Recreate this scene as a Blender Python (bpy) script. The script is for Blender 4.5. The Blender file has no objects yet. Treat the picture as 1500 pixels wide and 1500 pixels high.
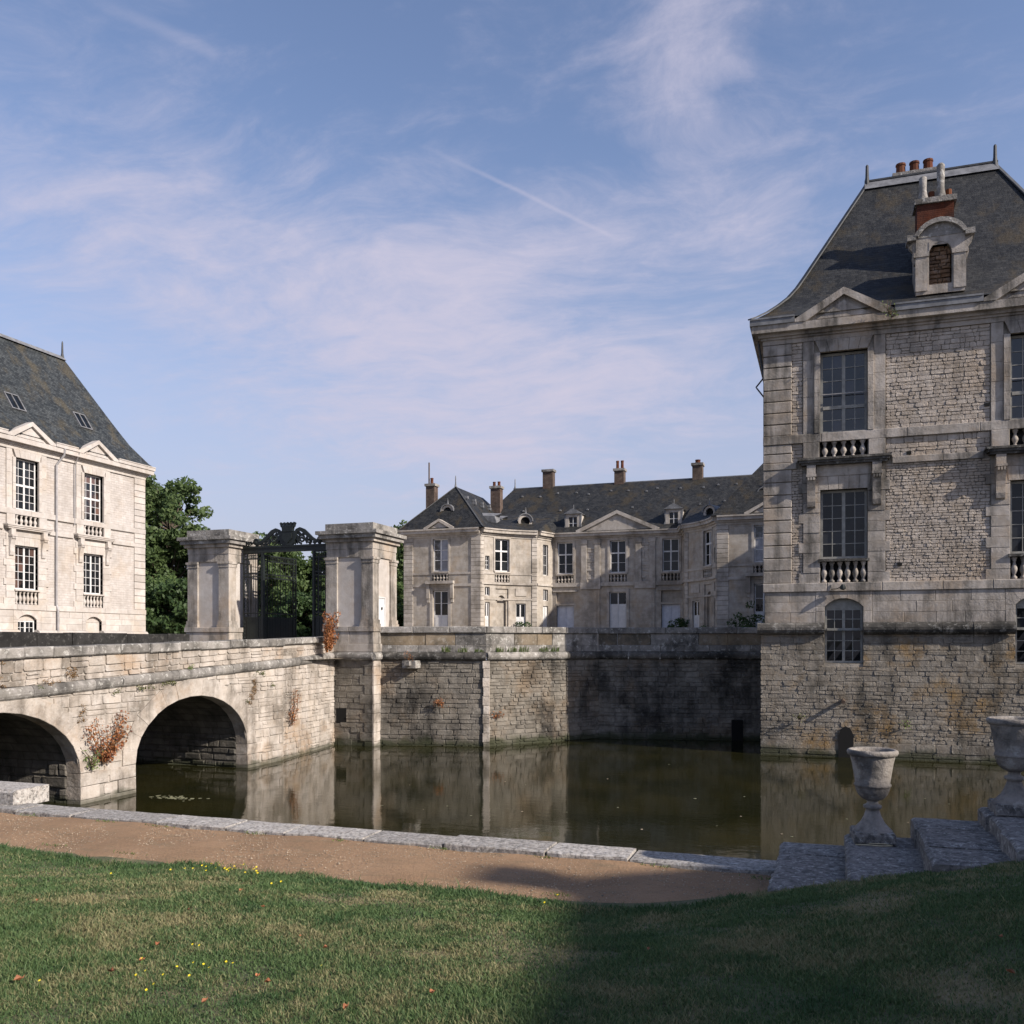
import bpy, math, random
import numpy as np
from mathutils import Vector, Matrix

RN = random.Random(11)
NP = np.random.default_rng(5)
SC = bpy.context.scene
COL = SC.collection

# ---------------------------------------------------------------- camera
TH = math.radians(19.1)
EYE = 4.1
cam_d = bpy.data.cameras.new('camera')
cam = bpy.data.objects.new('camera', cam_d)
COL.objects.link(cam)
cam.location = (0, 0, EYE)
cam.rotation_euler = (math.radians(90), 0, TH)
cam_d.sensor_width = 36.0
cam_d.lens = 36.0 * 1328 / 1500
cam_d.shift_y = (940 - 750) / 1500
cam_d.clip_start = 0.1
cam_d.clip_end = 4000
SC.camera = cam

# ---------------------------------------------------------------- light
SUN = Vector((1.0, -0.22, 0.60)).normalized()
sun_el = math.asin(SUN.z)
sun_az = math.atan2(SUN.x, SUN.y)          # clockwise from +Y
sd = bpy.data.lights.new('sun', 'SUN')
sd.energy = 5.0
sd.angle = math.radians(0.8)
sd.color = (1.0, 0.905, 0.80)
so = bpy.data.objects.new('sun', sd)
COL.objects.link(so)
so.rotation_euler = SUN.to_track_quat('Z', 'Y').to_euler()
so.location = (30, -5, 40)

SC.view_settings.view_transform = 'Standard'
SC.view_settings.look = 'None'
SC.view_settings.exposure = 0.5
SC.view_settings.gamma = 1.0
SC.view_settings.use_curve_mapping = False
SC.render.film_transparent = False
SC.cycles.max_bounces = 5
SC.cycles.use_denoising = True


# ---------------------------------------------------------------- node helper
class NT:
    def __init__(s, tree):
        s.t = tree
        s.n = tree.nodes
        s.l = tree.links

    def node(s, typ, **kw):
        n = s.n.new(typ)
        for k, v in kw.items():
            setattr(n, k, v)
        return n

    def put(s, sock, val):
        if val is None:
            return
        if hasattr(val, 'is_output') or isinstance(val, bpy.types.NodeSocket):
            s.l.new(val, sock)
        else:
            if isinstance(val, (tuple, list)) and len(val) == 3 and sock.type == 'RGBA':
                val = (*val, 1)
            sock.default_value = val

    def math(s, op, a, b=None, c=None, clamp=False):
        n = s.node('ShaderNodeMath', operation=op, use_clamp=clamp)
        s.put(n.inputs[0], a)
        s.put(n.inputs[1], b)
        s.put(n.inputs[2], c)
        return n.outputs[0]

    def vmath(s, op, a, b=None):
        n = s.node('ShaderNodeVectorMath', operation=op)
        s.put(n.inputs[0], a)
        s.put(n.inputs[1], b)
        return n.outputs['Value'] if op in ('DOT_PRODUCT', 'LENGTH', 'DISTANCE') else n.outputs[0]

    def mix(s, f, a, b, blend='MIX'):
        n = s.node('ShaderNodeMix', data_type='RGBA', blend_type=blend)
        n.clamp_factor = True
        s.put(n.inputs[0], f)
        s.put(n.inputs[6], a)
        s.put(n.inputs[7], b)
        return n.outputs[2]

    def noise(s, vec, scale, detail=4.0, rough=0.55, dist=0.0):
        n = s.node('ShaderNodeTexNoise')
        s.put(n.inputs['Vector'], vec)
        n.inputs['Scale'].default_value = scale
        n.inputs['Detail'].default_value = detail
        n.inputs['Roughness'].default_value = rough
        n.inputs['Distortion'].default_value = dist
        return n.outputs['Fac']

    def ramp(s, f, lo, hi, a=0.0, b=1.0, smooth=True):
        n = s.node('ShaderNodeMapRange')
        n.interpolation_type = 'SMOOTHSTEP' if smooth else 'LINEAR'
        s.put(n.inputs[0], f)
        n.inputs[1].default_value = lo
        n.inputs[2].default_value = hi
        n.inputs[3].default_value = a
        n.inputs[4].default_value = b
        return n.outputs[0]

    def sep(s, v):
        n = s.node('ShaderNodeSeparateXYZ')
        s.put(n.inputs[0], v)
        return n.outputs

    def comb(s, x, y, z):
        n = s.node('ShaderNodeCombineXYZ')
        s.put(n.inputs[0], x)
        s.put(n.inputs[1], y)
        s.put(n.inputs[2], z)
        return n.outputs[0]

    def scale(s, v, k):
        return s.vmath('MULTIPLY', v, k)


# ---------------------------------------------------------------- world: clear late-summer sky with thin cirrus
world = bpy.data.worlds.new('World')
SC.world = world
world.use_nodes = True
W = NT(world.node_tree)
W.n.clear()
sky = W.node('ShaderNodeTexSky', sky_type='NISHITA')
sky.sun_disc = False
sky.sun_elevation = sun_el
sky.sun_rotation = sun_az
sky.altitude = 100
sky.air_density = 1.0
sky.dust_density = 0.6
sky.ozone_density = 2.2
tc = W.node('ShaderNodeTexCoord')
dirv = W.vmath('NORMALIZE', tc.outputs['Generated'])
dx, dy, dz = W.sep(dirv)
den = W.math('ADD', W.math('MAXIMUM', dz, 0.0), 0.10)
plx = W.math('DIVIDE', dx, den)
ply = W.math('DIVIDE', dy, den)
pl = W.comb(plx, ply, 0.0)
az = W.math('ADD', W.math('ARCTAN2', dx, dy), TH)      # 0 in the middle of the view
el = W.math('ARCSINE', dz)


def gauss(a, e, sa, se, amp, rot=0.0):
    da = W.math('SUBTRACT', az, a)
    de = W.math('SUBTRACT', el, e)
    cr, sr = math.cos(rot), math.sin(rot)
    p = W.math('ADD', W.math('MULTIPLY', da, cr / sa), W.math('MULTIPLY', de, sr / sa))
    q = W.math('SUBTRACT', W.math('MULTIPLY', de, cr / se), W.math('MULTIPLY', da, sr / se))
    r = W.math('ADD', W.math('MULTIPLY', p, p), W.math('MULTIPLY', q, q))
    return W.math('MULTIPLY', W.math('EXPONENT', W.math('MULTIPLY', r, -1.0)), amp)


guide = None
for g in ((0.175, 0.55, 0.07, 0.16, 0.17, -0.25), (0.33, 0.58, 0.16, 0.14, 0.10, 0.5), (0.03, 0.27, 0.24, 0.10, 0.26, 0.0),
          (-0.28, 0.37, 0.26, 0.09, 0.27, -0.1), (0.02, 0.40, 0.14, 0.05, 0.12, 0.3), (-0.42, 0.62, 0.12, 0.10, 0.03, 0.4),
          (-0.1, 0.22, 0.13, 0.04, 0.16, 0.0), (-0.1, 0.42, 0.14, 0.04, 0.14, 0.0), (0.27, 0.43, 0.07, 0.07, 0.16, 0.0)):
    v = gauss(*g)
    guide = v if guide is None else W.math('ADD', guide, v)
warp = W.node('ShaderNodeTexNoise')
W.put(warp.inputs['Vector'], pl)
warp.inputs['Scale'].default_value = 1.3
warp.inputs['Detail'].default_value = 3
plw = W.vmath('ADD', pl, W.scale(warp.outputs['Color'], (0.55, 0.55, 0)))
n1 = W.noise(W.scale(plw, (1.0, 1.4, 1)), 1.7, 8, 0.6)
n2 = W.noise(W.scale(plw, (1.2, 2.4, 1)), 4.2, 8, 0.62)
n3 = W.noise(plw, 11.0, 6, 0.7)
dens = W.math('ADD', W.math('MULTIPLY', n1, 0.62), W.math('ADD', W.math('MULTIPLY', n2, 0.36), W.math('MULTIPLY', n3, 0.26)))
dens = W.math('ADD', dens, guide)
cl = W.ramp(dens, 0.60, 1.10, 0.0, 0.92)
# two old, thin condensation trails
def trail(p0, p1, wdt, amp):
    import mathutils
    def pl_of(px, py):
        q = (px - 750) / 1328
        c, s_ = math.cos(TH), math.sin(TH)
        d = Vector((q * c - s_, q * s_ + c, (940 - py) / 1328)).normalized()
        return d.x / (d.z + 0.10), d.y / (d.z + 0.10)
    a = pl_of(*p0)
    b = pl_of(*p1)
    L = math.hypot(b[0] - a[0], b[1] - a[1])
    tx, ty = (b[0] - a[0]) / L, (b[1] - a[1]) / L
    al = W.math('ADD', W.math('MULTIPLY', W.math('SUBTRACT', plx, a[0]), tx), W.math('MULTIPLY', W.math('SUBTRACT', ply, a[1]), ty))
    ac = W.math('SUBTRACT', W.math('MULTIPLY', W.math('SUBTRACT', plx, a[0]), ty), W.math('MULTIPLY', W.math('SUBTRACT', ply, a[1]), tx))
    ac = W.math('ADD', ac, W.math('MULTIPLY', W.math('SUBTRACT', W.noise(pl, 6.0, 3), 0.5), wdt * 1.6))
    m = W.ramp(W.math('ABSOLUTE', ac), wdt * 1.5, 0.0, 0.0, 1.0)
    m = W.math('MULTIPLY', m, W.math('MULTIPLY', W.ramp(al, 0, L * 0.5), W.ramp(al, L, L * 0.9)))
    return W.math('MULTIPLY', m, amp)


tr = W.math('ADD', trail((590, 200), (912, 354), 0.007, 0.30), trail((100, -20), (330, 85), 0.014, 0.16))
cl = W.math('MAXIMUM', cl, W.math('ADD', cl, W.math('MULTIPLY', tr, W.math('SUBTRACT', 1.0, cl))))
cl = W.math('MULTIPLY', cl, W.ramp(dz, -0.02, 0.03))
skc = W.mix(1.0, sky.outputs[0], (1.22, 1.08, 1.10), 'MULTIPLY')
hz = W.ramp(dz, 0.52, 0.0, 0.0, 0.88)
skc = W.mix(hz, skc, (2.95, 3.05, 3.95))
skc = W.mix(cl, skc, (4.0, 3.8, 4.65))
bg = W.node('ShaderNodeBackground')
W.put(bg.inputs[0], skc)
bg.inputs[1].default_value = 0.112
wo = W.node('ShaderNodeOutputWorld')
W.l.new(bg.outputs[0], wo.inputs[0])


# ================================================================ materials
MT = {}


def new_mat(name):
    m = bpy.data.materials.new(name)
    m.use_nodes = True
    t = NT(m.node_tree)
    b = t.n['Principled BSDF']
    MT[name] = m
    return m, t, b


def posn(t):
    g = t.node('ShaderNodeNewGeometry')
    return g.outputs['Position'], g.outputs['Normal']


def rnd_attr(t):
    a = t.node('ShaderNodeAttribute', attribute_name='rnd')
    return a.outputs['Fac']


def bump(t, b, h, strength, dist=0.02):
    n = t.node('ShaderNodeBump')
    n.inputs['Strength'].default_value = strength
    n.inputs['Distance'].default_value = dist
    t.put(n.inputs['Height'], h)
    t.l.new(n.outputs[0], b.inputs['Normal'])


def wall_uv(t, p, nrm):
    """coordinates that run along the wall or roof slope: (horizontal, height)"""
    x, y, z = t.sep(p)
    nx, ny, nz = t.sep(nrm)
    k = t.math('GREATER_THAN', t.math('ABSOLUTE', nx), t.math('ABSOLUTE', ny))
    h = t.math('ADD', t.math('MULTIPLY', y, k), t.math('MULTIPLY', x, t.math('SUBTRACT', 1.0, k)))
    return t.comb(h, z, 0.0)


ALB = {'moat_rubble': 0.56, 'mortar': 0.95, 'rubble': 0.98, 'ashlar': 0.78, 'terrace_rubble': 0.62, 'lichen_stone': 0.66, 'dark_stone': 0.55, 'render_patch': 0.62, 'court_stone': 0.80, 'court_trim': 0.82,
       'pale_rubble': 0.73, 'pale_ashlar': 0.73, 'bridge_stone': 0.80, 'pale_mortar': 0.78, 'urn_stone': 0.60, 'brick_chimney': 0.30, 'clay_pot': 0.28, 'black_stone': 0.4, 'step_stone': 0.72}


def stone_mat(name, ca, cb, dirt=(0.10, 0.095, 0.085), dirt_amt=0.5, vary=0.45, bmp=0.5, algae=None, lichen=0.0,
              warm=None, warm_amt=0.0, courses=None, rough=0.9, streak=0.5, dirt_scale=0.55, fine=1.0):
    k_ = ALB.get(name, 0.76)
    tn = (0.99, 1.0, 1.03)
    ca, cb, dirt = [tuple(v * k_ * n_ for v, n_ in zip(q, tn)) for q in (ca, cb, dirt)]
    warm = tuple(v * k_ for v in warm) if warm else None
    m, t, b = new_mat(name)
    p, nrm = posn(t)
    x, y, z = t.sep(p)
    nf = t.noise(p, 3.2 * fine, 5, 0.6)
    c = t.mix(t.ramp(nf, 0.3, 0.72), ca, cb)
    # wide tonal patches, per-stone tint
    r = rnd_attr(t)
    val = t.math('ADD', 1.0 - vary / 2, t.math('MULTIPLY', r, vary))
    hs = t.node('ShaderNodeHueSaturation')
    t.put(hs.inputs['Color'], c)
    t.put(hs.inputs['Value'], val)
    t.put(hs.inputs['Saturation'], t.math('ADD', 0.75, t.math('MULTIPLY', t.noise(p, 1.1, 2), 0.6)))
    c = hs.outputs[0]
    if warm is not None:
        wm = t.ramp(t.noise(t.vmath('ADD', p, (13.1, 4.2, 7.7)), 0.5, 6, 0.65), 0.50, 0.68, 0.0, warm_amt)
        c = t.mix(wm, c, warm)
    big = t.noise(t.vmath('ADD', p, (3.3, 9.1, 1.7)), dirt_scale, 6, 0.66)
    stk = t.noise(t.scale(p, (2.6, 2.6, 0.28)), 1.0, 5, 0.6)
    dm = t.math('ADD', t.math('MULTIPLY', big, 1.0 - streak * 0.5), t.math('MULTIPLY', stk, streak * 0.5))
    dmask = t.ramp(dm, 0.44, 0.64, 0.0, dirt_amt)
    c = t.mix(dmask, c, dirt)
    spots = t.ramp(t.noise(p, 9.0 * fine, 5, 0.7), 0.60, 0.72, 0.0, 0.45 * dirt_amt + lichen * 0.3)
    c = t.mix(spots, c, dirt)
    if lichen:
        lm = t.ramp(t.noise(p, 5.5 * fine, 6, 0.72), 0.54, 0.63, 0.0, lichen)
        c = t.mix(lm, c, (0.56, 0.55, 0.51))
    if courses:
        bw, bh, mort = courses[:3]
        k1, k2, k3 = courses[3:] if len(courses) > 3 else (0.78, 1.1, 0.61)
        uv = wall_uv(t, p, nrm)
        br = t.node('ShaderNodeTexBrick')
        wv = t.node('ShaderNodeTexNoise')
        t.put(wv.inputs['Vector'], p)
        wv.inputs['Scale'].default_value = 2.5
        t.put(br.inputs['Vector'], t.vmath('ADD', uv, t.scale(wv.outputs['Color'], (0.09, 0.07, 0))))
        br.inputs['Scale'].default_value = 1.0
        br.inputs['Brick Width'].default_value = bw
        br.inputs['Row Height'].default_value = bh
        br.inputs['Mortar Size'].default_value = mort
        br.inputs['Mortar Smooth'].default_value = 0.4
        br.inputs['Color1'].default_value = (k1, k1, k1, 1)
        br.inputs['Color2'].default_value = (k2, k2, k2, 1)
        br.inputs['Mortar'].default_value = (k3, k3 * 0.98, k3 * 0.95, 1)
        c = t.mix(0.85, c, t.mix(1.0, c, br.outputs['Color'], 'MULTIPLY'))
    if algae:
        zt, amt = algae
        zz = t.math('SUBTRACT', z, t.math('MULTIPLY', t.math('SUBTRACT', t.noise(p, 1.6, 5), 0.5), zt * 2.2))
        c = t.mix(t.ramp(zz, zt, 0.05, 0.0, amt), c, (0.035, 0.04, 0.02))
    t.put(b.inputs['Base Color'], c)
    b.inputs['Roughness'].default_value = rough
    b.inputs['Specular IOR Level'].default_value = 0.25
    h = t.math('ADD', t.noise(p, 16.0, 5, 0.7), t.math('MULTIPLY', t.noise(p, 4.5, 4), 0.8))
    if courses:
        h = t.math('ADD', h, t.math('MULTIPLY', br.outputs['Fac'], -1.2))
    bump(t, b, h, bmp, 0.03)
    return m


# the château's pale limestone in its several states
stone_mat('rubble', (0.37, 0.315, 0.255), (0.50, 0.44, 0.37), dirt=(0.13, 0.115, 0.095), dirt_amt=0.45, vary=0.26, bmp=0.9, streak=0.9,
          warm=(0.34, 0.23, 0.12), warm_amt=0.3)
stone_mat('moat_rubble', (0.34, 0.295, 0.235), (0.47, 0.42, 0.345), dirt=(0.085, 0.078, 0.062), dirt_amt=0.8, vary=0.26, bmp=1.0, streak=0.8,
          algae=(0.42, 0.9), warm=(0.40, 0.23, 0.06), warm_amt=0.8, lichen=0.15)
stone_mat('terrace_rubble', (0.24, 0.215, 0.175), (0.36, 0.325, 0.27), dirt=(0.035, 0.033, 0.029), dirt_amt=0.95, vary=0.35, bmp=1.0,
          algae=(0.42, 0.9), warm=(0.26, 0.15, 0.06), warm_amt=0.4, lichen=0.10, dirt_scale=0.45)  # dirt-blackened stone, also darkened for the shade on the far stretch
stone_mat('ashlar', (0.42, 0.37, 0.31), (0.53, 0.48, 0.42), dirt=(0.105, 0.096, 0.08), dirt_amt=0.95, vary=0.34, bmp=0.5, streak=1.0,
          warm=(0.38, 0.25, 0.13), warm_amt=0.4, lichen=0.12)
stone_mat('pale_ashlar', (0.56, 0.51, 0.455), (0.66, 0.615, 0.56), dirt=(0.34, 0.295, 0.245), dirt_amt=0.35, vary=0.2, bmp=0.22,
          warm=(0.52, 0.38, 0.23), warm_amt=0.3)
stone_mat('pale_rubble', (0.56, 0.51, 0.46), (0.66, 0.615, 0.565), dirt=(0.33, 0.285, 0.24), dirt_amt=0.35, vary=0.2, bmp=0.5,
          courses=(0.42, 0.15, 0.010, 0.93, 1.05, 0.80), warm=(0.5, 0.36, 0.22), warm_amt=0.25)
stone_mat('bridge_stone', (0.49, 0.43, 0.36), (0.60, 0.54, 0.47), dirt=(0.17, 0.145, 0.115), dirt_amt=0.9, vary=0.24, bmp=0.9,
          algae=(0.22, 0.7), warm=(0.36, 0.21, 0.09), warm_amt=0.5, lichen=0.2, streak=0.7, dirt_scale=0.8)
stone_mat('lichen_stone', (0.30, 0.28, 0.245), (0.46, 0.43, 0.39), dirt=(0.065, 0.062, 0.055), dirt_amt=0.85, vary=0.5, bmp=0.9,
          lichen=0.55, dirt_scale=0.9)
stone_mat('dark_stone', (0.12, 0.112, 0.098), (0.25, 0.23, 0.20), dirt=(0.03, 0.03, 0.027), dirt_amt=0.9, vary=0.5, bmp=0.8, lichen=0.25)
stone_mat('court_stone', (0.43, 0.38, 0.315), (0.55, 0.50, 0.43), dirt=(0.17, 0.148, 0.118), dirt_amt=0.6, vary=0.25, bmp=0.25,
          warm=(0.40, 0.27, 0.14), warm_amt=0.4, courses=(0.9, 0.34, 0.006, 0.92, 1.05, 0.75))
stone_mat('court_trim', (0.44, 0.395, 0.335), (0.57, 0.52, 0.455), dirt=(0.15, 0.125, 0.095), dirt_amt=0.65, vary=0.25, bmp=0.25)
stone_mat('render_patch', (0.30, 0.235, 0.16), (0.42, 0.34, 0.24), dirt=(0.09, 0.085, 0.07), dirt_amt=0.85, vary=0.3, bmp=0.5, lichen=0.2)
stone_mat('mortar', (0.26, 0.23, 0.185), (0.36, 0.32, 0.265), dirt=(0.09, 0.08, 0.066), dirt_amt=0.7, vary=0.0, bmp=0.8, algae=(0.3, 0.8))
stone_mat('pale_mortar', (0.46, 0.41, 0.345), (0.55, 0.50, 0.435), dirt=(0.18, 0.155, 0.125), dirt_amt=0.6, vary=0.0, bmp=0.7, algae=(0.2, 0.8))
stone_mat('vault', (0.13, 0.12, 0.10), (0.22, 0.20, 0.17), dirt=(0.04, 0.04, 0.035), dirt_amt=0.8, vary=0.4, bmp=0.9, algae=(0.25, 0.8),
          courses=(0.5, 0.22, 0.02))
stone_mat('kerb_stone', (0.40, 0.365, 0.32), (0.56, 0.525, 0.475), dirt=(0.10, 0.094, 0.085), dirt_amt=0.75, vary=0.35, bmp=0.7,
          lichen=0.55, dirt_scale=24.0, streak=0.0, fine=4.0)
stone_mat('step_stone', (0.22, 0.205, 0.185), (0.36, 0.335, 0.305), dirt=(0.07, 0.068, 0.064), dirt_amt=0.75, vary=0.3, bmp=0.7,
          lichen=0.5, dirt_scale=20.0, streak=0.0, fine=4.0)
stone_mat('urn_stone', (0.40, 0.355, 0.30), (0.52, 0.465, 0.405), dirt=(0.13, 0.122, 0.112), dirt_amt=0.85, vary=0.2, bmp=0.8, lichen=0.3,
          dirt_scale=6.0, streak=0.9)
stone_mat('brick_chimney', (0.26, 0.085, 0.05), (0.36, 0.14, 0.085), dirt=(0.06, 0.045, 0.04), dirt_amt=0.75, vary=0.4, bmp=0.4,
          courses=(0.23, 0.075, 0.012), streak=1.0, dirt_scale=1.0)
stone_mat('old_brick', (0.13, 0.09, 0.07), (0.20, 0.15, 0.12), dirt=(0.07, 0.06, 0.05), dirt_amt=0.7, vary=0.3, bmp=0.4,
          courses=(0.23, 0.075, 0.012), streak=1.0, dirt_scale=1.0)
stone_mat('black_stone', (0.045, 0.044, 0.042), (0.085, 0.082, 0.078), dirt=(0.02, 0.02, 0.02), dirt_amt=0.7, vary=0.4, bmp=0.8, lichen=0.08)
stone_mat('ochre_infill', (0.24, 0.14, 0.08), (0.36, 0.23, 0.14), dirt=(0.10, 0.065, 0.045), dirt_amt=0.7, vary=0.5, bmp=0.7, lichen=0.15, dirt_scale=2.5)
stone_mat('clay_pot', (0.33, 0.11, 0.06), (0.44, 0.19, 0.11), dirt=(0.10, 0.06, 0.045), dirt_amt=0.6, vary=0.3, bmp=0.2)


def slate_mat(name, ca, cb, moss, moss_amt):
    m, t, b = new_mat(name)
    p, nrm = posn(t)
    x, y, z = t.sep(p)
    uv = wall_uv(t, p, nrm)
    br = t.node('ShaderNodeTexBrick')
    t.put(br.inputs['Vector'], uv)
    br.inputs['Scale'].default_value = 1.0
    br.inputs['Brick Width'].default_value = 0.21
    br.inputs['Row Height'].default_value = 0.12
    br.inputs['Mortar Size'].default_value = 0.006
    br.inputs['Color1'].default_value = (0.5, 0.5, 0.5, 1)
    br.inputs['Color2'].default_value = (1.5, 1.45, 1.38, 1)
    br.inputs['Mortar'].default_value = (0.35, 0.35, 0.35, 1)
    c = t.mix(t.ramp(t.noise(p, 0.9, 6, 0.65), 0.3, 0.7), ca, cb)
    c = t.mix(1.0, c, br.outputs['Color'], 'MULTIPLY')
    st = t.noise(t.scale(p, (1.0, 1.0, 0.16)), 0.9, 6, 0.62)
    c = t.mix(t.ramp(st, 0.50, 0.66, 0.0, moss_amt), c, moss)
    pale = t.ramp(t.noise(t.scale(p, (1.6, 1.6, 0.22)), 1.3, 6, 0.7), 0.60, 0.75, 0.0, 0.4)
    c = t.mix(pale, c, (0.11, 0.105, 0.095))
    sp = t.ramp(t.noise(p, 7.0, 5, 0.75), 0.66, 0.75, 0.0, 0.5)
    c = t.mix(sp, c, (0.16, 0.15, 0.13))
    t.put(b.inputs['Base Color'], c)
    b.inputs['Roughness'].default_value = 0.62
    b.inputs['Specular IOR Level'].default_value = 0.35
    saw = t.math('FRACT', t.math('DIVIDE', z, 0.12))
    h = t.math('ADD', t.math('MULTIPLY', br.outputs['Fac'], -0.6), t.math('SUBTRACT', t.noise(p, 8.0, 5), t.math('MULTIPLY', saw, 0.7)))
    bump(t, b, h, 0.9, 0.04)


slate_mat('slate', (0.014, 0.0155, 0.017), (0.025, 0.026, 0.026), (0.046, 0.035, 0.018), 0.75)
slate_mat('slate_blue', (0.030, 0.036, 0.040), (0.046, 0.052, 0.055), (0.088, 0.072, 0.042), 0.6)


def plain(name, col, rough=0.6, metal=0.0, noise_amt=0.25, nscale=6.0, bmp=0.1, spec=0.4, vary=0.0):
    m, t, b = new_mat(name)
    p, nrm = posn(t)
    k = t.ramp(t.noise(p, nscale, 5, 0.6), 0.25, 0.75, 1.0 - noise_amt, 1.0 + noise_amt * 0.6)
    if vary:
        k = t.math('MULTIPLY', k, t.math('ADD', 1.0 - vary / 2, t.math('MULTIPLY', rnd_attr(t), vary)))
    hs = t.node('ShaderNodeHueSaturation')
    hs.inputs['Color'].default_value = (*col, 1)
    t.put(hs.inputs['Value'], k)
    t.put(b.inputs['Base Color'], hs.outputs[0])
    b.inputs['Roughness'].default_value = rough
    b.inputs['Metallic'].default_value = metal
    b.inputs['Specular IOR Level'].default_value = spec
    if bmp:
        bump(t, b, t.noise(p, nscale * 3, 5), bmp, 0.01)
    return m


plain('lead', (0.17, 0.173, 0.18), 0.6, 0.0, 0.4, 3.0)
plain('dark_lead', (0.05, 0.053, 0.056), 0.6, 0.0, 0.4, 3.0)
plain('grey_wood', (0.27, 0.265, 0.24), 0.65, 0.0, 0.3, 5.0)
plain('white_wood', (0.58, 0.575, 0.57), 0.55, 0.0, 0.12, 4.0)
plain('pale_blue_wood', (0.50, 0.52, 0.58), 0.55, 0.0, 0.15, 4.0)
plain('black_iron', (0.012, 0.016, 0.015), 0.45, 0.0, 0.4, 12.0)
plain('bare_iron', (0.30, 0.235, 0.14), 0.6, 0.0, 0.4, 12.0)
plain('zinc_pipe', (0.34, 0.33, 0.33), 0.45, 0.3, 0.2, 4.0)
plain('void', (0.004, 0.004, 0.004), 0.9, 0.0, 0.0, 1.0, 0.0)
plain('bark', (0.075, 0.058, 0.042), 0.95, 0.0, 0.5, 3.0, 0.8)
plain('twig', (0.10, 0.065, 0.04), 0.9, 0.0, 0.4, 9.0, 0.3)
plain('dead_leaf', (0.33, 0.125, 0.055), 0.7, 0.0, 0.4, 30.0, 0.3, vary=0.7)
plain('yellow_petal', (0.80, 0.62, 0.02), 0.6, 0.0, 0.15, 30.0, 0.0)
plain('flower_stem', (0.09, 0.15, 0.03), 0.7, 0.0, 0.3, 20.0, 0.0)
plain('pebble', (0.36, 0.29, 0.21), 0.85, 0.0, 0.35, 20.0, 0.2, vary=0.9)
plain('scum', (0.20, 0.20, 0.12), 0.5, 0.0, 0.4, 20.0, 0.2)
plain('rust_pipe', (0.10, 0.07, 0.05), 0.7, 0.0, 0.4, 10.0, 0.3)
plain('dry_stalk', (0.42, 0.36, 0.24), 0.8, 0.0, 0.3, 20.0, 0.1)
plain('soil', (0.14, 0.105, 0.07), 0.95, 0.0, 0.4, 2.0, 0.6)
plain('court_gravel', (0.36, 0.31, 0.24), 0.95, 0.0, 0.3, 1.0, 0.5)


def glass_mat(name, tint, rough=0.06, ior=1.75):
    m, t, b = new_mat(name)
    p, nrm = posn(t)
    r = rnd_attr(t)
    c = t.mix(t.ramp(r, 0.55, 1.0, 0.0, 0.8), (0.006, 0.007, 0.008), tint)
    c = t.mix(t.ramp(t.noise(p, 1.5, 4), 0.45, 0.7, 0.0, 0.35), c, tint)
    t.put(b.inputs['Base Color'], c)
    b.inputs['Roughness'].default_value = rough
    b.inputs['IOR'].default_value = ior
    bump(t, b, t.noise(p, 3.0, 2), 0.12, 0.02)


glass_mat('glass', (0.028, 0.031, 0.036), 0.06, 1.4)
glass_mat('sky_glass', (0.035, 0.036, 0.046), 0.09, 1.65)
glass_mat('warm_glass', (0.16, 0.09, 0.07))
glass_mat('pale_glass', (0.42, 0.44, 0.52), 0.15, 1.6)


def foliage(name, ca, cb, trans=0.25, rough=0.55, attr=True):
    m, t, b = new_mat(name)
    p, nrm = posn(t)
    k = rnd_attr(t)
    c = t.mix(k, ca, cb)
    c = t.mix(t.ramp(t.noise(p, 0.5, 3), 0.35, 0.65, 0.0, 0.4), c, t.mix(0.5, ca, cb))
    t.put(b.inputs['Base Color'], c)
    b.inputs['Roughness'].default_value = rough
    b.inputs['Specular IOR Level'].default_value = 0.3
    tr_ = t.node('ShaderNodeBsdfTranslucent')
    t.put(tr_.inputs[0], c)
    mx = t.node('ShaderNodeMixShader')
    mx.inputs[0].default_value = trans
    t.l.new(b.outputs[0], mx.inputs[1])
    t.l.new(tr_.outputs[0], mx.inputs[2])
    t.l.new(mx.outputs[0], t.n['Material Output'].inputs[0])


foliage('oak_leaf', (0.058, 0.102, 0.036), (0.15, 0.205, 0.078), 0.45)
foliage('dark_leaf', (0.030, 0.060, 0.022), (0.078, 0.125, 0.042), 0.35)
foliage('young_leaf', (0.066, 0.115, 0.036), (0.155, 0.215, 0.075), 0.45)
foliage('red_leaf', (0.11, 0.020, 0.014), (0.44, 0.20, 0.07), 0.2)
foliage('dry_leaf', (0.10, 0.055, 0.022), (0.26, 0.16, 0.07), 0.1)
foliage('moss_leaf', (0.055, 0.075, 0.018), (0.13, 0.13, 0.045), 0.1)
foliage('weed_leaf', (0.07, 0.12, 0.03), (0.20, 0.24, 0.08), 0.2)

# grass blades: green and straw, in drifts
m, t, b = new_mat('grass_blade')
p, nrm = posn(t)
r = rnd_attr(t)
drift = t.noise(t.scale(p, (1, 1, 0)), 1.25, 6, 0.68)
c = t.mix(r, (0.044, 0.092, 0.032), (0.130, 0.190, 0.072))
dry = t.ramp(t.math('ADD', drift, t.math('MULTIPLY', t.math('SUBTRACT', r, 0.5), 0.30)), 0.46, 0.66, 0.0, 0.85)
c = t.mix(dry, c, (0.29, 0.25, 0.135))
clov = t.ramp(t.noise(t.vmath('ADD', t.scale(p, (1, 1, 0)), (7.3, 2.1, 0)), 1.6, 5, 0.6), 0.56, 0.68, 0.0, 0.75)
c = t.mix(clov, c, (0.035, 0.085, 0.030))
t.put(b.inputs['Base Color'], c)
b.inputs['Roughness'].default_value = 0.6
b.inputs['Specular IOR Level'].default_value = 0.25
tr_ = t.node('ShaderNodeBsdfTranslucent')
t.put(tr_.inputs[0], c)
mx = t.node('ShaderNodeMixShader')
mx.inputs[0].default_value = 0.25
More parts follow.
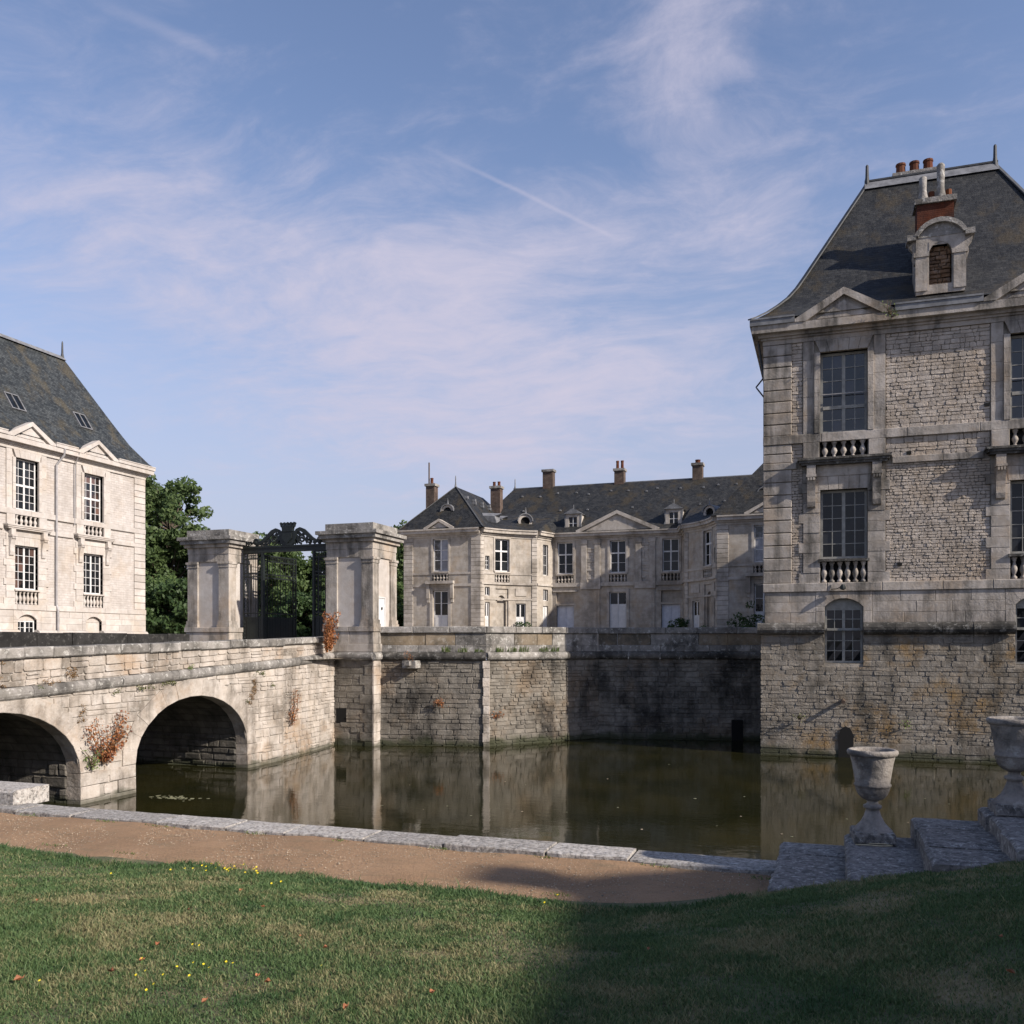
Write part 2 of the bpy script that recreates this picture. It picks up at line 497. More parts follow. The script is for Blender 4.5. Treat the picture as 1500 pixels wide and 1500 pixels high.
t.l.new(b.outputs[0], mx.inputs[1])
t.l.new(tr_.outputs[0], mx.inputs[2])
t.l.new(mx.outputs[0], t.n['Material Output'].inputs[0])

# turf under the blades
m, t, b = new_mat('turf')
p, nrm = posn(t)
drift = t.noise(t.scale(p, (1, 1, 0)), 1.25, 6, 0.68)
c = t.mix(t.ramp(t.noise(p, 18, 5, 0.7), 0.3, 0.7), (0.045, 0.058, 0.02), (0.10, 0.095, 0.045))
c = t.mix(t.ramp(drift, 0.44, 0.64, 0.0, 0.8), c, (0.22, 0.17, 0.09))
t.put(b.inputs['Base Color'], c)
b.inputs['Roughness'].default_value = 0.95
bump(t, b, t.noise(p, 30, 5), 0.8, 0.02)

# sandy towpath
m, t, b = new_mat('sand_path')
p, nrm = posn(t)
c = t.mix(t.ramp(t.noise(p, 1.2, 6, 0.6), 0.3, 0.7), (0.27, 0.165, 0.088), (0.36, 0.225, 0.125))
c = t.mix(t.ramp(t.noise(t.scale(p, (1, 2.4, 1)), 2.6, 5, 0.7), 0.50, 0.68, 0.0, 0.5), c, (0.20, 0.15, 0.085))
c = t.mix(t.ramp(t.noise(p, 28, 4, 0.7), 0.50, 0.70, 0.0, 0.5), c, (0.15, 0.095, 0.055))
c = t.mix(t.ramp(t.noise(p, 36, 3, 0.6), 0.62, 0.74, 0.0, 0.5), c, (0.48, 0.37, 0.26))
t.put(b.inputs['Base Color'], c)
b.inputs['Roughness'].default_value = 0.95
bump(t, b, t.math('ADD', t.noise(p, 45, 4, 0.75), t.noise(p, 7, 4)), 1.0, 0.03)

# moat: still, silty green water
m, t, b = new_mat('moat_water')
p, nrm = posn(t)
c = t.mix(t.ramp(t.noise(p, 0.35, 4), 0.35, 0.7), (0.012, 0.0125, 0.004), (0.022, 0.020, 0.006))
t.put(b.inputs['Base Color'], c)
b.inputs['Roughness'].default_value = 0.035
b.inputs['IOR'].default_value = 1.36
h = t.math('ADD', t.noise(t.scale(p, (1.0, 1.6, 1)), 2.2, 4, 0.55), t.math('MULTIPLY', t.noise(p, 9.0, 3), 0.16))
bump(t, b, h, 0.055, 0.05)

# ================================================================ geometry helpers
def tag(o, label=None, cat=None, group=None, kind=None):
    if label:
        o['label'] = label
    if cat:
        o['category'] = cat
    if group:
        o['group'] = group
    if kind:
        o['kind'] = kind
    return o


def thing(name, loc, label, cat, group=None):
    o = bpy.data.objects.new(name, None)
    o.empty_display_size = 0.3
    COL.objects.link(o)
    o.location = loc
    return tag(o, label, cat, group)


def adopt(o, parent):
    if parent is None:
        return
    o.parent = parent
    p = parent
    off = Vector((0, 0, 0))
    while p is not None:
        off += Vector(p.location)
        p = p.parent
    # all meshes are modelled in world coordinates; parents carry translations only
    o.matrix_parent_inverse = Matrix.Translation(-off) if parent.type == 'EMPTY' else Matrix.Identity(4)


class MB:
    """collects faces of one mesh"""
    def __init__(s):
        s.v = []
        s.f = []
        s.r = []

    def add(s, vs, fs, rnd=None):
        k = len(s.v)
        s.v.extend(vs)
        s.f.extend([tuple(i + k for i in f) for f in fs])
        s.r.extend([RN.random() if rnd is None else rnd] * len(vs))

    def build(s, name, mat, parent=None, smooth=False):
        me = bpy.data.meshes.new(name)
        me.from_pydata(s.v, [], s.f)
        a = me.attributes.new('rnd', 'FLOAT', 'POINT')
        a.data.foreach_set('value', s.r)
        me.materials.append(MT[mat])
        if smooth:
            me.polygons.foreach_set('use_smooth', [True] * len(me.polygons))
        me.update()
        o = bpy.data.objects.new(name, me)
        COL.objects.link(o)
        adopt(o, parent)
        return o


def np_mesh(name, V, Fa, rnd, mat, parent=None, smooth=False):
    """big numpy mesh; Fa is an (n,k) index array"""
    me = bpy.data.meshes.new(name)
    n, k = Fa.shape
    me.vertices.add(len(V))
    me.vertices.foreach_set('co', np.asarray(V, np.float32).ravel())
    me.loops.add(n * k)
    me.loops.foreach_set('vertex_index', Fa.astype(np.int32).ravel())
    me.polygons.add(n)
    me.polygons.foreach_set('loop_start', np.arange(0, n * k, k, dtype=np.int32))
    me.update(calc_edges=True)
    a = me.attributes.new('rnd', 'FLOAT', 'POINT')
    a.data.foreach_set('value', np.asarray(rnd, np.float32))
    me.materials.append(MT[mat])
    if smooth:
        me.polygons.foreach_set('use_smooth', np.ones(n, bool))
    o = bpy.data.objects.new(name, me)
    COL.objects.link(o)
    adopt(o, parent)
    return o


class Fr:
    """a wall plane: u along it, v up (v = z), d outward"""
    def __init__(s, o, u, n, tilt=0.0):
        s.o = Vector(o)
        s.u = Vector(u).normalized()
        s.n = Vector(n).normalized()
        s.vv = Vector((0, 0, 1)) - s.n * tilt

    def __call__(s, u, v, d):
        return tuple(s.o + s.u * u + s.vv * v + s.n * d)


class ArcFr:
    """a curved wall through A and B (plan), bulging by sag; u is arc length from A, the viewer on the +d side"""
    def __init__(s, A, B, sag):
        A = Vector((A[0], A[1]))
        B = Vector((B[0], B[1]))
        ch = (B - A).length
        s.rad = (ch * ch / 4 + sag * sag) / (2 * abs(sag))
        mid = (A + B) / 2
        n = Vector(((B - A).y, -(B - A).x)).normalized()     # viewer side for u running left to right
        s.c = mid + n * (s.rad - abs(sag))                   # concave: centre on the viewer side
        a0 = A - s.c
        s.a0 = math.atan2(a0.y, a0.x)
        a1 = B - s.c
        da = math.atan2(a1.y, a1.x) - s.a0
        while da > math.pi:
            da -= 2 * math.pi
        while da < -math.pi:
            da += 2 * math.pi
        s.sg = 1 if da > 0 else -1
        s.L = abs(da) * s.rad

    def __call__(s, u, v, d):
        a = s.a0 + s.sg * u / s.rad
        r = s.rad - d
        return (s.c.x + math.cos(a) * r, s.c.y + math.sin(a) * r, v)


def box(mb, fr, u0, u1, v0, v1, d0, d1, rnd=None, nu=1):
    for i in range(nu):
        a = u0 + (u1 - u0) * i / nu
        b = u0 + (u1 - u0) * (i + 1) / nu
        vs = [fr(a, v0, d0), fr(b, v0, d0), fr(b, v1, d0), fr(a, v1, d0), fr(a, v0, d1), fr(b, v0, d1), fr(b, v1, d1), fr(a, v1, d1)]
        mb.add(vs, [(4, 5, 6, 7), (1, 0, 3, 2), (0, 1, 5, 4), (1, 2, 6, 5), (2, 3, 7, 6), (3, 0, 4, 7)], rnd)


WF = Fr((0, 0, 0), (1, 0, 0), (0, -1, 0))     # plain world frame: u = x, v = z, d = -y


def wbox(mb, x0, x1, y0, y1, z0, z1, rnd=None):
    box(mb, WF, x0, x1, z0, z1, -y1, -y0, rnd)


def stone(mb, fr, poly, d0, d1, ch=0.014, jd=0.012, rnd=None):
    """one dressed block: a convex outline (u,v), chamfered front"""
    n = len(poly)
    pts = [Vector(p) for p in poly]
    inner = []
    for i in range(n):
        e1 = (pts[(i + 1) % n] - pts[i])
        e0 = (pts[i - 1] - pts[i])
        l1, l0 = e1.length or 1, e0.length or 1
        c = min(ch, 0.3 * l1, 0.3 * l0)
        inner.append(pts[i] + e1 / l1 * c + e0 / l0 * c)
    k = RN.uniform(-jd, jd)
    vs = [fr(p[0], p[1], d0) for p in pts]
    vs += [fr(p[0], p[1], d1 + k - ch * 0.9) for p in pts]
    vs += [fr(p[0], p[1], d1 + k + RN.uniform(-jd, jd) * 0.5) for p in inner]
    fs = []
    for i in range(n):
        j = (i + 1) % n
        fs.append((i, j, n + j, n + i))
        fs.append((n + i, n + j, 2 * n + j, 2 * n + i))
    fs.append(tuple(2 * n + i for i in range(n)))
    mb.add(vs, fs, rnd)


def rect(u0, u1, v0, v1):
    return [(u0, v0), (u1, v0), (u1, v1), (u0, v1)]


def one(name, mat, parent, fr, poly, d0, d1, **kw):
    mb = MB()
    stone(mb, fr, poly, d0, d1, **kw)
    return mb.build(name, mat, parent)


def blocks(name, mat, parent, fr, u0, u1, v0, v1, d0, d1, length, ch=0.012, jd=0.006, gap=0.006, slope=None):
    """a row of stones end to end, each an object"""
    n = max(1, round((u1 - u0) / length))
    cuts = [u0] + [u0 + (u1 - u0) * (i + RN.uniform(-0.18, 0.18)) / n for i in range(1, n)] + [u1]
    for a, b in zip(cuts, cuts[1:]):
        if slope:
            p = [(a + gap, slope(a) + v0), (b - gap, slope(b) + v0), (b - gap, slope(b) + v1), (a + gap, slope(a) + v1)]
        else:
            p = rect(a + gap, b - gap, v0, v1)
        one(name, mat, parent, fr, p, d0, d1, ch=ch, jd=jd)


def field(v0, v1, h, w, free, joint=0.012, hj=0.3, wj=0.5, jit=0.008):
    """coursed rubble: yields outlines; free(vlo,vhi) gives the open spans of a course"""
    out = []
    v = v0
    while v < v1 - h * 0.35:
        vt = min(v1, v + h * RN.uniform(1 - hj, 1 + hj))
        if v1 - vt < h * 0.45:
            vt = v1
        for (a, b) in free(v, vt):
            u = a
            while u < b - 0.02:
                un = u + w * RN.uniform(1 - wj, 1 + wj * 1.3)
                if b - un < w * 0.4:
                    un = b
                if un - u > 0.05:
                    q = lambda: RN.uniform(-jit, jit)
                    g = joint / 2
                    if vt - v > 0.17 and RN.random() < 0.12 and un - u > 0.2:      # two thin stones instead of one
                        mid = (v + vt) / 2
                        out.append([(u + g, v + g), (un - g, v + g), (un - g, mid - g), (u + g, mid - g)])
                        out.append([(u + g, mid + g), (un - g, mid + g), (un - g, vt - g), (u + g, vt - g)])
                    else:
                        out.append([(u + g + q(), v + g + q()), (un - g + q(), v + g + q()), (un - g + q(), vt - g + q()), (u + g + q(), vt - g + q())])
                u = un
        v = vt
    return out


def minus(spans, holes):
    for (h0, h1) in holes:
        nxt = []
        for (a, b) in spans:
            if h1 <= a or h0 >= b:
                nxt.append((a, b))
                continue
            if h0 > a:
                nxt.append((a, h0))
            if h1 < b:
                nxt.append((h1, b))
        spans = nxt
    return [s for s in spans if s[1] - s[0] > 0.06]


def knock(p):
    """break the corners of a rubble stone: a rough, slightly rounded outline"""
    n = len(p)
    out = []
    for i in range(n):
        a, b, c = Vector(p[i - 1]), Vector(p[i]), Vector(p[(i + 1) % n])
        k = RN.uniform(0.010, 0.045)
        l0, l1 = (a - b).length, (c - b).length
        out.append(tuple(b + (a - b) / l0 * min(k * RN.uniform(0.5, 1.6), l0 * 0.35)))
        out.append(tuple(b + (c - b) / l1 * min(k * RN.uniform(0.5, 1.6), l1 * 0.35)))
    return out


def lay(parent, sets, budget, name, mat, jd=0.016, ch=0.016):
    """sets: list of (frame, outlines, d0, d1). The largest `budget` stones become objects, the rest one mesh"""
    al = []
    for (fr, polys, d0, d1) in sets:
        for p in polys:
            us = [q[0] for q in p]
            vs = [q[1] for q in p]
            al.append(((max(us) - min(us)) * (max(vs) - min(vs)), fr, p, d0, d1))
    al.sort(key=lambda q: -q[0])
    al = [(q[0], q[1], knock(q[2]), q[3], q[4]) for q in al]
    for (_, fr, p, d0, d1) in al[:budget]:
        one(name, mat, parent, fr, p, d0, d1, jd=jd, ch=ch)
    if len(al) > budget:
        mb = MB()
        for (_, fr, p, d0, d1) in al[budget:]:
            stone(mb, fr, p, d0, d1, jd=jd, ch=ch)
        o = mb.build('rubble_masonry', mat, parent)
        o['kind'] = 'stuff'
    return len(al)


def wall_holes(mb, fr, u0, u1, v0, v1, holes, d, reveal=0.35, nu=1):
    """a wall face with rectangular holes and their reveals"""
    us = sorted({u0, u1, *[min(max(h[0], u0), u1) for h in holes], *[min(max(h[1], u0), u1) for h in holes]})
    vs = sorted({v0, v1, *[min(max(h[2], v0), v1) for h in holes], *[min(max(h[3], v0), v1) for h in holes]})
    if nu > 1:
        us = sorted({*us, *[u0 + (u1 - u0) * i / nu for i in range(nu + 1)]})
    for a, b in zip(us, us[1:]):
        for c, e in zip(vs, vs[1:]):
            mu, mv = (a + b) / 2, (c + e) / 2
            if any(h[0] < mu < h[1] and h[2] < mv < h[3] for h in holes):
                continue
            mb.add([fr(a, c, d), fr(b, c, d), fr(b, e, d), fr(a, e, d)], [(0, 1, 2, 3)], 0.5)
    for (a, b, c, e) in holes:
        x = d - reveal
        mb.add([fr(a, c, d), fr(b, c, d), fr(b, e, d), fr(a, e, d), fr(a, c, x), fr(b, c, x), fr(b, e, x), fr(a, e, x)],
               [(0, 4, 5, 1), (1, 5, 6, 2), (2, 6, 7, 3), (3, 7, 4, 0), (4, 7, 6, 5)], 0.5)


def lathe(mb, prof, c, seg=12, rnd=None, cap=True):
    k = len(prof)
    vs = []
    for i in range(seg):
        a = 2 * math.pi * i / seg
        for (r, z) in prof:
            vs.append((c[0] + r * math.cos(a), c[1] + r * math.sin(a), c[2] + z))
    fs = []
    for i in range(seg):
        j = (i + 1) % seg
        for q in range(k - 1):
            fs.append((i * k + q, j * k + q, j * k + q + 1, i * k + q + 1))
    if cap:
        fs.append(tuple(i * k + k - 1 for i in range(seg)))
        fs.append(tuple(i * k for i in reversed(range(seg))))
    mb.add(vs, fs, rnd)


def tube(mb, pts, r, seg=6, rnd=None, r1=None):
    pts = [Vector(p) for p in pts]
    n = len(pts)
    rings = []
    prev = None
    for i, p in enumerate(pts):
        d = (pts[min(i + 1, n - 1)] - pts[max(i - 1, 0)])
        d = d.normalized() if d.length > 1e-9 else Vector((0, 0, 1))
        ref = Vector((0, 0, 1)) if abs(d.z) < 0.9 else Vector((1, 0, 0))
        a = d.cross(ref).normalized() if prev is None else (prev - d * prev.dot(d)).normalized()
        prev = a
        b = d.cross(a)
        rr = r if r1 is None else r + (r1 - r) * i / (n - 1)
        rings.append([tuple(p + (a * math.cos(2 * math.pi * k / seg) + b * math.sin(2 * math.pi * k / seg)) * rr) for k in range(seg)])
    vs = [v for q in rings for v in q]
    fs = []
    for i in range(n - 1):
        for k in range(seg):
            l = (k + 1) % seg
            fs.append((i * seg + k, i * seg + l, (i + 1) * seg + l, (i + 1) * seg + k))
    fs.append(tuple(reversed(range(seg))))
    fs.append(tuple((n - 1) * seg + k for k in range(seg)))
    mb.add(vs, fs, rnd)


def prism(mb, fr, poly, d0, d1, rnd=None):
    n = len(poly)
    vs = [fr(p[0], p[1], d0) for p in poly] + [fr(p[0], p[1], d1) for p in poly]
    fs = [tuple(n + i for i in range(n)), tuple(reversed(range(n)))]
    for i in range(n):
        j = (i + 1) % n
        fs.append((i, j, n + j, n + i))
    mb.add(vs, fs, rnd)


def roll(name, mat, parent, fr, u0, u1, zc, r, d, length, slope=None, squash=1.0):
    """half-round cordon laid in stones"""
    n = max(1, round((u1 - u0) / length))
    cuts = [u0] + [u0 + (u1 - u0) * (i + RN.uniform(-0.25, 0.25)) / n for i in range(1, n)] + [u1]
    for a, b in zip(cuts, cuts[1:]):
        mb = MB()
        vs = []
        S = 7
        k = RN.uniform(-0.012, 0.012)
        for uu in (a + 0.006, b - 0.006):
            zz = zc + (slope(uu) if slope else 0)
            for i in range(S + 1):
                t_ = -math.pi / 2 + math.pi * i / S
                vs.append(fr(uu, zz + r * math.sin(t_), d + k + r * squash * math.cos(t_)))
        fs = [(i, S + 1 + i, S + 2 + i, i + 1) for i in range(S)]
        fs += [tuple(range(S + 1)), tuple(reversed(range(S + 1, 2 * S + 2)))]
        mb.add(vs, fs)
        o = mb.build(name, mat, parent)


def arch_pts(c, half, spring, rise, n):
    return [(c + half * math.cos(math.pi - math.pi * i / n), spring + rise * math.sin(math.pi * i / n)) for i in range(n + 1)]


def voussoirs(name, mat, parent, fr, inner, outer, d0, d1, **kw):
    for i in range(len(inner) - 1):
        one(name, mat, parent, fr, [inner[i], inner[i + 1], outer[i + 1], outer[i]][::-1], d0, d1, **kw)


def window(parent, fr, u0, u1, v0, v1, d, secs, cols=2, leaves=2, frame='grey_wood', pane='glass', fw=0.07, bar=0.028, each=True,
           thick=0.07, transom=0.09, name='window'):
    """a casement: secs = list of (vlo, vhi, rows) fractions of the height; panes are sub-parts"""
    mb = MB()
    for (a, b, c, e) in ((u0, u0 + fw, v0, v1), (u1 - fw, u1, v0, v1), (u0 + fw, u1 - fw, v0, v0 + fw), (u0 + fw, u1 - fw, v1 - fw, v1)):
        box(mb, fr, a, b, c, e, d - thick, d, 0.5)
    cells = []
    iu0, iu1, iv0, iv1 = u0 + fw, u1 - fw, v0 + fw, v1 - fw
    H = iv1 - iv0
    mull = fw * 1.3
    for q in range(1, leaves):
        c = iu0 + (iu1 - iu0) * q / leaves
        box(mb, fr, c - mull / 2, c + mull / 2, iv0, iv1, d - thick, d + 0.012, 0.5)
    for si, (a, b, rows) in enumerate(secs):
        z0, z1 = iv0 + H * a, iv0 + H * b
        if si > 0:
            box(mb, fr, iu0, iu1, z0 - transom / 2, z0 + transom / 2, d - thick, d + 0.02, 0.5)
            z0 += transom / 2
        if si < len(secs) - 1:
            z1 -= transom / 2
        for q in range(leaves):
            a0 = iu0 + (iu1 - iu0) * q / leaves + (mull / 2 if q else 0)
            a1 = iu0 + (iu1 - iu0) * (q + 1) / leaves - (mull / 2 if q < leaves - 1 else 0)
            for r_ in range(1, rows):
                zz = z0 + (z1 - z0) * r_ / rows
                box(mb, fr, a0, a1, zz - bar / 2, zz + bar / 2, d - thick * 0.6, d - 0.004, 0.5)
            for c_ in range(1, cols):
                uu = a0 + (a1 - a0) * c_ / cols
                box(mb, fr, uu - bar / 2, uu + bar / 2, z0, z1, d - thick * 0.62, d - 0.001, 0.5)
            for r_ in range(rows):
                for c_ in range(cols):
                    cells.append((a0 + (a1 - a0) * c_ / cols, a0 + (a1 - a0) * (c_ + 1) / cols, z0 + (z1 - z0) * r_ / rows, z0 + (z1 - z0) * (r_ + 1) / rows))
    w = mb.build(name, frame, parent)
    allp = MB()
    for (a, b, c, e) in cells:
        k = [RN.uniform(-0.004, 0.004) for _ in range(4)]
        dd = d - thick * 0.45
        vs = [fr(a, c, dd + k[0]), fr(b, c, dd + k[1]), fr(b, e, dd + k[2]), fr(a, e, dd + k[3])]
        vs += [fr(a, c, dd - 0.02), fr(b, c, dd - 0.02), fr(b, e, dd - 0.02), fr(a, e, dd - 0.02)]
        fs = [(0, 1, 2, 3), (5, 4, 7, 6), (4, 5, 1, 0), (5, 6, 2, 1), (6, 7, 3, 2), (7, 4, 0, 3)]
        if each:
            pm = MB()
            pm.add(vs, fs)
            pm.build('pane', pane, w)
        else:
            allp.add(vs, fs)
    if not each:
        allp.build('glazing', pane, w)
    return w


BAL = [(0.07, 0), (0.075, 0.05), (0.05, 0.07), (0.04, 0.11), (0.075, 0.19), (0.085, 0.25), (0.07, 0.31), (0.04, 0.38), (0.034, 0.44), (0.055, 0.47), (0.05, 0.49), (0.075, 0.52), (0.075, 0.56)]


def balustrade(parent, fr, u0, u1, v0, v1, d, n, mat='ashlar', recess='dark_stone', seg=10, dep=0.3):
    """a blind balustrade in a recess: the recess is the part, each baluster a sub-part"""
    mb = MB()
    wall_holes(mb, fr, u0 - 0.002, u1 + 0.002, v0 - 0.002, v1 + 0.002, [(u0, u1, v0, v1)], d - 0.012, dep)
    b = mb.build('balustrade', recess, parent)  # dark recess colour paints in the shade behind the balusters
    k = (v1 - v0) / 0.56
    for i in range(n):
        u = u0 + (u1 - u0) * (i + 0.5) / n
        m2 = MB()
        c = fr(u, v0, d - 0.085)
        lathe(m2, [(r * 1.28, z * k) for r, z in BAL], c, seg)
        m2.build('baluster', mat, b, smooth=True)


def hip_roof(name, mat, parent, x0, x1, y0, y1, inx, iny, prof, nx=None):
    """rings of a hipped roof; prof = (share of the inset, z)"""
    mb = MB()
    rings = []
    for (s, z) in prof:
        a, b, c, e = x0 + inx[0] * s, x1 - inx[1] * s, y0 + iny[0] * s, y1 - iny[1] * s
        rings.append([(a, c, z), (b, c, z), (b, e, z), (a, e, z)])
    vs = [v for r_ in rings for v in r_]
    fs = []
    for i in range(len(rings) - 1):
        for k in range(4):
            l = (k + 1) % 4
            fs.append((i * 4 + k, i * 4 + l, (i + 1) * 4 + l, (i + 1) * 4 + k))
    fs.append(tuple((len(rings) - 1) * 4 + k for k in range(4)))
    mb.add(vs, fs, 0.5)
    return mb.build(name, mat, parent)


def strip_box(mb, a, b, w, h, rnd=0.5):
    """a flat bar from a to b (lead ridge, rails)"""
    a, b = Vector(a), Vector(b)
    d = (b - a).normalized()
    s = d.cross(Vector((0, 0, 1))).normalized()
    up = s.cross(d)
    vs = []
    for p in (a, b):
        for (x, y) in ((-w, -h), (w, -h), (w, h), (-w, h)):
            vs.append(tuple(p + s * x + up * y))
    mb.add(vs, [(0, 1, 5, 4), (1, 2, 6, 5), (2, 3, 7, 6), (3, 0, 4, 7), (3, 2, 1, 0), (4, 5, 6, 7)], rnd)


def chimney(parent, x0, x1, y0, y1, z0, z1, pots=2, mat='brick_chimney', cap='lichen_stone', pot_h=0.45, along='x', potr=0.13):
    mb = MB()
    wbox(mb, x0, x1, y0, y1, z0, z1, 0.5)
    c = mb.build('chimney', mat, parent)
    m2 = MB()
    wbox(m2, x0 - 0.09, x1 + 0.09, y0 - 0.09, y1 + 0.09, z1 + 0.001, z1 + 0.2, 0.4)
    m2.build('chimney_cap', cap, c)
    for i in range(pots):
        f = (i + 0.5) / pots
        px, py = (x0 + (x1 - x0) * f, (y0 + y1) / 2) if along == 'x' else ((x0 + x1) / 2, y0 + (y1 - y0) * f)
        m3 = MB()
        lathe(m3, [(potr, 0), (potr * 0.9, pot_h * 0.8), (potr * 1.05, pot_h * 0.85), (potr, pot_h)], (px, py, z1 + 0.2), 10)
        m3.build('chimney_pot', 'clay_pot', c, smooth=False)
    return c


def leaf_cloud(centers, radii, per, size, jitter=0.5, up=0.3, seed=0, shape=None):
    """many small folded leaf faces round clump centres -> numpy quads"""
    g = np.random.default_rng(seed)
    C = np.repeat(np.asarray(centers, float), per, 0)
    Rr = np.repeat(np.asarray(radii, float), per)
    n = len(C)
    d = g.normal(size=(n, 3))
    d /= np.linalg.norm(d, axis=1, keepdims=True) + 1e-9
    rad = Rr * np.cbrt(g.uniform(0.15, 1.0, n))
    P = C + d * rad[:, None] * np.array([1, 1, 0.8])
    nrm = d * 0.7 + g.normal(size=(n, 3)) * jitter + np.array([0, 0, up])
    nrm /= np.linalg.norm(nrm, axis=1, keepdims=True) + 1e-9
    a = np.cross(nrm, g.normal(size=(n, 3)))
    a /= np.linalg.norm(a, axis=1, keepdims=True) + 1e-9
    b = np.cross(nrm, a)
    s = size * g.uniform(0.6, 1.35, n)[:, None]
    V = np.stack([P - a * s, P - b * s * 0.55 + nrm * s * 0.15, P + a * s, P + b * s * 0.55 + nrm * s * 0.15], 1).reshape(-1, 3)
    F_ = np.arange(n * 4).reshape(n, 4)
    shade = np.repeat(np.clip(np.repeat(g.uniform(0, 1, len(centers)), per) * 0.55 + g.uniform(0, 0.45, n), 0, 1), 4)
    return V, F_, shade


def pitch_wall(mb, fr, u0, u1, v0, v1, d0, d1, rnd=0.5):
    box(mb, fr, u0, u1, v0, v1, d0, d1, rnd)


def pediment(parent, fr, c, half, v0, apex, d, mat='ashlar', thick=0.2, dep=0.5):
    """triangular gable over a bay: tympanum, two raking cornices"""
    mb = MB()
    prism(mb, fr, [(c - half * 0.86, v0), (c + half * 0.86, v0), (c, apex - thick * 1.1)], d - dep, d - 0.16, 0.45)
    p = mb.build('pediment', mat, parent)
    for s in (-1, 1):
        m2 = MB()
        poly = [(c + s * half, v0 - 0.002), (c + s * half, v0 + thick * 0.55), (c, apex), (c, apex - thick * 1.25), (c + s * (half - thick * 1.9), v0 - 0.002)]
        if s > 0:
            poly = poly[::-1]
        prism(m2, fr, poly, d - dep, d, 0.6)
        k = 0.62
        m2.build('raking_cornice', mat, p)
    m3 = MB()
    k = 0.55
    prism(m3, fr, [(c - half * k, v0 + 0.05), (c + half * k, v0 + 0.05), (c, v0 + 0.05 + (apex - v0) * k)], d - 0.2, d - 0.11, 0.55)
    m3.build('tympanum', mat, p)
    return p

# ================================================================ setting
def lawn_z(X, Y):
    X = np.asarray(X, float)
    Y = np.asarray(Y, float)
    s = np.clip(7.35 - Y, 0, 6)
    base = 1.89 + 0.62 * (1 - np.exp(-s / 3.6)) * 1.0
    k = 1 / (1 + np.exp(-np.clip((X + 0.75) * 4.0, -40, 40)))
    rise = np.log1p(np.exp(np.clip((X + 1.5) * 4.0, -40, 40))) / 4.0 * 0.22
    rise = np.minimum(rise, 1.6)
    fade = np.clip(0.45 + (Y - 2.0) / 5.4 * 0.55, 0.45, 1.0)
    return base + rise * fade + 0.025 * np.sin(X * 1.3 + 0.6) * np.sin(Y * 1.1) * np.clip(s, 0, 1)


def grid_mesh(name, xs, ys, zf, mat, parent=None):
    X, Y = np.meshgrid(xs, ys)
    Z = zf(X, Y)
    V = np.stack([X, Y, Z], -1).reshape(-1, 3)
    nx, ny = len(xs), len(ys)
    i = (np.arange(ny - 1)[:, None] * nx + np.arange(nx - 1)[None, :]).ravel()
    F_ = np.stack([i, i + 1, i + nx + 1, i + nx], 1)
    return np_mesh(name, V, F_, np.full(len(V), 0.5), mat, parent, smooth=True)


# far ground: one sheet beyond the moat out to the horizon
mb = MB()
edge = [(-600, 34.5), (-26, 34.5), (-25.6, 33.2), (-16.95, 33.2), (-12.65, 34.1), (-10.6, 36.8), (-9.5, 38.2), (-2.2, 39.6), (10, 39.6), (600, 39.6)]
vs = [(x, y, 3.42) for x, y in edge] + [(1600, 2400, 3.42), (-1600, 2400, 3.42)]
mb.add(vs, [tuple(range(len(vs)))], 0.5)
tag(mb.build('ground', 'court_gravel'), kind='structure')
# near bank, beyond the mown lawn
mb = MB()
mb.add([(-120, -80, 1.2), (120, -80, 1.2), (120, 8.9, 1.2), (-120, 8.9, 1.2)], [(0, 1, 2, 3)], 0.5)
tag(mb.build('bank_ground', 'soil'), kind='structure')
lawn = grid_mesh('lawn', np.concatenate([np.linspace(-40, -12, 15), np.linspace(-9.6, 8, 80), np.linspace(9, 40, 12)]),
                 np.concatenate([np.linspace(-40, 1, 20), np.linspace(1.3, 7.45, 50)]), lawn_z, 'turf')
tag(lawn, kind='structure')
path = grid_mesh('path', np.linspace(-40, 0.1, 160), np.linspace(6.9, 9.02, 24),
                 lambda X, Y: 1.885 + 0.012 * np.sin(X * 2.1) * np.sin(Y * 3.0) + 0.008 * np.sin(X * 5.3 + Y * 2), 'sand_path')
tag(path, kind='structure')
mb = MB()
mb.add([(-90, 8.6, 0), (60, 8.6, 0), (60, 41, 0), (-90, 41, 0)], [(0, 1, 2, 3)], 0.5)
tag(mb.build('water', 'moat_water'), kind='structure')


# ================================================================ the twin pavilions
Z_BAND = (5.90, 6.22)
Z_L1 = (10.38, 10.62)
Z_L2 = (11.30, 11.62)
Z_TOP = 14.97


def half_arch(c, half, spring, rise, n=10):
    r = (half * half + rise * rise) / (2 * rise)
    zc = spring + rise - r
    a0 = math.asin(half / r)
    return [(c + r * math.sin(-a0 + 2 * a0 * i / n), zc + r * math.cos(-a0 + 2 * a0 * i / n)) for i in range(n + 1)], (c, zc, r, a0)


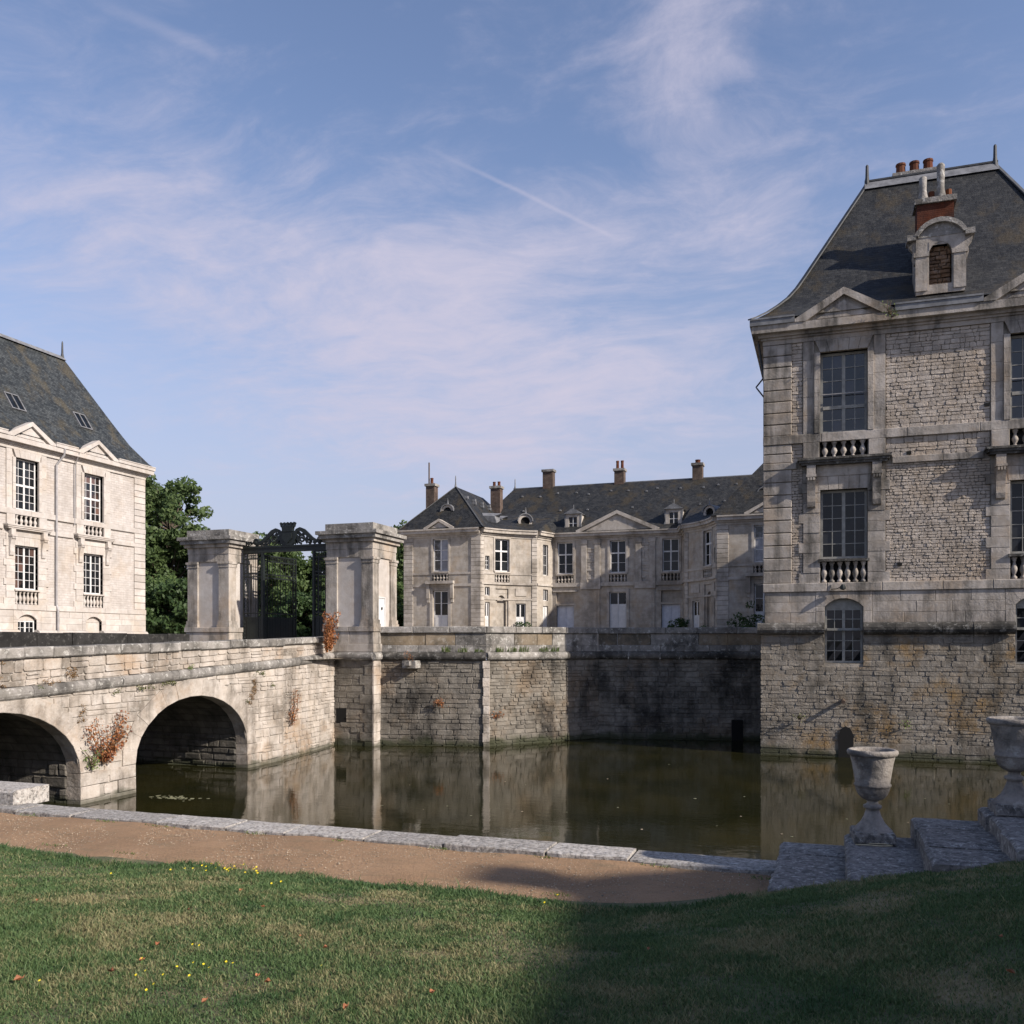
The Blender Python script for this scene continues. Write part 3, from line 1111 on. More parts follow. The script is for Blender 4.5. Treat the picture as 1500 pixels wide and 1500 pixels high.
def facade(T, o, u, n, Wd, bays, near, ends=(True, True), vis=None):
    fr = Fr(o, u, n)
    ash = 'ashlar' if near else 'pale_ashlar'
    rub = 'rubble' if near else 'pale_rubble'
    hw = 0.80
    # ---- wall core with openings
    holes = []
    for c in bays:
        holes += [(c - hw, c + hw, 7.08, 9.57), (c - hw, c + hw, 11.62, 14.53), (c - hw, c + hw, 10.705, 11.295), (c - hw, c + hw, 6.225, 6.98)]
    mb = MB()
    wall_holes(mb, fr, 0, Wd, 5.9, 15.2, holes, -0.03, 0.32)
    mb.build('wall', 'mortar' if near else rub, T)
    bh = []
    for c in bays:
        bh.append((c - 0.65, c + 0.65, 3.32, 5.66))
    mb = MB()
    wall_holes(mb, fr, 0, Wd, 4.5, 5.9, [(a, b, max(4.5, q), r_) for a, b, q, r_ in bh], 0.04, 0.40)
    mb.build('basement_wall', 'mortar' if near else ash, T)
    tilt = 0.30 / 4.5
    frb = Fr(Vector(o) + Vector(n) * 0.36, u, n, tilt)
    mb = MB()
    wall_holes(mb, frb, -0.02, Wd + 0.02, -0.6, 4.5, [(a, b, q, 4.5) for a, b, q, r_ in bh], -0.03, 0.42)
    mb.build('batter_wall', 'mortar' if near else rub, T)

    # ---- rubble
    qw = 0.95
    sets = []
    if near:
        blk_up = [(c - 1.40, c + 1.40) for c in bays]
        ends_b = ([(0, qw)] if ends[0] else []) + ([(Wd - qw, Wd)] if ends[1] else [])
        full = [(0.0, Wd)] if vis is None else [vis]
        sets.append((fr, field(Z_L2[1], Z_TOP, 0.145, 0.27, lambda a, b: minus(full, blk_up + ends_b), joint=0.012), -0.05, 0.0))
        sets.append((fr, field(Z_L1[1], Z_L2[0], 0.14, 0.26, lambda a, b: minus(full, blk_up + ends_b), joint=0.012), -0.05, 0.0))
        sets.append((fr, field(Z_BAND[1], Z_L1[0], 0.105, 0.20, lambda a, b: minus(full, blk_up + ends_b), joint=0.012), -0.05, 0.0))
        lay(T, sets, 190, 'rubble_stone', 'rubble', jd=0.010, ch=0.011)
        full = [(-0.14, Wd + 0.14)] if vis is None else [vis]
        hb = lambda a, b: minus(full, [(c - 0.65, c + 0.65) for c in bays] if b > 3.34 else [])
        s2 = [(frb, field(2.5, 4.36, 0.20, 0.42, hb, joint=0.010), -0.05, 0.0), (frb, field(0.55, 2.5, 0.14, 0.32, hb, joint=0.013, jit=0.012), -0.05, 0.0),
              (frb, field(-0.2, 0.55, 0.24, 0.7, hb), -0.05, 0.02)]
        lay(T, s2, 110, 'footing_stone', 'moat_rubble', jd=0.013, ch=0.014)

    # ---- rusticated corners
    for (a, b) in ([(-0.05, qw)] if ends[0] else []) + ([(Wd - qw, Wd + 0.05)] if ends[1] else []):
        for (v0, v1, cnt) in ((Z_BAND[1], Z_L1[0], 9), (Z_L1[1], Z_L2[0], 2), (Z_L2[1], Z_TOP, 8)):
            for i in range(cnt):
                z0, z1 = v0 + (v1 - v0) * i / cnt, v0 + (v1 - v0) * (i + 1) / cnt
                one('quoin', ash, T, fr, rect(a, b, z0 + 0.014, z1 - 0.014), -0.1, 0.055, ch=0.02, jd=0.006)
    # ---- basement ashlar, cordon, bands
    segs = minus([(0.0, Wd)] if vis is None else [vis], [(c - 0.95, c + 0.95) for c in bays])
    for (a, b) in segs:
        for i in range(3):
            z0 = 4.78 + (5.9 - 4.78) * i / 3
            blocks('ashlar_block', ash, T, fr, a, b, z0 + 0.004, z0 + 0.37, -0.02, 0.075, 1.05 + 0.2 * (i % 2), ch=0.008, jd=0.004)
    for c in bays:
        ap, (cc, zc, r, a0) = half_arch(c, 0.65, 5.36, 0.30, 7)
        outer = []
        for (x, z) in ap:
            k = (5.895 - zc) / max(0.2, (z - zc))
            xx = cc + (x - cc) * k
            outer.append((max(c - 0.945, min(c + 0.945, xx)), 5.895))
        outer[0] = (c - 0.945, 5.60)
        outer[-1] = (c + 0.945, 5.60)
        voussoirs('voussoir', ash, T, fr, ap, outer, -0.02, 0.08, ch=0.006, jd=0.003)
        one('voussoir', ash, T, fr, [(c - 0.945, 5.60), outer[1], (c - 0.945, 5.895)], -0.02, 0.079, ch=0.004, jd=0)
        one('voussoir', ash, T, fr, [(c + 0.945, 5.60), (c + 0.945, 5.895), outer[-2]], -0.02, 0.079, ch=0.004, jd=0)
        for s in (-1, 1):
            z = 4.78
            while z < 5.55:
                zz = min(z + 0.41, 5.36 if z < 5.3 else 5.6)
                a, b = sorted((c + s * 0.65, c + s * 0.945))
                if zz - z > 0.05:
                    one('jamb_stone', ash, T, fr, rect(a, b, z + 0.004, zz - 0.004), -0.3, 0.078, ch=0.008, jd=0.003)
                z = zz if zz > z else 9
                if z >= 5.36:
                    break
            a, b = sorted((c + s * 0.66, c + s * 0.945))
            one('jamb_stone', ash, T, fr, [(a, 5.364), (b, 5.364), (b, 5.597), (a, 5.37)] if s > 0 else [(a, 5.364), (b, 5.364), (b, 5.37), (a, 5.597)],
                -0.05, 0.076, ch=0.004, jd=0.0)
        # head panel above the casement
        mb = MB()
        prism(mb, fr, [(c - 0.65, 5.30)] + [(c + 0.65, 5.30)] + ap[::-1], -0.22, -0.12, 0.5)
        mb.build('window_head', 'grey_wood' if near else ash, T)
        if not near and c == bays[-1]:
            one('blocking', ash, T, fr, rect(c - 0.65, c + 0.65, 3.3, 5.31), -0.3, -0.15, ch=0.01)
            continue
        window(T, fr, c - 0.64, c + 0.64, 3.34, 5.31, -0.13, [(0, 0.62, 3), (0.62, 1, 2)], frame='grey_wood' if near else 'white_wood', each=near, pane='glass', fw=0.075)
    segs2 = minus([(-0.25, Wd + 0.25)] if vis is None else [vis], [(c - 0.655, c + 0.655) for c in bays])
    for (a, b) in segs2:
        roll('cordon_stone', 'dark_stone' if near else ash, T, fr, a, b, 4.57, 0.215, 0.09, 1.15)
    full = [(-0.06, Wd + 0.06)] if vis is None else [vis]
    for (a, b) in full:
        blocks('band_stone', ash, T, fr, a, b, Z_BAND[0] + 0.002, Z_BAND[1], -0.05, 0.13, 1.9, ch=0.02, jd=0.003)
        blocks('band_stone', ash, T, fr, a, b, Z_L2[0], Z_L2[1], -0.05, 0.085, 2.2, ch=0.015, jd=0.003)
    for (a, b) in minus(full, [(c - 1.6, c + 1.6) for c in bays]):
        blocks('band_stone', ash, T, fr, a, b, Z_L1[0], Z_L1[1], -0.05, 0.075, 1.6, ch=0.015, jd=0.003)

    # ---- bays
    for bi, c in enumerate(bays):
        for s in (-1, 1):
            a, b = sorted((c + s * hw, c + s * 1.38))
            cnt = 11
            for i in range(cnt):                                # lower jambs in long and short work
                z0, z1 = Z_BAND[1] + (10.2 - Z_BAND[1]) * i / cnt, Z_BAND[1] + (10.2 - Z_BAND[1]) * (i + 1) / cnt
                ex = 0.16 if (i % 3 == 0) else 0.0
                aa, bb = (a - (ex if s < 0 else 0), b + (ex if s > 0 else 0))
                one('jamb_stone', ash, T, fr, rect(aa, bb, z0 + 0.004, z1 - 0.004), -0.3, 0.03 + 0.012 * (i % 2), ch=0.008, jd=0.004)
            a1, b1 = sorted((c + s * 0.83, c + s * 1.38))
            one('dado_block', ash, T, fr, rect(a1, b1, 10.705, Z_L2[0] - 0.003), -0.05, 0.09, ch=0.012)
            i0, i1 = sorted((c + s * hw, c + s * 1.0))
            j0, j1 = sorted((c + s * 1.004, c + s * 1.38))
            for i in range(6):
                z0, z1 = Z_L2[1] + (14.53 - Z_L2[1]) * i / 6, Z_L2[1] + (14.53 - Z_L2[1]) * (i + 1) / 6
                one('architrave_stone', ash, T, fr, rect(i0, i1, z0 + 0.003, z1 - 0.003), -0.3, 0.10, ch=0.008, jd=0.002)
            for i in range(5):
                z0, z1 = Z_L2[1] + (Z_TOP - Z_L2[1]) * i / 5, Z_L2[1] + (Z_TOP - Z_L2[1]) * (i + 1) / 5
                one('jamb_stone', ash, T, fr, rect(j0, j1, z0 + 0.003, z1 - 0.003), -0.05, 0.045, ch=0.008, jd=0.003)
            # console bracket
            mb = MB()
            k0 = c + s * 1.10
            prof = [(8.93, 0.06), (8.98, 0.13), (9.15, 0.17), (9.35, 0.15), (9.55, 0.17), (9.80, 0.24), (9.98, 0.30), (10.02, 0.30)]
            cn = []
            vs = []
            for (z, d) in prof:
                vs += [fr(k0 - 0.14, z, 0.03), fr(k0 + 0.14, z, 0.03), fr(k0 + 0.14, z, d), fr(k0 - 0.14, z, d)]
            fs = [(0, 1, 2, 3)]
            for i in range(len(prof) - 1):
                for q in range(4):
                    l = (q + 1) % 4
                    fs.append((i * 4 + q, i * 4 + l, i * 4 + 4 + l, i * 4 + 4 + q))
            fs.append(tuple((len(prof) - 1) * 4 + q for q in (3, 2, 1, 0)))
            mb.add(vs, fs, 0.55)
            for q in (-0.09, 0.0, 0.09):
                box(mb, fr, k0 + q - 0.03, k0 + q + 0.03, 9.90, 10.0, 0.25, 0.345, 0.6)
            box(mb, fr, k0 - 0.17, k0 + 0.17, 10.022, 10.11, 0.03, 0.35, 0.6)
            box(mb, fr, k0 - 0.15, k0 + 0.15, 10.112, 10.44, 0.03, 0.27, 0.5)
            mb.build('console', ash, T)
        # flat arches
        for (v0, v1, m_, dd) in ((9.57, 10.05, 5, 0.05), (14.53, 14.96, 5, 0.11)):
            kk = 1.06 if v0 < 11 else 1.0
            for i in range(m_):
                f0, f1 = -1 + 2 * i / m_, -1 + 2 * (i + 1) / m_
                k2 = 1.22 if v0 > 11 else 1.14
                a, b = c + f0 * hw * kk, c + f1 * hw * kk
                a2, b2 = c + f0 * hw * k2, c + f1 * hw * k2
                one('lintel_stone', ash, T, fr, [(a + 0.004, v0), (b - 0.004, v0), (b2 - 0.004, v1), (a2 + 0.004, v1)], -0.3, dd, ch=0.008, jd=0.004)
        one('frieze_block', ash, T, fr, rect(c - 0.93, c + 0.93, 10.055, 10.447), -0.05, 0.06, ch=0.01)
        # ledge over the consoles
        mb = MB()
        for (q0, q1, w_, d_) in ((10.45, 10.53, 1.44, 0.28), (10.531, 10.62, 1.52, 0.33), (10.621, 10.70, 1.57, 0.37)):
            box(mb, fr, c - w_, c + w_, q0, q1, -0.04, d_, 0.35)
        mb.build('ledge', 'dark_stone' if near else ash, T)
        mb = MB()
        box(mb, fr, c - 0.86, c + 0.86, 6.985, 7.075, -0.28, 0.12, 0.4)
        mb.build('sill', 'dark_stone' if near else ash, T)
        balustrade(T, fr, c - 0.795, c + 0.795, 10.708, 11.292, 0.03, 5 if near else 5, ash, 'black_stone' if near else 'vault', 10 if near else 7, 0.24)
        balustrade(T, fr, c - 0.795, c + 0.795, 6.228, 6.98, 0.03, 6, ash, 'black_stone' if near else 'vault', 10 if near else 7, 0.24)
        # casements
        fm = 'grey_wood' if near else 'white_wood'
        window(T, fr, c - hw + 0.005, c + hw - 0.005, 7.085, 9.565, -0.20, [(0, 1, 5)], frame=fm, each=near, pane='glass' if near else ('warm_glass' if bi == 0 else 'glass'), fw=0.09 if near else 0.08)
        wd = window(T, fr, c - hw + 0.005, c + hw - 0.005, 11.63, 14.525, -0.20, [(0, 0.31, 2), (0.31, 1, 4)] if near else [(0, 0.48, 3), (0.48, 1, 3)], frame=fm, each=near,
                    pane='sky_glass' if near else ('warm_glass' if bi else 'glass'), fw=0.09 if near else 0.08, transom=0.12)
        if near:
            mb = MB()
            tube(mb, [fr(c - hw, 13.02, -0.08), fr(c + hw, 13.02, -0.08)], 0.018)
            mb.build('guard_rail', 'zinc_pipe', wd)
        pediment(T, fr, c, 1.66, 15.60, 16.66, 0.47, ash)
    # ---- entablature
    mb = MB()
    lay_ = ((14.975, 15.14, 0.07), (15.141, 15.22, 0.13), (15.221, 15.33, 0.22), (15.331, 15.60, 0.44))
    for (z0, z1, d) in lay_:
        box(mb, fr, -d, Wd + d, z0, z1, -0.3, d, 0.5)
    mb.build('cornice', ash, T)
    for (a, b) in minus([(-0.5, Wd + 0.5)], [(c - 1.67, c + 1.67) for c in bays]):
        gm = MB()
        box(gm, fr, a, b, 15.602, 15.80, 0.0, 0.50, 0.5)
        box(gm, fr, a, b, 15.80, 15.86, 0.0, 0.53, 0.5)
        gm.build('gutter', 'lead' if near else 'pale_ashlar', T)
    return fr


# ---- right pavilion
RX0, RX1, RY0 = -2.13, 9.43, 34.6
RP = thing('moat_pavilion', (3.65, 40.5, 0), 'tall weathered grey stone pavilion with steep slate roof rising straight out of the moat', 'building')
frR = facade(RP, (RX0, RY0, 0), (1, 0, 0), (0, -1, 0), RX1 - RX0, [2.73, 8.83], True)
RY1 = 46.6
mb = MB()      # side and rear walls
frS = Fr((RX0, RY1, 0), (0, -1, 0), (-1, 0, 0))
D = RY1 - RY0
box(mb, frS, 0, D - 0.01, 4.4, 15.2, -0.3, -0.01, 0.5)
box(mb, frS, 0, D + 0.05, -0.6, 4.4, -0.3, 0.11, 0.5)
frE = Fr((RX1, RY0, 0), (0, 1, 0), (1, 0, 0))
box(mb, frE, 0.01, D, 4.4, 15.2, -0.3, -0.01, 0.5)
box(mb, frE, 0.01, D, -0.6, 4.4, -0.3, 0.12, 0.5)
wbox(mb, RX0 + 0.31, RX1 - 0.31, RY1 - 0.3, RY1, -0.6, 15.2, 0.5)
mb.build('side_wall', 'rubble', RP)
mb = MB()
for (z0, z1, d) in ((14.975, 15.14, 0.07), (15.141, 15.22, 0.13), (15.221, 15.33, 0.22), (15.331, 15.60, 0.44)):
    box(mb, frS, -d, D - 0.31, z0, z1, -0.3, d, 0.5)
    box(mb, frE, 0.31, D + d, z0, z1, -0.3, d, 0.5)
for (z0, z1, d) in ((15.602, 15.80, 0.50), (15.801, 15.86, 0.53)):
    box(mb, frS, -d, D - 0.01, z0, z1, 0.0, d, 0.5)
    box(mb, frE, 0.01, D + d, z0, z1, 0.0, d, 0.5)
mb.build('side_cornice', 'ashlar', RP)
PROF = [(0.0, 15.84), (0.06, 16.04), (0.14, 16.36), (0.22, 16.74), (0.30, 17.17), (0.37, 17.66), (0.44, 18.25), (1.0, 23.15)]
roofR = hip_roof('roof', 'slate', RP, RX0 - 0.5, RX1 + 0.5, RY0 - 0.40, RY1 + 0.5, (4.25, 3.55), (6.3, 6.4), PROF)
rl, rr = RX0 - 0.5 + 4.25, RX1 + 0.5 - 3.55
ry = RY0 - 0.5 + 6.4
mb = MB()
# lead saddle along the ridge
vs = [(rl - 0.1, ry - 0.34, 22.80), (rr + 0.1, ry - 0.34, 22.80), (rr + 0.1, ry, 23.24), (rl - 0.1, ry, 23.24), (rl - 0.1, ry + 0.34, 22.80), (rr + 0.1, ry + 0.34, 22.80)]
mb.add(vs, [(0, 1, 2, 3), (3, 2, 5, 4), (0, 3, 4), (1, 5, 2)], 0.5)
mb.build('ridge_lead', 'lead', roofR)
mb = MB()
strip_box(mb, (rl - 0.1, ry, 23.25), (rr + 0.1, ry, 23.25), 0.06, 0.035)
mb.build('ridge_roll', 'dark_lead', roofR)
for x in (rl, rr):
    mb = MB()
    lathe(mb, [(0.16, 0), (0.10, 0.25), (0.07, 0.5), (0.06, 0.95), (0.02, 1.0)], (x, ry, 22.95), 8)
    mb.build('finial', 'dark_lead', roofR)
for (sx, cx) in ((0, 0), (1, 0)):
    mb = MB()
    for (s0, z0), (s1, z1) in zip(PROF, PROF[1:]):
        x0 = (RX0 - 0.5 + 4.25 * s0) if sx == 0 else (RX1 + 0.5 - 3.55 * s0)
        x1 = (RX0 - 0.5 + 4.25 * s1) if sx == 0 else (RX1 + 0.5 - 3.55 * s1)
        strip_box(mb, (x0, RY0 - 0.5 + 6.4 * s0, z0 + 0.02), (x1, RY0 - 0.5 + 6.4 * s1, z1 + 0.02), 0.08, 0.025)
    mb.build('hip_roll', 'dark_lead', roofR)


def roof_y(z):
    for (s0, z0), (s1, z1) in zip(PROF, PROF[1:]):
        if z0 <= z <= z1:
            return RY0 - 0.5 + 6.4 * (s0 + (s1 - s0) * (z - z0) / (z1 - z0))


# stone dormer with blocked arched niche
dc, dyf = 3.78, 34.86
frD = Fr((dc, dyf, 0), (1, 0, 0), (0, -1, 0))
mb = MB()
arc, _ = half_arch(0, 0.36, 17.75, 0.34, 10)
wall_holes(mb, frD, -0.78, 0.78, 16.3, 18.55, [(-0.36, 0.36, 16.62, 18.0)], 0.0, 0.30)
box(mb, frD, -0.78, -0.36, 16.3, 18.55, -1.35, -0.02, 0.5)
box(mb, frD, 0.36, 0.78, 16.3, 18.55, -1.35, -0.02, 0.5)
box(mb, frD, -0.36, 0.36, 18.0, 18.55, -1.35, -0.02, 0.5)
dorm = mb.build('dormer', 'ashlar', RP)
mb = MB()
for (x, z), (x2, z2) in zip(arc, arc[1:]):
    prism(mb, frD, [(x, z), (x2, z2), (x2, 18.12), (x, 18.12)], -0.28, 0.012, 0.5)
mb.build('niche_arch', 'ashlar', dorm)
for a, b in ((-0.86, -0.36), (0.36, 0.86)):
    mb = MB()
    box(mb, frD, a, b, 17.62, 17.78, -0.2, 0.07, 0.5)
    box(mb, frD, a + 0.06, b - 0.05, 16.42, 17.615, -0.1, 0.04, 0.5)
    mb.build('impost', 'ashlar', dorm)
infill = []
for p_ in field(16.63, 18.05, 0.14, 0.25, lambda a, b: [(-0.36, 0.36)], joint=0.02):
    infill.append(p_)
mb = MB()
for p_ in infill:
    stone(mb, frD, p_, -0.3, -0.19, jd=0.04, ch=0.02)
mb.build('niche_infill', 'ochre_infill', dorm)
mb = MB()                                                   # arched hood with straight ears
ha, _ = half_arch(0, 0.72, 18.32, 0.42, 12)
hb_, _ = half_arch(0, 0.86, 18.34, 0.56, 12)
for i in range(12):
    prism(mb, frD, [ha[i], ha[i + 1], hb_[i + 1], hb_[i]], -1.2, 0.16, 0.55)
box(mb, frD, -1.08, -0.78, 18.20, 18.40, -0.5, 0.15, 0.55)
box(mb, frD, 0.78, 1.08, 18.20, 18.40, -0.5, 0.15, 0.55)
for i in range(12):
    prism(mb, frD, [(ha[i][0], 18.3), (ha[i + 1][0], 18.3), ha[i + 1], ha[i]], -1.2, 0.02, 0.5)
mb.build('hood', 'lichen_stone', dorm)
for s in (-1, 1):
    mb = MB()
    prof = [(18.2, 0.27), (18.0, 0.22), (17.85, 0.10), (17.65, 0.13), (17.4, 0.06)]
    poly = [(s * 0.78, 18.2)] + [(s * (0.78 + w_), z) for z, w_ in prof] + [(s * 0.78, 17.4)]
    prism(mb, frD, poly if s < 0 else poly[::-1], -0.22, -0.03, 0.5)
    mb.build('scroll_wing', 'ashlar', dorm)
ch = chimney(RP, 3.18, 4.42, 36.55, 37.35, 17.8, 20.22, 0)
for (x, h, lean) in ((3.42, 1.0, 0.0), (4.02, 1.4, 0.06)):
    mb = MB()
    lathe(mb, [(0.26, 0), (0.2, 0.12), (0.15, 0.32), (0.125, 0.5), (0.14, h * 0.95), (0.08, h)], (x, 36.95, 20.42), 10)
    mb.build('chimney_pot', 'lichen_stone', ch, smooth=True)
for x in (3.72, 4.30):
    mb = MB()
    lathe(mb, [(0.12, 0), (0.11, 0.45)], (x, 37.1, 20.42), 8)
    mb.build('chimney_pot', 'clay_pot', ch)
chimney(RP, 2.75, 4.35, 41.6, 42.4, 18, 23.72, 3, pot_h=0.55, potr=0.2, mat='brick_chimney')
# small things on this facade
for (x, z) in ((1.96, 12.35), (2.75, 10.72), (2.45, 6.83), (5.2, 12.2)):
    mb = MB()
    box(mb, frR, x - RX0 - 0.08, x - RX0 + 0.08, z - 0.055, z + 0.055, 0.0, 0.032, 0.5)
    mb.build('putlog_hole', 'void', RP)
mb = MB()
a = frR(2.62, 6.05, 0.14)
tube(mb, [(a[0] - 0.32, a[1], 6.14), (a[0] - 0.32, a[1] - 0.02, 5.98), (a[0] - 0.1, a[1] - 0.03, 6.0), (a[0] + 0.05, a[1] - 0.12, 6.08)], 0.015)
lathe(mb, [(0.03, -0.1), (0.10, -0.06), (0.10, 0.02), (0.05, 0.10)], (a[0] + 0.08, a[1] - 0.16, 6.04), 8)
mb.build('wall_lamp', 'black_iron', RP)
mb = MB()
yb = RY0 - 0.36 + 0.30 / 4.5 * 2.0
tube(mb, [(0.58, yb + 0.1, 2.02), (0.58, yb - 0.34, 1.97)], 0.07, 8)
mb.build('waste_pipe', 'rust_pipe', RP)
mb = MB()
tube(mb, [(RX0 - 0.05, RY0 + 0.4, 13.2), (RX0 - 0.30, RY0 + 0.4, 13.55), (RX0 - 0.34, RY0 + 0.4, 13.6), (RX0 - 0.05, RY0 + 0.4, 13.95)], 0.03)
tube(mb, [(RX0 - 0.28, RY0 + 0.45, 15.5), (RX0 - 0.16, RY0 + 0.45, 14.6), (RX0 - 0.07, RY0 + 0.45, 14.0)], 0.05)
mb.build('downpipe', 'dark_lead', RP)
mb = MB()      # low arched drain
dp = [(0.42, -0.2)] + [(0.42, 0.75), (0.5, 0.98), (0.66, 1.1), (0.82, 1.02), (0.92, 0.8)] + [(0.92, -0.2)]
frDr = Fr((RX0, RY0 - 0.36, 0), (1, 0, 0), (0, -1, 0), 0.30 / 4.5)
prism(mb, frDr, [(x - RX0, z) for x, z in dp][::-1], -0.02, 0.045, 0.5)
mb.build('drain_opening', 'void', RP)
# unseen lower range behind, added and lengthened to shade the château wing
mb = MB()
wbox(mb, 0.0, 9.2, RY1 + 0.01, 66.0, 0, 11.6, 0.5)
mb.build('rear_wall', 'rubble', RP)
hip_roof('rear_roof', 'slate', RP, -0.3, 9.6, RY1 - 2.0, 66.4, (4.9, 4.9), (0.1, 4.9), [(0, 11.6), (1, 16.0)])

# ---- left pavilion, seen on its long flank
LX, LY0, LY1 = -43.3, 27.5, 49.5
LP = thing('courtyard_pavilion', (-49, 38.5, 0), 'sunlit pale stone pavilion with dark slate roof and white windows behind the bridge', 'building')
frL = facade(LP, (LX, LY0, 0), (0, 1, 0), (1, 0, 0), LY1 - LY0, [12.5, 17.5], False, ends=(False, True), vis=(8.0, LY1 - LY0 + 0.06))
mb = MB()
frN = Fr((LX, LY1, 0), (-1, 0, 0), (0, 1, 0))
frN2 = Fr((LX - 9.6, LY0, 0), (1, 0, 0), (0, -1, 0))
box(mb, frN, 0.01, 9.6, -0.6, 15.2, -0.3, -0.01, 0.5)
box(mb, frN2, 0.0, 9.59, -0.6, 15.2, -0.3, -0.01, 0.5)
wbox(mb, LX - 9.6, LX - 9.3, LY0 + 0.31, LY1 - 0.31, -0.6, 15.2, 0.5)
mb.build('side_wall', 'pale_rubble', LP)
mb = MB()
for (z0, z1, d) in ((15.221, 15.33, 0.22), (15.331, 15.60, 0.44), (15.602, 15.80, 0.50), (15.801, 15.86, 0.53)):
    box(mb, frN, 0.31, 9.6 + d, z0, z1, -0.3, d, 0.5)
mb.build('side_cornice', 'pale_ashlar', LP)
PROFL = [(0.0, 15.84), (0.06, 16.08), (0.12, 16.42), (0.27, 17.28), (0.38, 18.10), (0.466, 18.76), (1.0, 22.98)]
roofL = hip_roof('roof', 'slate_blue', LP, LX - 10.1, LX + 0.40, LY0 - 0.5, LY1 + 0.5, (5.4, 5.1), (2.75, 2.75), PROFL)
rx = LX + 0.40 - 5.1
mb = MB()
vs = [(rx + 0.26, LY0 + 2.2, 22.80), (rx + 0.26, LY1 - 2.2, 22.80), (rx, LY1 - 2.2, 23.08), (rx, LY0 + 2.2, 23.08), (rx - 0.26, LY0 + 2.2, 22.80), (rx - 0.26, LY1 - 2.2, 22.80)]
mb.add(vs, [(0, 1, 2, 3), (3, 2, 5, 4), (1, 5, 2), (0, 3, 4)], 0.5)
mb.build('ridge_lead', 'lead', roofL)
mb = MB()
lathe(mb, [(0.12, 0), (0.07, 0.3), (0.05, 1.0), (0.02, 1.1)], (rx, LY1 - 2.3, 22.98), 8)
mb.build('finial', 'dark_lead', roofL)


def roof_xL(z):
    s = float(np.interp(z, [q[1] for q in PROFL], [q[0] for q in PROFL]))
    return LX + 0.40 - 5.1 * s


for (yc, zc) in ((40.55, 18.08), (45.7, 18.15)):
    mb = MB()
    x0, x1 = roof_xL(zc - 0.55), roof_xL(zc + 0.55)
    U = Vector((0, 1, 0))
    Vv = Vector((x1 - x0, 0, 1.1)).normalized()
    Nn = U.cross(Vv).normalized()
    cpt = Vector(((x0 + x1) / 2, yc, zc))

    class Fs:
        def __call__(s, u, v, d):
            return tuple(cpt + U * u + Vv * v + Nn * d)
    fs_ = Fs()
    sk = MB()
    for (a, b, c, e) in ((-0.5, -0.43, -0.62, 0.62), (0.43, 0.5, -0.62, 0.62), (-0.43, 0.43, -0.62, -0.55), (-0.43, 0.43, 0.55, 0.62), (-0.03, 0.03, -0.55, 0.55)):
        box(sk, fs_, a, b, c, e, -0.05, 0.10, 0.5)
    s_o = sk.build('skylight', 'lead', LP)
    for a, b in ((-0.43, -0.03), (0.03, 0.43)):
        pm = MB()
        box(pm, fs_, a, b, -0.55, 0.55, 0.02, 0.05, 0.2)
        pm.build('pane', 'glass', s_o)
mb = MB()
yp = 42.3
tube(mb, [(LX + 0.5, yp, 15.6), (LX + 0.42, yp, 15.2), (LX + 0.10, yp - 0.25, 14.6), (LX + 0.10, yp - 0.25, 6.3), (LX + 0.22, yp - 0.25, 6.0), (LX + 0.22, yp - 0.25, 3.6)], 0.065, 8)
mb.build('downpipe', 'zinc_pipe', LP)
mb = MB()
tube(mb, [(LX + 0.5, yp + 1.1, 15.6), (LX + 0.12, yp + 1.15, 14.8), (LX + 0.08, yp + 1.15, 11.2)], 0.03, 6)
mb.build('cable', 'zinc_pipe', LP)

# ================================================================ bridge
BX = -17.75                                   # face towards the viewer
BXF = -25.2                                   # far face
BY0, BYA, BY1 = 9.1, 27.1, 31.82
ARCHES = [(15.5, 2.53), (22.47, 2.53)]        # centre along the bridge, half span
SPR, RISE = 0.78, 1.72


def cord(Y):                                   # underside of the cordon
    return 2.72 + (Y - 15.67) * 0.0415


def top(Y):                                    # top of the parapet
    return 3.95 + (Y - 15.67) * 0.0225


BR = thing('stone_bridge', (BX - 3.5, 19, 0), 'old pale stone bridge with two dark arches crossing the moat to the iron gate', 'bridge')
frBr = Fr((BX, 0, 0), (0, 1, 0), (1, 0, 0))    # u = Y
frBa = Fr((BX - 0.10, BYA, 0), (BX - 0.75 - (BX - 0.10), BY1 - BYA, 0), (BY1 - BYA, 0.65, 0))
LA = math.hypot(0.65, BY1 - BYA)


def arch_z(Y, extra=0.0):
    for (c, h) in ARCHES:
        if abs(Y - c) < h + extra:
            return SPR + (RISE + extra) * math.sqrt(max(0.0, 1 - ((Y - c) / (h + extra)) ** 2))
    return -1.0


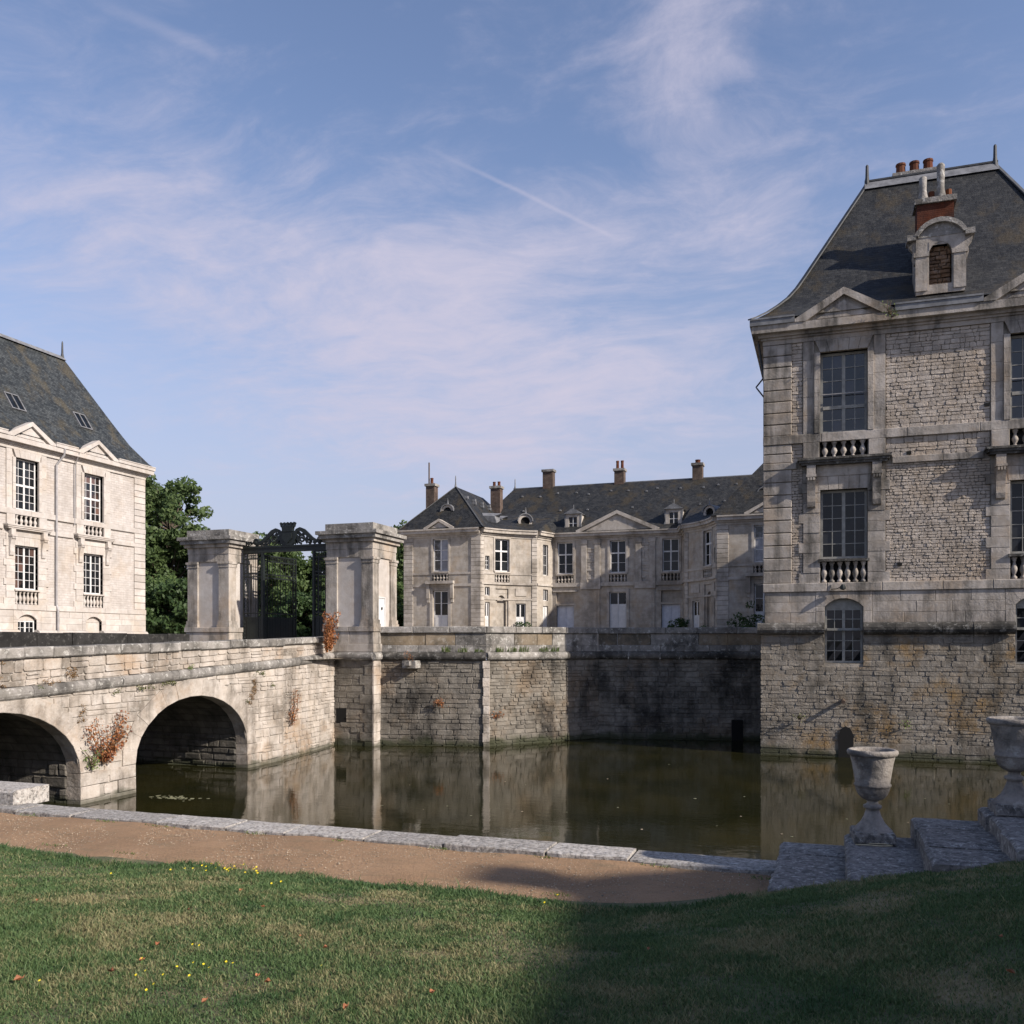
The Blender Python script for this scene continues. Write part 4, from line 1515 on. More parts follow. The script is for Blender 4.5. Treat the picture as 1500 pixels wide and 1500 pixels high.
# spandrel core (behind the face stones) on both sides, the vaults
NS = 96
for (xx, nm, sgn) in ((BX - 0.03, 'spandrel', 1), (BXF, 'spandrel', -1)):
    mb = MB()
    ys = sorted({BY0, BYA, *[c - h for c, h in ARCHES], *[c + h for c, h in ARCHES], *[BY0 + (BYA - BY0) * i / NS for i in range(NS + 1)]})
    for a, b in zip(ys, ys[1:]):
        m_ = (a + b) / 2
        inside = any(abs(m_ - c) < h for c, h in ARCHES)
        za, zb = (max(arch_z(a), SPR), max(arch_z(b), SPR)) if inside else (-0.6, -0.6)
        q = [(xx, a, za), (xx, b, zb), (xx, b, cord(b) + 0.3), (xx, a, cord(a) + 0.3)]
        mb.add(q if sgn > 0 else q[::-1], [(0, 1, 2, 3)], 0.5)
    mb.build(nm, 'pale_mortar', BR)
for (c, h) in ARCHES:
    mb = MB()
    ap = [(c - h, -0.6)] + arch_pts(c, h, SPR, RISE, 20) + [(c + h, -0.6)]
    vs = []
    for (y, z) in ap:
        vs += [(BX - 0.05, y, z), (BXF, y, z)]
    fs = [(2 * i, 2 * i + 1, 2 * i + 3, 2 * i + 2) for i in range(len(ap) - 1)]
    mb.add(vs, fs, 0.5)
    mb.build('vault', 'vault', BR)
    # courses of the abutment inside the arch
    frI = Fr((BXF, c + h, 0), (1, 0, 0), (0, -1, 0))
    pol = field(-0.15, 1.0, 0.24, 0.55, lambda a, b: [(0.3, BX - BXF - 0.42)], joint=0.025, jit=0.015)
    mb = MB()
    for p_ in pol:
        stone(mb, frI, p_, -0.05, 0.035, jd=0.03, ch=0.03)
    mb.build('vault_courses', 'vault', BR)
    # ring of voussoirs
    n = 15
    inner, outer = [], []
    for i in range(n + 1):
        t_ = math.pi - math.pi * i / n
        inner.append((c + (h - 0.012) * math.cos(t_), SPR + (RISE - 0.012) * math.sin(t_)))
        k = 0.52 if i % 2 else 0.46
        outer.append((c + (h + k) * math.cos(t_), SPR + (RISE + k) * math.sin(t_)))
    voussoirs('voussoir', 'bridge_stone', BR, frBr, inner, outer, -0.42, 0.02, ch=0.010, jd=0.008)
    # pier quoins below the springing
    for s in (-1, 1):
        z = -0.25
        i = 0
        while z < SPR - 0.02:
            zz = min(SPR, z + 0.34)
            L = 0.62 if i % 2 else 0.92
            a, b = sorted((c + s * (h - 0.012), c + s * (h + L)))
            one('pier_stone', 'bridge_stone', BR, frBr, rect(a, b, z + 0.005, zz - 0.005), -0.42, 0.03, ch=0.014, jd=0.01)
            z = zz
            i += 1


def free_face(v0, v1):
    m_ = (v0 + v1) / 2
    holes = []
    for (c, h) in ARCHES:
        if m_ < SPR:
            holes.append((c - h - 0.8, c + h + 0.8))
        else:
            f = 1 - ((m_ - SPR) / (RISE + 0.49)) ** 2
            if f > 0:
                holes.append((c - (h + 0.49) * math.sqrt(f), c + (h + 0.49) * math.sqrt(f)))
    # the sloping top line of the wall
    ymin = 15.67 + (v1 - 2.95) / 0.0415
    if ymin > BYA - 0.1:
        return []
    return minus([(max(BY0 + 0.1, ymin), BYA)], holes)


face = field(-0.2, 3.36, 0.25, 0.58, free_face, joint=0.018, jit=0.014)
# parapet wall between cordon and coping: courses follow the ramp


class SlopeFr:
    def __init__(s, base, f0):
        s.b = base
        s.f0 = f0

    def __call__(s, u, v, d):
        return s.b(u, s.f0(u) + v, d)


frPar = SlopeFr(frBr, lambda u: cord(u) + 0.31)
par = field(0.0, 0.62, 0.205, 0.46, lambda a, b: [(BY0 + 0.2, BYA)], joint=0.016, jit=0.012)
cordA = lambda u: cord(BYA + u) - 0.02
frParA = SlopeFr(frBa, lambda u: cordA(u) + 0.31)
parA = field(0.0, 0.36, 0.18, 0.42, lambda a, b: [(0.0, LA)], joint=0.016)
abut = field(-0.2, 3.42, 0.19, 0.42, lambda a, b: [(0.0, LA)], joint=0.018, jit=0.014)
lay(BR, [(frBr, face, -0.05, 0.0), (frPar, par, -0.05, -0.015), (frParA, parA, -0.05, -0.02), (frBa, abut, -0.05, 0.0)], 300, 'face_stone', 'bridge_stone', jd=0.012, ch=0.013)
mb = MB()
box(mb, frBa, 0, LA, -0.6, 3.6, -0.6, -0.03, 0.5)
mb.build('abutment_core', 'pale_mortar', BR)
# parapet cores, near and far, and the roadway
mb = MB()
for (d0, d1) in ((-0.42, -0.05),):
    for a, b in zip(np.linspace(BY0, BYA, 10), np.linspace(BY0, BYA, 10)[1:]):
        vs = [frBr(a, cord(a) + 0.2, d0), frBr(b, cord(b) + 0.2, d0), frBr(b, top(b) - 0.24, d0), frBr(a, top(a) - 0.24, d0),
              frBr(a, cord(a) + 0.2, d1), frBr(b, cord(b) + 0.2, d1), frBr(b, top(b) - 0.24, d1), frBr(a, top(a) - 0.24, d1)]
        mb.add(vs, [(4, 5, 6, 7), (1, 0, 3, 2), (0, 1, 5, 4), (2, 3, 7, 6)], 0.5)
for a, b in zip(np.linspace(0, LA, 4), np.linspace(0, LA, 4)[1:]):
    zf = lambda u: cordA(u) + 0.2
    zt = lambda u: top(BYA + u) - 0.22
    vs = [frBa(a, zf(a), -0.42), frBa(b, zf(b), -0.42), frBa(b, zt(b), -0.42), frBa(a, zt(a), -0.42), frBa(a, zf(a), -0.05), frBa(b, zf(b), -0.05), frBa(b, zt(b), -0.05), frBa(a, zt(a), -0.05)]
    mb.add(vs, [(4, 5, 6, 7), (1, 0, 3, 2), (0, 1, 5, 4), (2, 3, 7, 6)], 0.5)
mb.build('parapet_core', 'pale_mortar', BR)
mb = MB()
ys = np.linspace(BY0 - 2, 34, 12)
for a, b in zip(ys, ys[1:]):
    mb.add([(BX - 0.2, a, min(cord(a) + 0.18, 3.44)), (BXF + 0.1, a, min(cord(a) + 0.18, 3.44)), (BXF + 0.1, b, min(cord(b) + 0.18, 3.44)), (BX - 0.2, b, min(cord(b) + 0.18, 3.44))], [(0, 3, 2, 1)], 0.5)
mb.build('roadway', 'court_gravel', BR)
roll('cordon_stone', 'lichen_stone', BR, frBr, BY0, BYA + 0.02, 0.155, 0.15, -0.02, 0.95, slope=cord, squash=0.75)
roll('cordon_stone', 'lichen_stone', BR, frBa, 0.03, LA - 0.02, 0.155, 0.15, -0.02, 1.2, slope=cordA, squash=0.75)
# coping stones, slightly uneven
u = BY0
while u < BYA - 0.1:
    L = RN.uniform(0.85, 1.5)
    b = u + L if BYA - (u + L) > 0.5 else BYA
    j = RN.uniform(-0.012, 0.012)
    one('coping_stone', 'lichen_stone', BR, frBr, [(u + 0.008, top(u) - 0.25 + j), (b - 0.008, top(b) - 0.25 + j), (b - 0.008, top(b) + j), (u + 0.008, top(u) + j)], -0.55, 0.07, ch=0.03, jd=0.012)
    u = b
for a, b in ((0.02, 1.6), (1.61, 3.1), (3.11, LA - 0.1)):
    one('coping_stone', 'lichen_stone', BR, frBa, [(a, top(BYA + a) - 0.22), (b, top(BYA + b) - 0.22), (b, top(BYA + b)), (a, top(BYA + a))], -0.55, 0.05, ch=0.025, jd=0.01)
# far parapet
frBf = Fr((BXF + 0.45, 0, 0), (0, 1, 0), (1, 0, 0))
u = 18.0
i = 0
while u < 30.9:
    L = (2.3, 3.0, 1.5, 2.6, 2.2)[i % 5]
    b = min(u + L, 30.95)
    one('far_coping', 'black_stone', BR, frBf, rect(u + 0.01, b - 0.01, 3.2, 4.40 + 0.02 * (i % 2)), -0.45, 0.0, ch=0.02, jd=0.01)
    u = b
    i += 1

# ================================================================ moat wall of the court (terrace)
TW = thing('moat_wall', (-9, 36, 0), 'dark stained retaining wall of the court with rounded cordon and block parapet above the water', 'wall')
PTS = [(-16.95, 32.35), (-12.6, 33.3), (-10.2, 36.3), (-9.15, 37.65), (-2.05, 39.1)]
tsets = []
HW = 3.36
for k, ((x0, y0), (x1, y1)) in enumerate(zip(PTS, PTS[1:])):
    L = math.hypot(x1 - x0, y1 - y0)
    uu = Vector((x1 - x0, y1 - y0, 0)) / L
    nn = Vector((uu.y, -uu.x, 0))
    f = Fr(Vector((x0, y0, 0)) + nn * 0.10, uu, nn, 0.10 / 3.4)
    fu = Fr((x0, y0, 0), uu, nn)
    mb = MB()
    box(mb, f, -0.05, L + 0.05, -0.6, HW, -0.5, -0.03, 0.5)
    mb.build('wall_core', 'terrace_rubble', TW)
    tsets.append((f, field(-0.2, HW - 0.02, 0.20 if k != 1 else 0.17, 0.46 if k != 1 else 0.4, lambda a, b, L=L: [(0.0, L)], joint=0.018, jit=0.014), -0.05, 0.0))
    roll('cordon_stone', 'dark_stone' if k != 1 else 'lichen_stone', TW, fu, 0.0, L, HW + 0.165, 0.165, 0.0, 1.25, squash=0.95)
    # parapet: big rendered blocks over a low course, coping on top
    u = 0.0
    i = 0
    while u < L - 0.05:
        bl = (2.0, 1.2, 1.7, 0.8, 1.4)[(i + k) % 5] if k != 1 else (1.35, 1.1, 0.75, 0.9)[i % 4]
        b = min(L, u + bl) if L - (u + bl) > 0.4 else L
        one('parapet_block', ('render_patch', 'render_patch', 'lichen_stone')[(i + k) % 3] if k != 1 else ('lichen_stone', 'render_patch', 'render_patch', 'lichen_stone')[i % 4],
            TW, fu, rect(u + 0.008, b - 0.008, 3.96, 4.44), -0.45, -0.06, ch=0.012, jd=0.01)
        u = b
        i += 1
    blocks('parapet_block', 'lichen_stone', TW, fu, 0.0, L, 3.69, 3.955, -0.45, -0.04, 0.95, ch=0.014, jd=0.012)
    blocks('coping_stone', 'lichen_stone', TW, fu, 0.0, L, 4.445, 4.70, -0.5, 0.035, 1.5, ch=0.025, jd=0.012)
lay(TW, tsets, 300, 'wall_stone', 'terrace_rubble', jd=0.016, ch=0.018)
# corner chain at the fold; its sunlit strip is painted in pale stone
for (px_, py_, q) in ((PTS[1][0], PTS[1][1], 0),):
    z = -0.2
    i = 0
    dd = (Vector((0.35, -0.94, 0)), Vector((0.75, -0.66, 0)))[q].normalized()
    rt = Vector((-dd.y, dd.x, 0))
    fq = Fr(Vector((px_, py_, 0)) + dd * 0.02, rt, dd, 0.10 / 3.4)
    while z < HW - 0.05:
        zz = min(HW - 0.01, z + 0.36)
        one('corner_stone', 'bridge_stone' if q == 0 else 'terrace_rubble', TW, fq, rect(-0.12 - 0.03 * (i % 2), 0.13, z + 0.006, zz - 0.006), -0.35, 0.14 if q == 0 else 0.09, ch=0.014, jd=0.008)
        z = zz
        i += 1
# water spout under the cordon, drain holes
mb = MB()
sp = Vector((-15.45, 32.69, 3.22))
wbox(mb, sp.x - 0.3, sp.x + 0.28, sp.y - 0.42, sp.y + 0.2, sp.z - 0.16, sp.z + 0.14, 0.6)
wbox(mb, sp.x - 0.12, sp.x + 0.10, sp.y - 0.62, sp.y - 0.421, sp.z - 0.05, sp.z + 0.12, 0.6)
mb.build('water_spout', 'lichen_stone', TW)
mb = MB()
fh = Fr((-2.8, 38.92, 0), (0.97, 0.243, 0), (0.243, -0.97, 0))
box(mb, fh, -0.95, -0.5, -0.2, 0.85, -0.1, 0.14, 0.5)
mb.build('drain_opening', 'void', TW)

# retaining wall on the far side of the bridge
mb = MB()
wbox(mb, -90, BXF - 0.2, 34.3, 34.8, -0.6, 3.6, 0.5)
tag(mb.build('far_moat_wall', 'moat_rubble'), 'plain stone moat wall beyond the bridge, beside the sunlit pavilion', 'wall')

# ================================================================ gate piers
def pier(x0, x1, y0, y1, zb, label, moat):
    P = thing('gate_pier', ((x0 + x1) / 2, (y0 + y1) / 2, 0 if moat else 3.4), label, 'gate pier', 'gate piers')
    m_ = 'ashlar' if moat else 'ashlar'
    w = x1 - x0
    dpt = y1 - y0
    mb = MB()
    wbox(mb, x0 + 0.085, x1 - 0.085, y0 + 0.085, y1 - 0.085, 3.4, 8.2, 0.55)
    mb.build('shaft', 'pale_ashlar', P)
    sides = ((Fr((x0, y0, 0), (1, 0, 0), (0, -1, 0)), w), (Fr((x1, y0, 0), (0, 1, 0), (1, 0, 0)), dpt), (Fr((x1, y1, 0), (-1, 0, 0), (0, 1, 0)), w), (Fr((x0, y1, 0), (0, -1, 0), (-1, 0, 0)), dpt))
    for f, L in sides:
        for (a, b) in ((0.0, 0.50), (L - 0.50, L)):
            mb = MB()
            e0, e1 = (0.0 if a == 0 else a), b
            if a == 0:
                box(mb, f, a, b, 4.98, 7.22, -0.13, 0.0, 0.55)
                box(mb, f, a, b + 0.05, 4.70, 4.82, -0.13, 0.07, 0.55)
                box(mb, f, a, b + 0.03, 4.821, 4.979, -0.13, 0.04, 0.55)
                box(mb, f, a, b + 0.02, 7.221, 7.36, -0.13, 0.025, 0.55)
                box(mb, f, a, b + 0.04, 7.361, 7.46, -0.13, 0.06, 0.55)
            else:
                box(mb, f, a, b - 0.13, 4.98, 7.22, -0.13, -0.002, 0.55)
                box(mb, f, a - 0.05, b + 0.068, 4.702, 4.818, -0.13, 0.068, 0.55)
                box(mb, f, a - 0.03, b + 0.038, 4.823, 4.977, -0.13, 0.038, 0.55)
                box(mb, f, a - 0.02, b + 0.023, 7.223, 7.358, -0.13, 0.023, 0.55)
                box(mb, f, a - 0.04, b + 0.058, 7.363, 7.458, -0.13, 0.058, 0.55)
            mb.build('pilaster', 'ashlar', P)
    for (z0, z1, o_, mt) in ((7.462, 7.78, -0.02, 'ashlar'), (7.782, 8.06, 0.0, 'ashlar'), (8.062, 8.20, 0.10, 'ashlar'), (8.202, 8.36, 0.22, 'lichen_stone'), (8.362, 8.50, 0.31, 'lichen_stone'), (8.502, 8.80, 0.02, 'lichen_stone')):
        mb = MB()
        wbox(mb, x0 - o_, x1 + o_, y0 - o_, y1 + o_, z0, z1, 0.5)
        mb.build('entablature', mt, P)
    # pedestal in courses
    for (z0, z1, o_) in ((3.70, 4.02, 0.10), (4.022, 4.50, 0.06), (4.502, 4.698, 0.11)):
        for f, L in sides[:2]:
            blocks('pedestal_block', 'ashlar', P, f, -o_ + 0.01, L + o_, z0, z1, -0.2, o_, 1.0, ch=0.012, jd=0.003)
        mb = MB()
        wbox(mb, x0 - o_ + 0.02, x1 - 0.1, y0 + 0.1, y1 + o_, z0, z1 - 0.004, 0.5)
        mb.build('pedestal_core', 'ashlar', P)
    return P, sides


pr, sides = pier(-18.93, -16.83, 31.88, 33.98, 0, 'nearer gate pier standing at the water edge, small white door in its flank', True)
# base of the near pier going down into the moat
fP = Fr((-19.05, 31.80, 0), (1, 0, 0), (0, -1, 0), 0.0)
fQ = Fr((-16.75, 31.80, 0), (0, 1, 0), (1, 0, 0), 0.0)
mb = MB()
wbox(mb, -19.0, -16.78, 31.83, 34.0, -0.6, 3.68, 0.5)
mb.build('footing', 'mortar', pr)
s3 = [(fP, field(-0.2, 3.36, 0.22, 0.5, lambda a, b: minus([(0.0, 1.88)], [(0.62, 1.08)] if 0.85 < (a + b) / 2 < 1.55 else []), joint=0.016), -0.05, 0.0)]
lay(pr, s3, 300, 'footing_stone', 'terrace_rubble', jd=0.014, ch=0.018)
z = -0.2
i = 0
while z < 3.33:
    zz = min(3.36, z + 0.37)
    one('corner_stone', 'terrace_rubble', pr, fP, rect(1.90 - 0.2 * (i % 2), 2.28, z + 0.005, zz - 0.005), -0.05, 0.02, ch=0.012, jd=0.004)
    one('corner_stone', 'bridge_stone', pr, fQ, rect(-0.02, 0.62, z + 0.005, zz - 0.005), -0.05, 0.02, ch=0.012, jd=0.004)  # pale on the sunlit return, dark on the front: light put into the stone
    z = zz
    i += 1
roll('cordon_stone', 'lichen_stone', pr, fP, 0.25, 2.30, HW + 0.165, 0.165, 0.0, 1.1, squash=0.95)
roll('cordon_stone', 'lichen_stone', pr, fQ, -0.1, 0.62, HW + 0.165, 0.16, 0.0, 1.0, squash=0.95)
mb = MB()
box(mb, fP, 0.63, 1.07, 0.86, 1.54, -0.025, -0.012, 0.5)
mb.build('drain_opening', 'void', pr)
# white door in its sunny side
f1 = sides[1][0]
mb = MB()
box(mb, f1, 0.52, 1.12, 4.70, 5.85, -0.12, -0.06, 0.5)
dr = mb.build('door', 'white_wood', pr)
mb = MB()
for (a, b, c, e) in ((0.49, 0.53, 4.70, 5.89), (1.11, 1.15, 4.70, 5.89), (0.53, 1.11, 5.851, 5.89)):
    box(mb, f1, a, b, c, e, -0.13, -0.03, 0.5)
mb.build('door_frame', 'white_wood', dr)
mb = MB()
lathe(mb, [(0.03, 0), (0.035, 0.05), (0.02, 0.07)], (-16.83 + -0.03, 32.72, 5.42), 8)
box(mb, f1, 0.83, 0.90, 5.38, 5.46, -0.07, -0.035, 0.5)
mb.build('door_handle', 'black_iron', dr)
pier(-25.62, -23.55, 31.88, 33.98, 3.4, 'farther gate pier on the tree side of the iron gate', False)

# ================================================================ iron gate
GY = 32.75
G = thing('iron_gate', (-21.3, GY, 3.4), 'black wrought iron entrance gate standing open, scrolled crest with crown above', 'gate')


def gp(x, z, y=GY):
    return (x, y, z)


def grille(name, o, u, length, z0, z1, parent, mat, nb=6, lower=5.1):
    """a panel of vertical bars with frame, mid and lock rails, scrolled stiles and sheeted foot"""
    f = Fr(o, u, (u[1], -u[0], 0))
    mb = MB()
    for (a, b) in ((0, 0.05), (length - 0.05, length), (0.21, 0.245), (length - 0.245, length - 0.21)):
        box(mb, f, a, b, z0, z1, -0.025, 0.025, 0.5)
    for z in (z0, lower, lower + 0.18, (lower + z1) * 0.5 + 0.35, (lower + z1) * 0.5 + 0.5, z1 - 0.28, z1 - 0.05):
        box(mb, f, 0.05, length - 0.05, z, z + 0.05, -0.022, 0.022, 0.5)
    n = max(3, nb)
    for i in range(n):
        u_ = 0.29 + (length - 0.58) * (i + 0.5) / n
        tube(mb, [f(u_, z0 + 0.05, 0), f(u_, z1 - 0.05, 0)], 0.014, 5, 0.5)
    # rings up the stiles and across the head
    for k in range(int((z1 - z0) / 0.16)):
        for c in (0.13, length - 0.13):
            zc = z0 + 0.12 + k * 0.16
            if zc > z1 - 0.05:
                continue
            tube(mb, [f(c + 0.06 * math.cos(t_), zc + 0.065 * math.sin(t_), 0) for t_ in np.linspace(0, 2 * math.pi, 9)], 0.012, 4, 0.5)
    for i in range(n * 2):
        u_ = 0.27 + (length - 0.54) * (i + 0.5) / (n * 2)
        tube(mb, [f(u_ + 0.055 * math.cos(t_), z1 - 0.165 + 0.09 * math.sin(t_), 0) for t_ in np.linspace(0, 2 * math.pi, 9)], 0.012, 4, 0.5)
    o_ = mb.build(name, mat, parent)
    m2 = MB()
    box(m2, f, 0.05, length - 0.05, z0 + 0.05, lower - 0.002, -0.006, 0.006, 0.5)
    m2.build('foot_panel', mat, o_)
    return o_


GX0, GX1 = -23.45, -19.05
ZB, ZT = 3.55, 7.86
grille('side_grille', (GX0, GY, 0), (1, 0, 0), 0.95, ZB, ZT, G, 'black_iron', 4)
grille('side_grille', (GX1 - 0.95, GY, 0), (1, 0, 0), 0.95, ZB, ZT, G, 'black_iron', 4)
grille('gate_leaf', (GX0 + 0.98, GY + 0.06, 0), (0.10, 1, 0), 2.15, ZB, ZT - 0.08, G, 'black_iron', 9)
grille('gate_leaf', (GX1 - 0.97, GY + 0.06, 0), (0.16, 1, 0), 2.15, ZB, ZT - 0.08, G, 'black_iron', 9)
for x in (GX0 + 0.96, GX1 - 0.96):
    mb = MB()
    wbox(mb, x - 0.05, x + 0.05, GY - 0.05, GY + 0.05, ZB, ZT, 0.5)
    mb.build('gate_post', 'black_iron', G)
mb = MB()
wbox(mb, GX0, GX1, GY - 0.05, GY + 0.05, 7.86, 7.94, 0.5)
wbox(mb, GX0, GX1, GY - 0.05, GY + 0.05, 8.06, 8.14, 0.5)
wbox(mb, GX0, GX1, GY - 0.012, GY + 0.012, 7.94, 8.06, 0.5)
mb.build('overthrow_beam', 'black_iron', G)


def spiral(cx, cz, r0, r1, a0, turns, n=22):
    return [(cx + (r0 + (r1 - r0) * i / n) * math.cos(a0 + turns * 2 * math.pi * i / n), GY, cz + (r0 + (r1 - r0) * i / n) * math.sin(a0 + turns * 2 * math.pi * i / n)) for i in range(n + 1)]


gc = (GX0 + GX1) / 2


def band(mb, cl, wd):
    """a flat wrought band along a centre line: outline offset by half widths"""
    n = len(cl)
    L_, R_ = [], []
    for i in range(n):
        a_, b_ = Vector(cl[max(0, i - 1)]), Vector(cl[min(n - 1, i + 1)])
        d = (b_ - a_).normalized()
        q = Vector((-d.y, d.x)) * wd[i] / 2
        L_.append(Vector(cl[i]) + q)
        R_.append(Vector(cl[i]) - q)
    for i in range(n - 1):
        prism(mb, WF, [tuple(L_[i]), tuple(L_[i + 1]), tuple(R_[i + 1]), tuple(R_[i])], -GY - 0.05, -GY + 0.05, 0.5)


for s in (-1, 1):
    mb = MB()
    # broad S-scroll sweeping from the volute up to the shield
    cl = [(1.55, 8.24), (1.36, 8.27), (1.15, 8.38), (0.95, 8.55), (0.76, 8.71), (0.58, 8.79), (0.44, 8.74), (0.36, 8.60), (0.36, 8.46)]
    band(mb, [(gc + s * x, z) for x, z in cl], [0.10, 0.12, 0.14, 0.16, 0.17, 0.15, 0.14, 0.12, 0.10])
    tube(mb, spiral(gc + s * 1.56, 8.31, 0.16, 0.03, -math.pi / 2, -s * 1.8), 0.045, 6, 0.5)
    lathe(mb, [(0.0, -0.09), (0.09, -0.05), (0.10, 0.05), (0.0, 0.09)], (gc + s * 1.56, GY, 8.31), 8, cap=False)
    tube(mb, spiral(gc + s * 0.66, 8.38, 0.20, 0.03, -math.pi / 2, -s * 1.8), 0.045, 5, 0.5)
    tube(mb, spiral(gc + s * 1.02, 8.27, 0.12, 0.02, -math.pi / 2, s * 1.5), 0.038, 5, 0.5)
    for q in (1.86, 2.08):
        tube(mb, spiral(gc + s * (q - 0.02), 8.245, 0.085, 0.02, math.pi * (1.1 if s > 0 else -0.1), -s * 1.4), 0.024, 5, 0.5)
        tube(mb, [(gc + s * (q + 0.09), GY, 8.15), (gc + s * (q + 0.05), GY, 8.30), (gc + s * (q - 0.05), GY, 8.345), (gc + s * (q - 0.11), GY, 8.26)], 0.026, 5, 0.5)
    # leaf work filling the scroll
    for (x, z, w_, h_) in ((0.46, 8.36, 0.12, 0.20), (0.90, 8.33, 0.10, 0.17), (1.28, 8.22, 0.12, 0.09), (0.36, 8.28, 0.10, 0.14), (0.72, 8.55, 0.10, 0.09), (0.55, 8.60, 0.10, 0.10)):
        prism(mb, WF, [(gc + s * x - w_, z), (gc + s * x, z - h_), (gc + s * x + w_, z), (gc + s * x, z + h_)], -GY - 0.02, -GY + 0.02, 0.5)
    mb.build('scroll', 'black_iron', G)
mb = MB()
prism(mb, WF, [(gc - 0.36, 8.72), (gc - 0.40, 8.45), (gc - 0.33, 8.22), (gc - 0.2, 8.12), (gc + 0.2, 8.12), (gc + 0.33, 8.22), (gc + 0.40, 8.45), (gc + 0.36, 8.72)], -GY - 0.06, -GY + 0.06, 0.5)
prism(mb, WF, [(gc - 0.22, 8.64), (gc - 0.24, 8.42), (gc, 8.20), (gc + 0.24, 8.42), (gc + 0.22, 8.64)], -GY + 0.061, -GY + 0.10, 0.5)
sh = mb.build('shield', 'black_iron', G)
mb = MB()
prism(mb, WF, [(gc - 0.30, 8.70), (gc - 0.24, 8.76), (gc - 0.27, 8.90), (gc + 0.27, 8.90), (gc + 0.24, 8.76), (gc + 0.30, 8.70)], -GY - 0.09, -GY + 0.09, 0.5)
for k in range(5):
    x = gc - 0.26 + 0.13 * k
    e = (x - gc) * 0.22
    prism(mb, WF, [(x - 0.06, 8.89), (x + 0.06, 8.89), (x + e + 0.035, 9.0), (x + e + 0.065, 9.05), (x + e, 9.10), (x + e - 0.065, 9.05), (x + e - 0.035, 9.0)], -GY - 0.06, -GY + 0.06, 0.5)
mb.build('crown_crest', 'black_iron', G)

# ================================================================ the château across the court
CH = thing('chateau', (-15.3, 72, 3.42), 'long stone chateau across the court with pedimented centre, curved corners and slate roofs', 'building')
ZG = 3.42
EV = 12.60


def cwall(fr, L, holes, nu=1, mat='court_stone', z1=12.3, name='wall'):
    mb = MB()
    wall_holes(mb, fr, 0, L, ZG, z1, holes, 0.0, 0.30, nu)
    return mb.build(name, mat, CH)


def ccornice(fr, L, e0=0.0, e1=0.0, nu=1):
    mb = MB()
    for (z0, z1, d) in ((12.05, 12.20, 0.06), (12.201, 12.34, 0.16), (12.341, 12.56, 0.36), (12.561, 12.66, 0.44)):
        box(mb, fr, -e0 * d, L + e1 * d, z0, z1, -0.3, d, 0.5, nu)
    mb.build('cornice', 'court_trim', CH)


def cband(fr, L, z0, z1, d, nu=1, mat='court_trim', a=0.0):
    mb = MB()
    box(mb, fr, a, L, z0, z1, -0.05, d, 0.5, nu)
    mb.build('band', mat, CH)


def cquoins(fr, a, b, mat='court_trim', z0=ZG + 0.9, z1=12.03, n=24):
    for i in range(n):
        q0, q1 = z0 + (z1 - z0) * i / n, z0 + (z1 - z0) * (i + 1) / n
        one('quoin', mat, CH, fr, rect(a, b, q0 + 0.012, q1 - 0.012), -0.05, 0.06, ch=0.015, jd=0.004)


def csurround(fr, c, hw, v0, v1, w=0.17, d=0.05, mat='court_trim'):
    mb = MB()
    box(mb, fr, c - hw - w, c - hw, v0, v1 + w, -0.05, d, 0.5)
    box(mb, fr, c + hw, c + hw + w, v0, v1 + w, -0.05, d, 0.5)
    box(mb, fr, c - hw, c + hw, v1, v1 + w, -0.05, d, 0.5)
    box(mb, fr, c - hw - w * 0.6, c + hw + w * 0.6, v0 - 0.12, v0 - 0.002, -0.05, d + 0.06, 0.5)
    mb.build('window_surround', mat, CH)


def cdoor(fr, c, hw, v0, v1, d=-0.15, glazed=0.35, mat='white_wood'):
    mb = MB()
    zs = v1 - (v1 - v0) * glazed
    box(mb, fr, c - hw, c + hw, v0, zs, d - 0.06, d, 0.5)
    for s in (-1, 1):
        a, b = sorted((c + s * 0.04, c + s * (hw - 0.06)))
        for (q0, q1) in ((v0 + 0.12, v0 + (zs - v0) * 0.42), (v0 + (zs - v0) * 0.48, zs - 0.1)):
            box(mb, fr, a + 0.05, b - 0.05, q0, q1, d, d + 0.02, 0.5)
    box(mb, fr, c - 0.018, c + 0.018, v0, zs, d, d + 0.03, 0.5)
    o = mb.build('door', mat, CH)
    if glazed > 0.02:
        window(CH, fr, c - hw, c + hw, zs + 0.002, v1, d, [(0, 1, 2 if glazed > 0.4 else 1)], cols=1, frame=mat, pane='glass', fw=0.07, bar=0.03, name='transom_window')
    return o


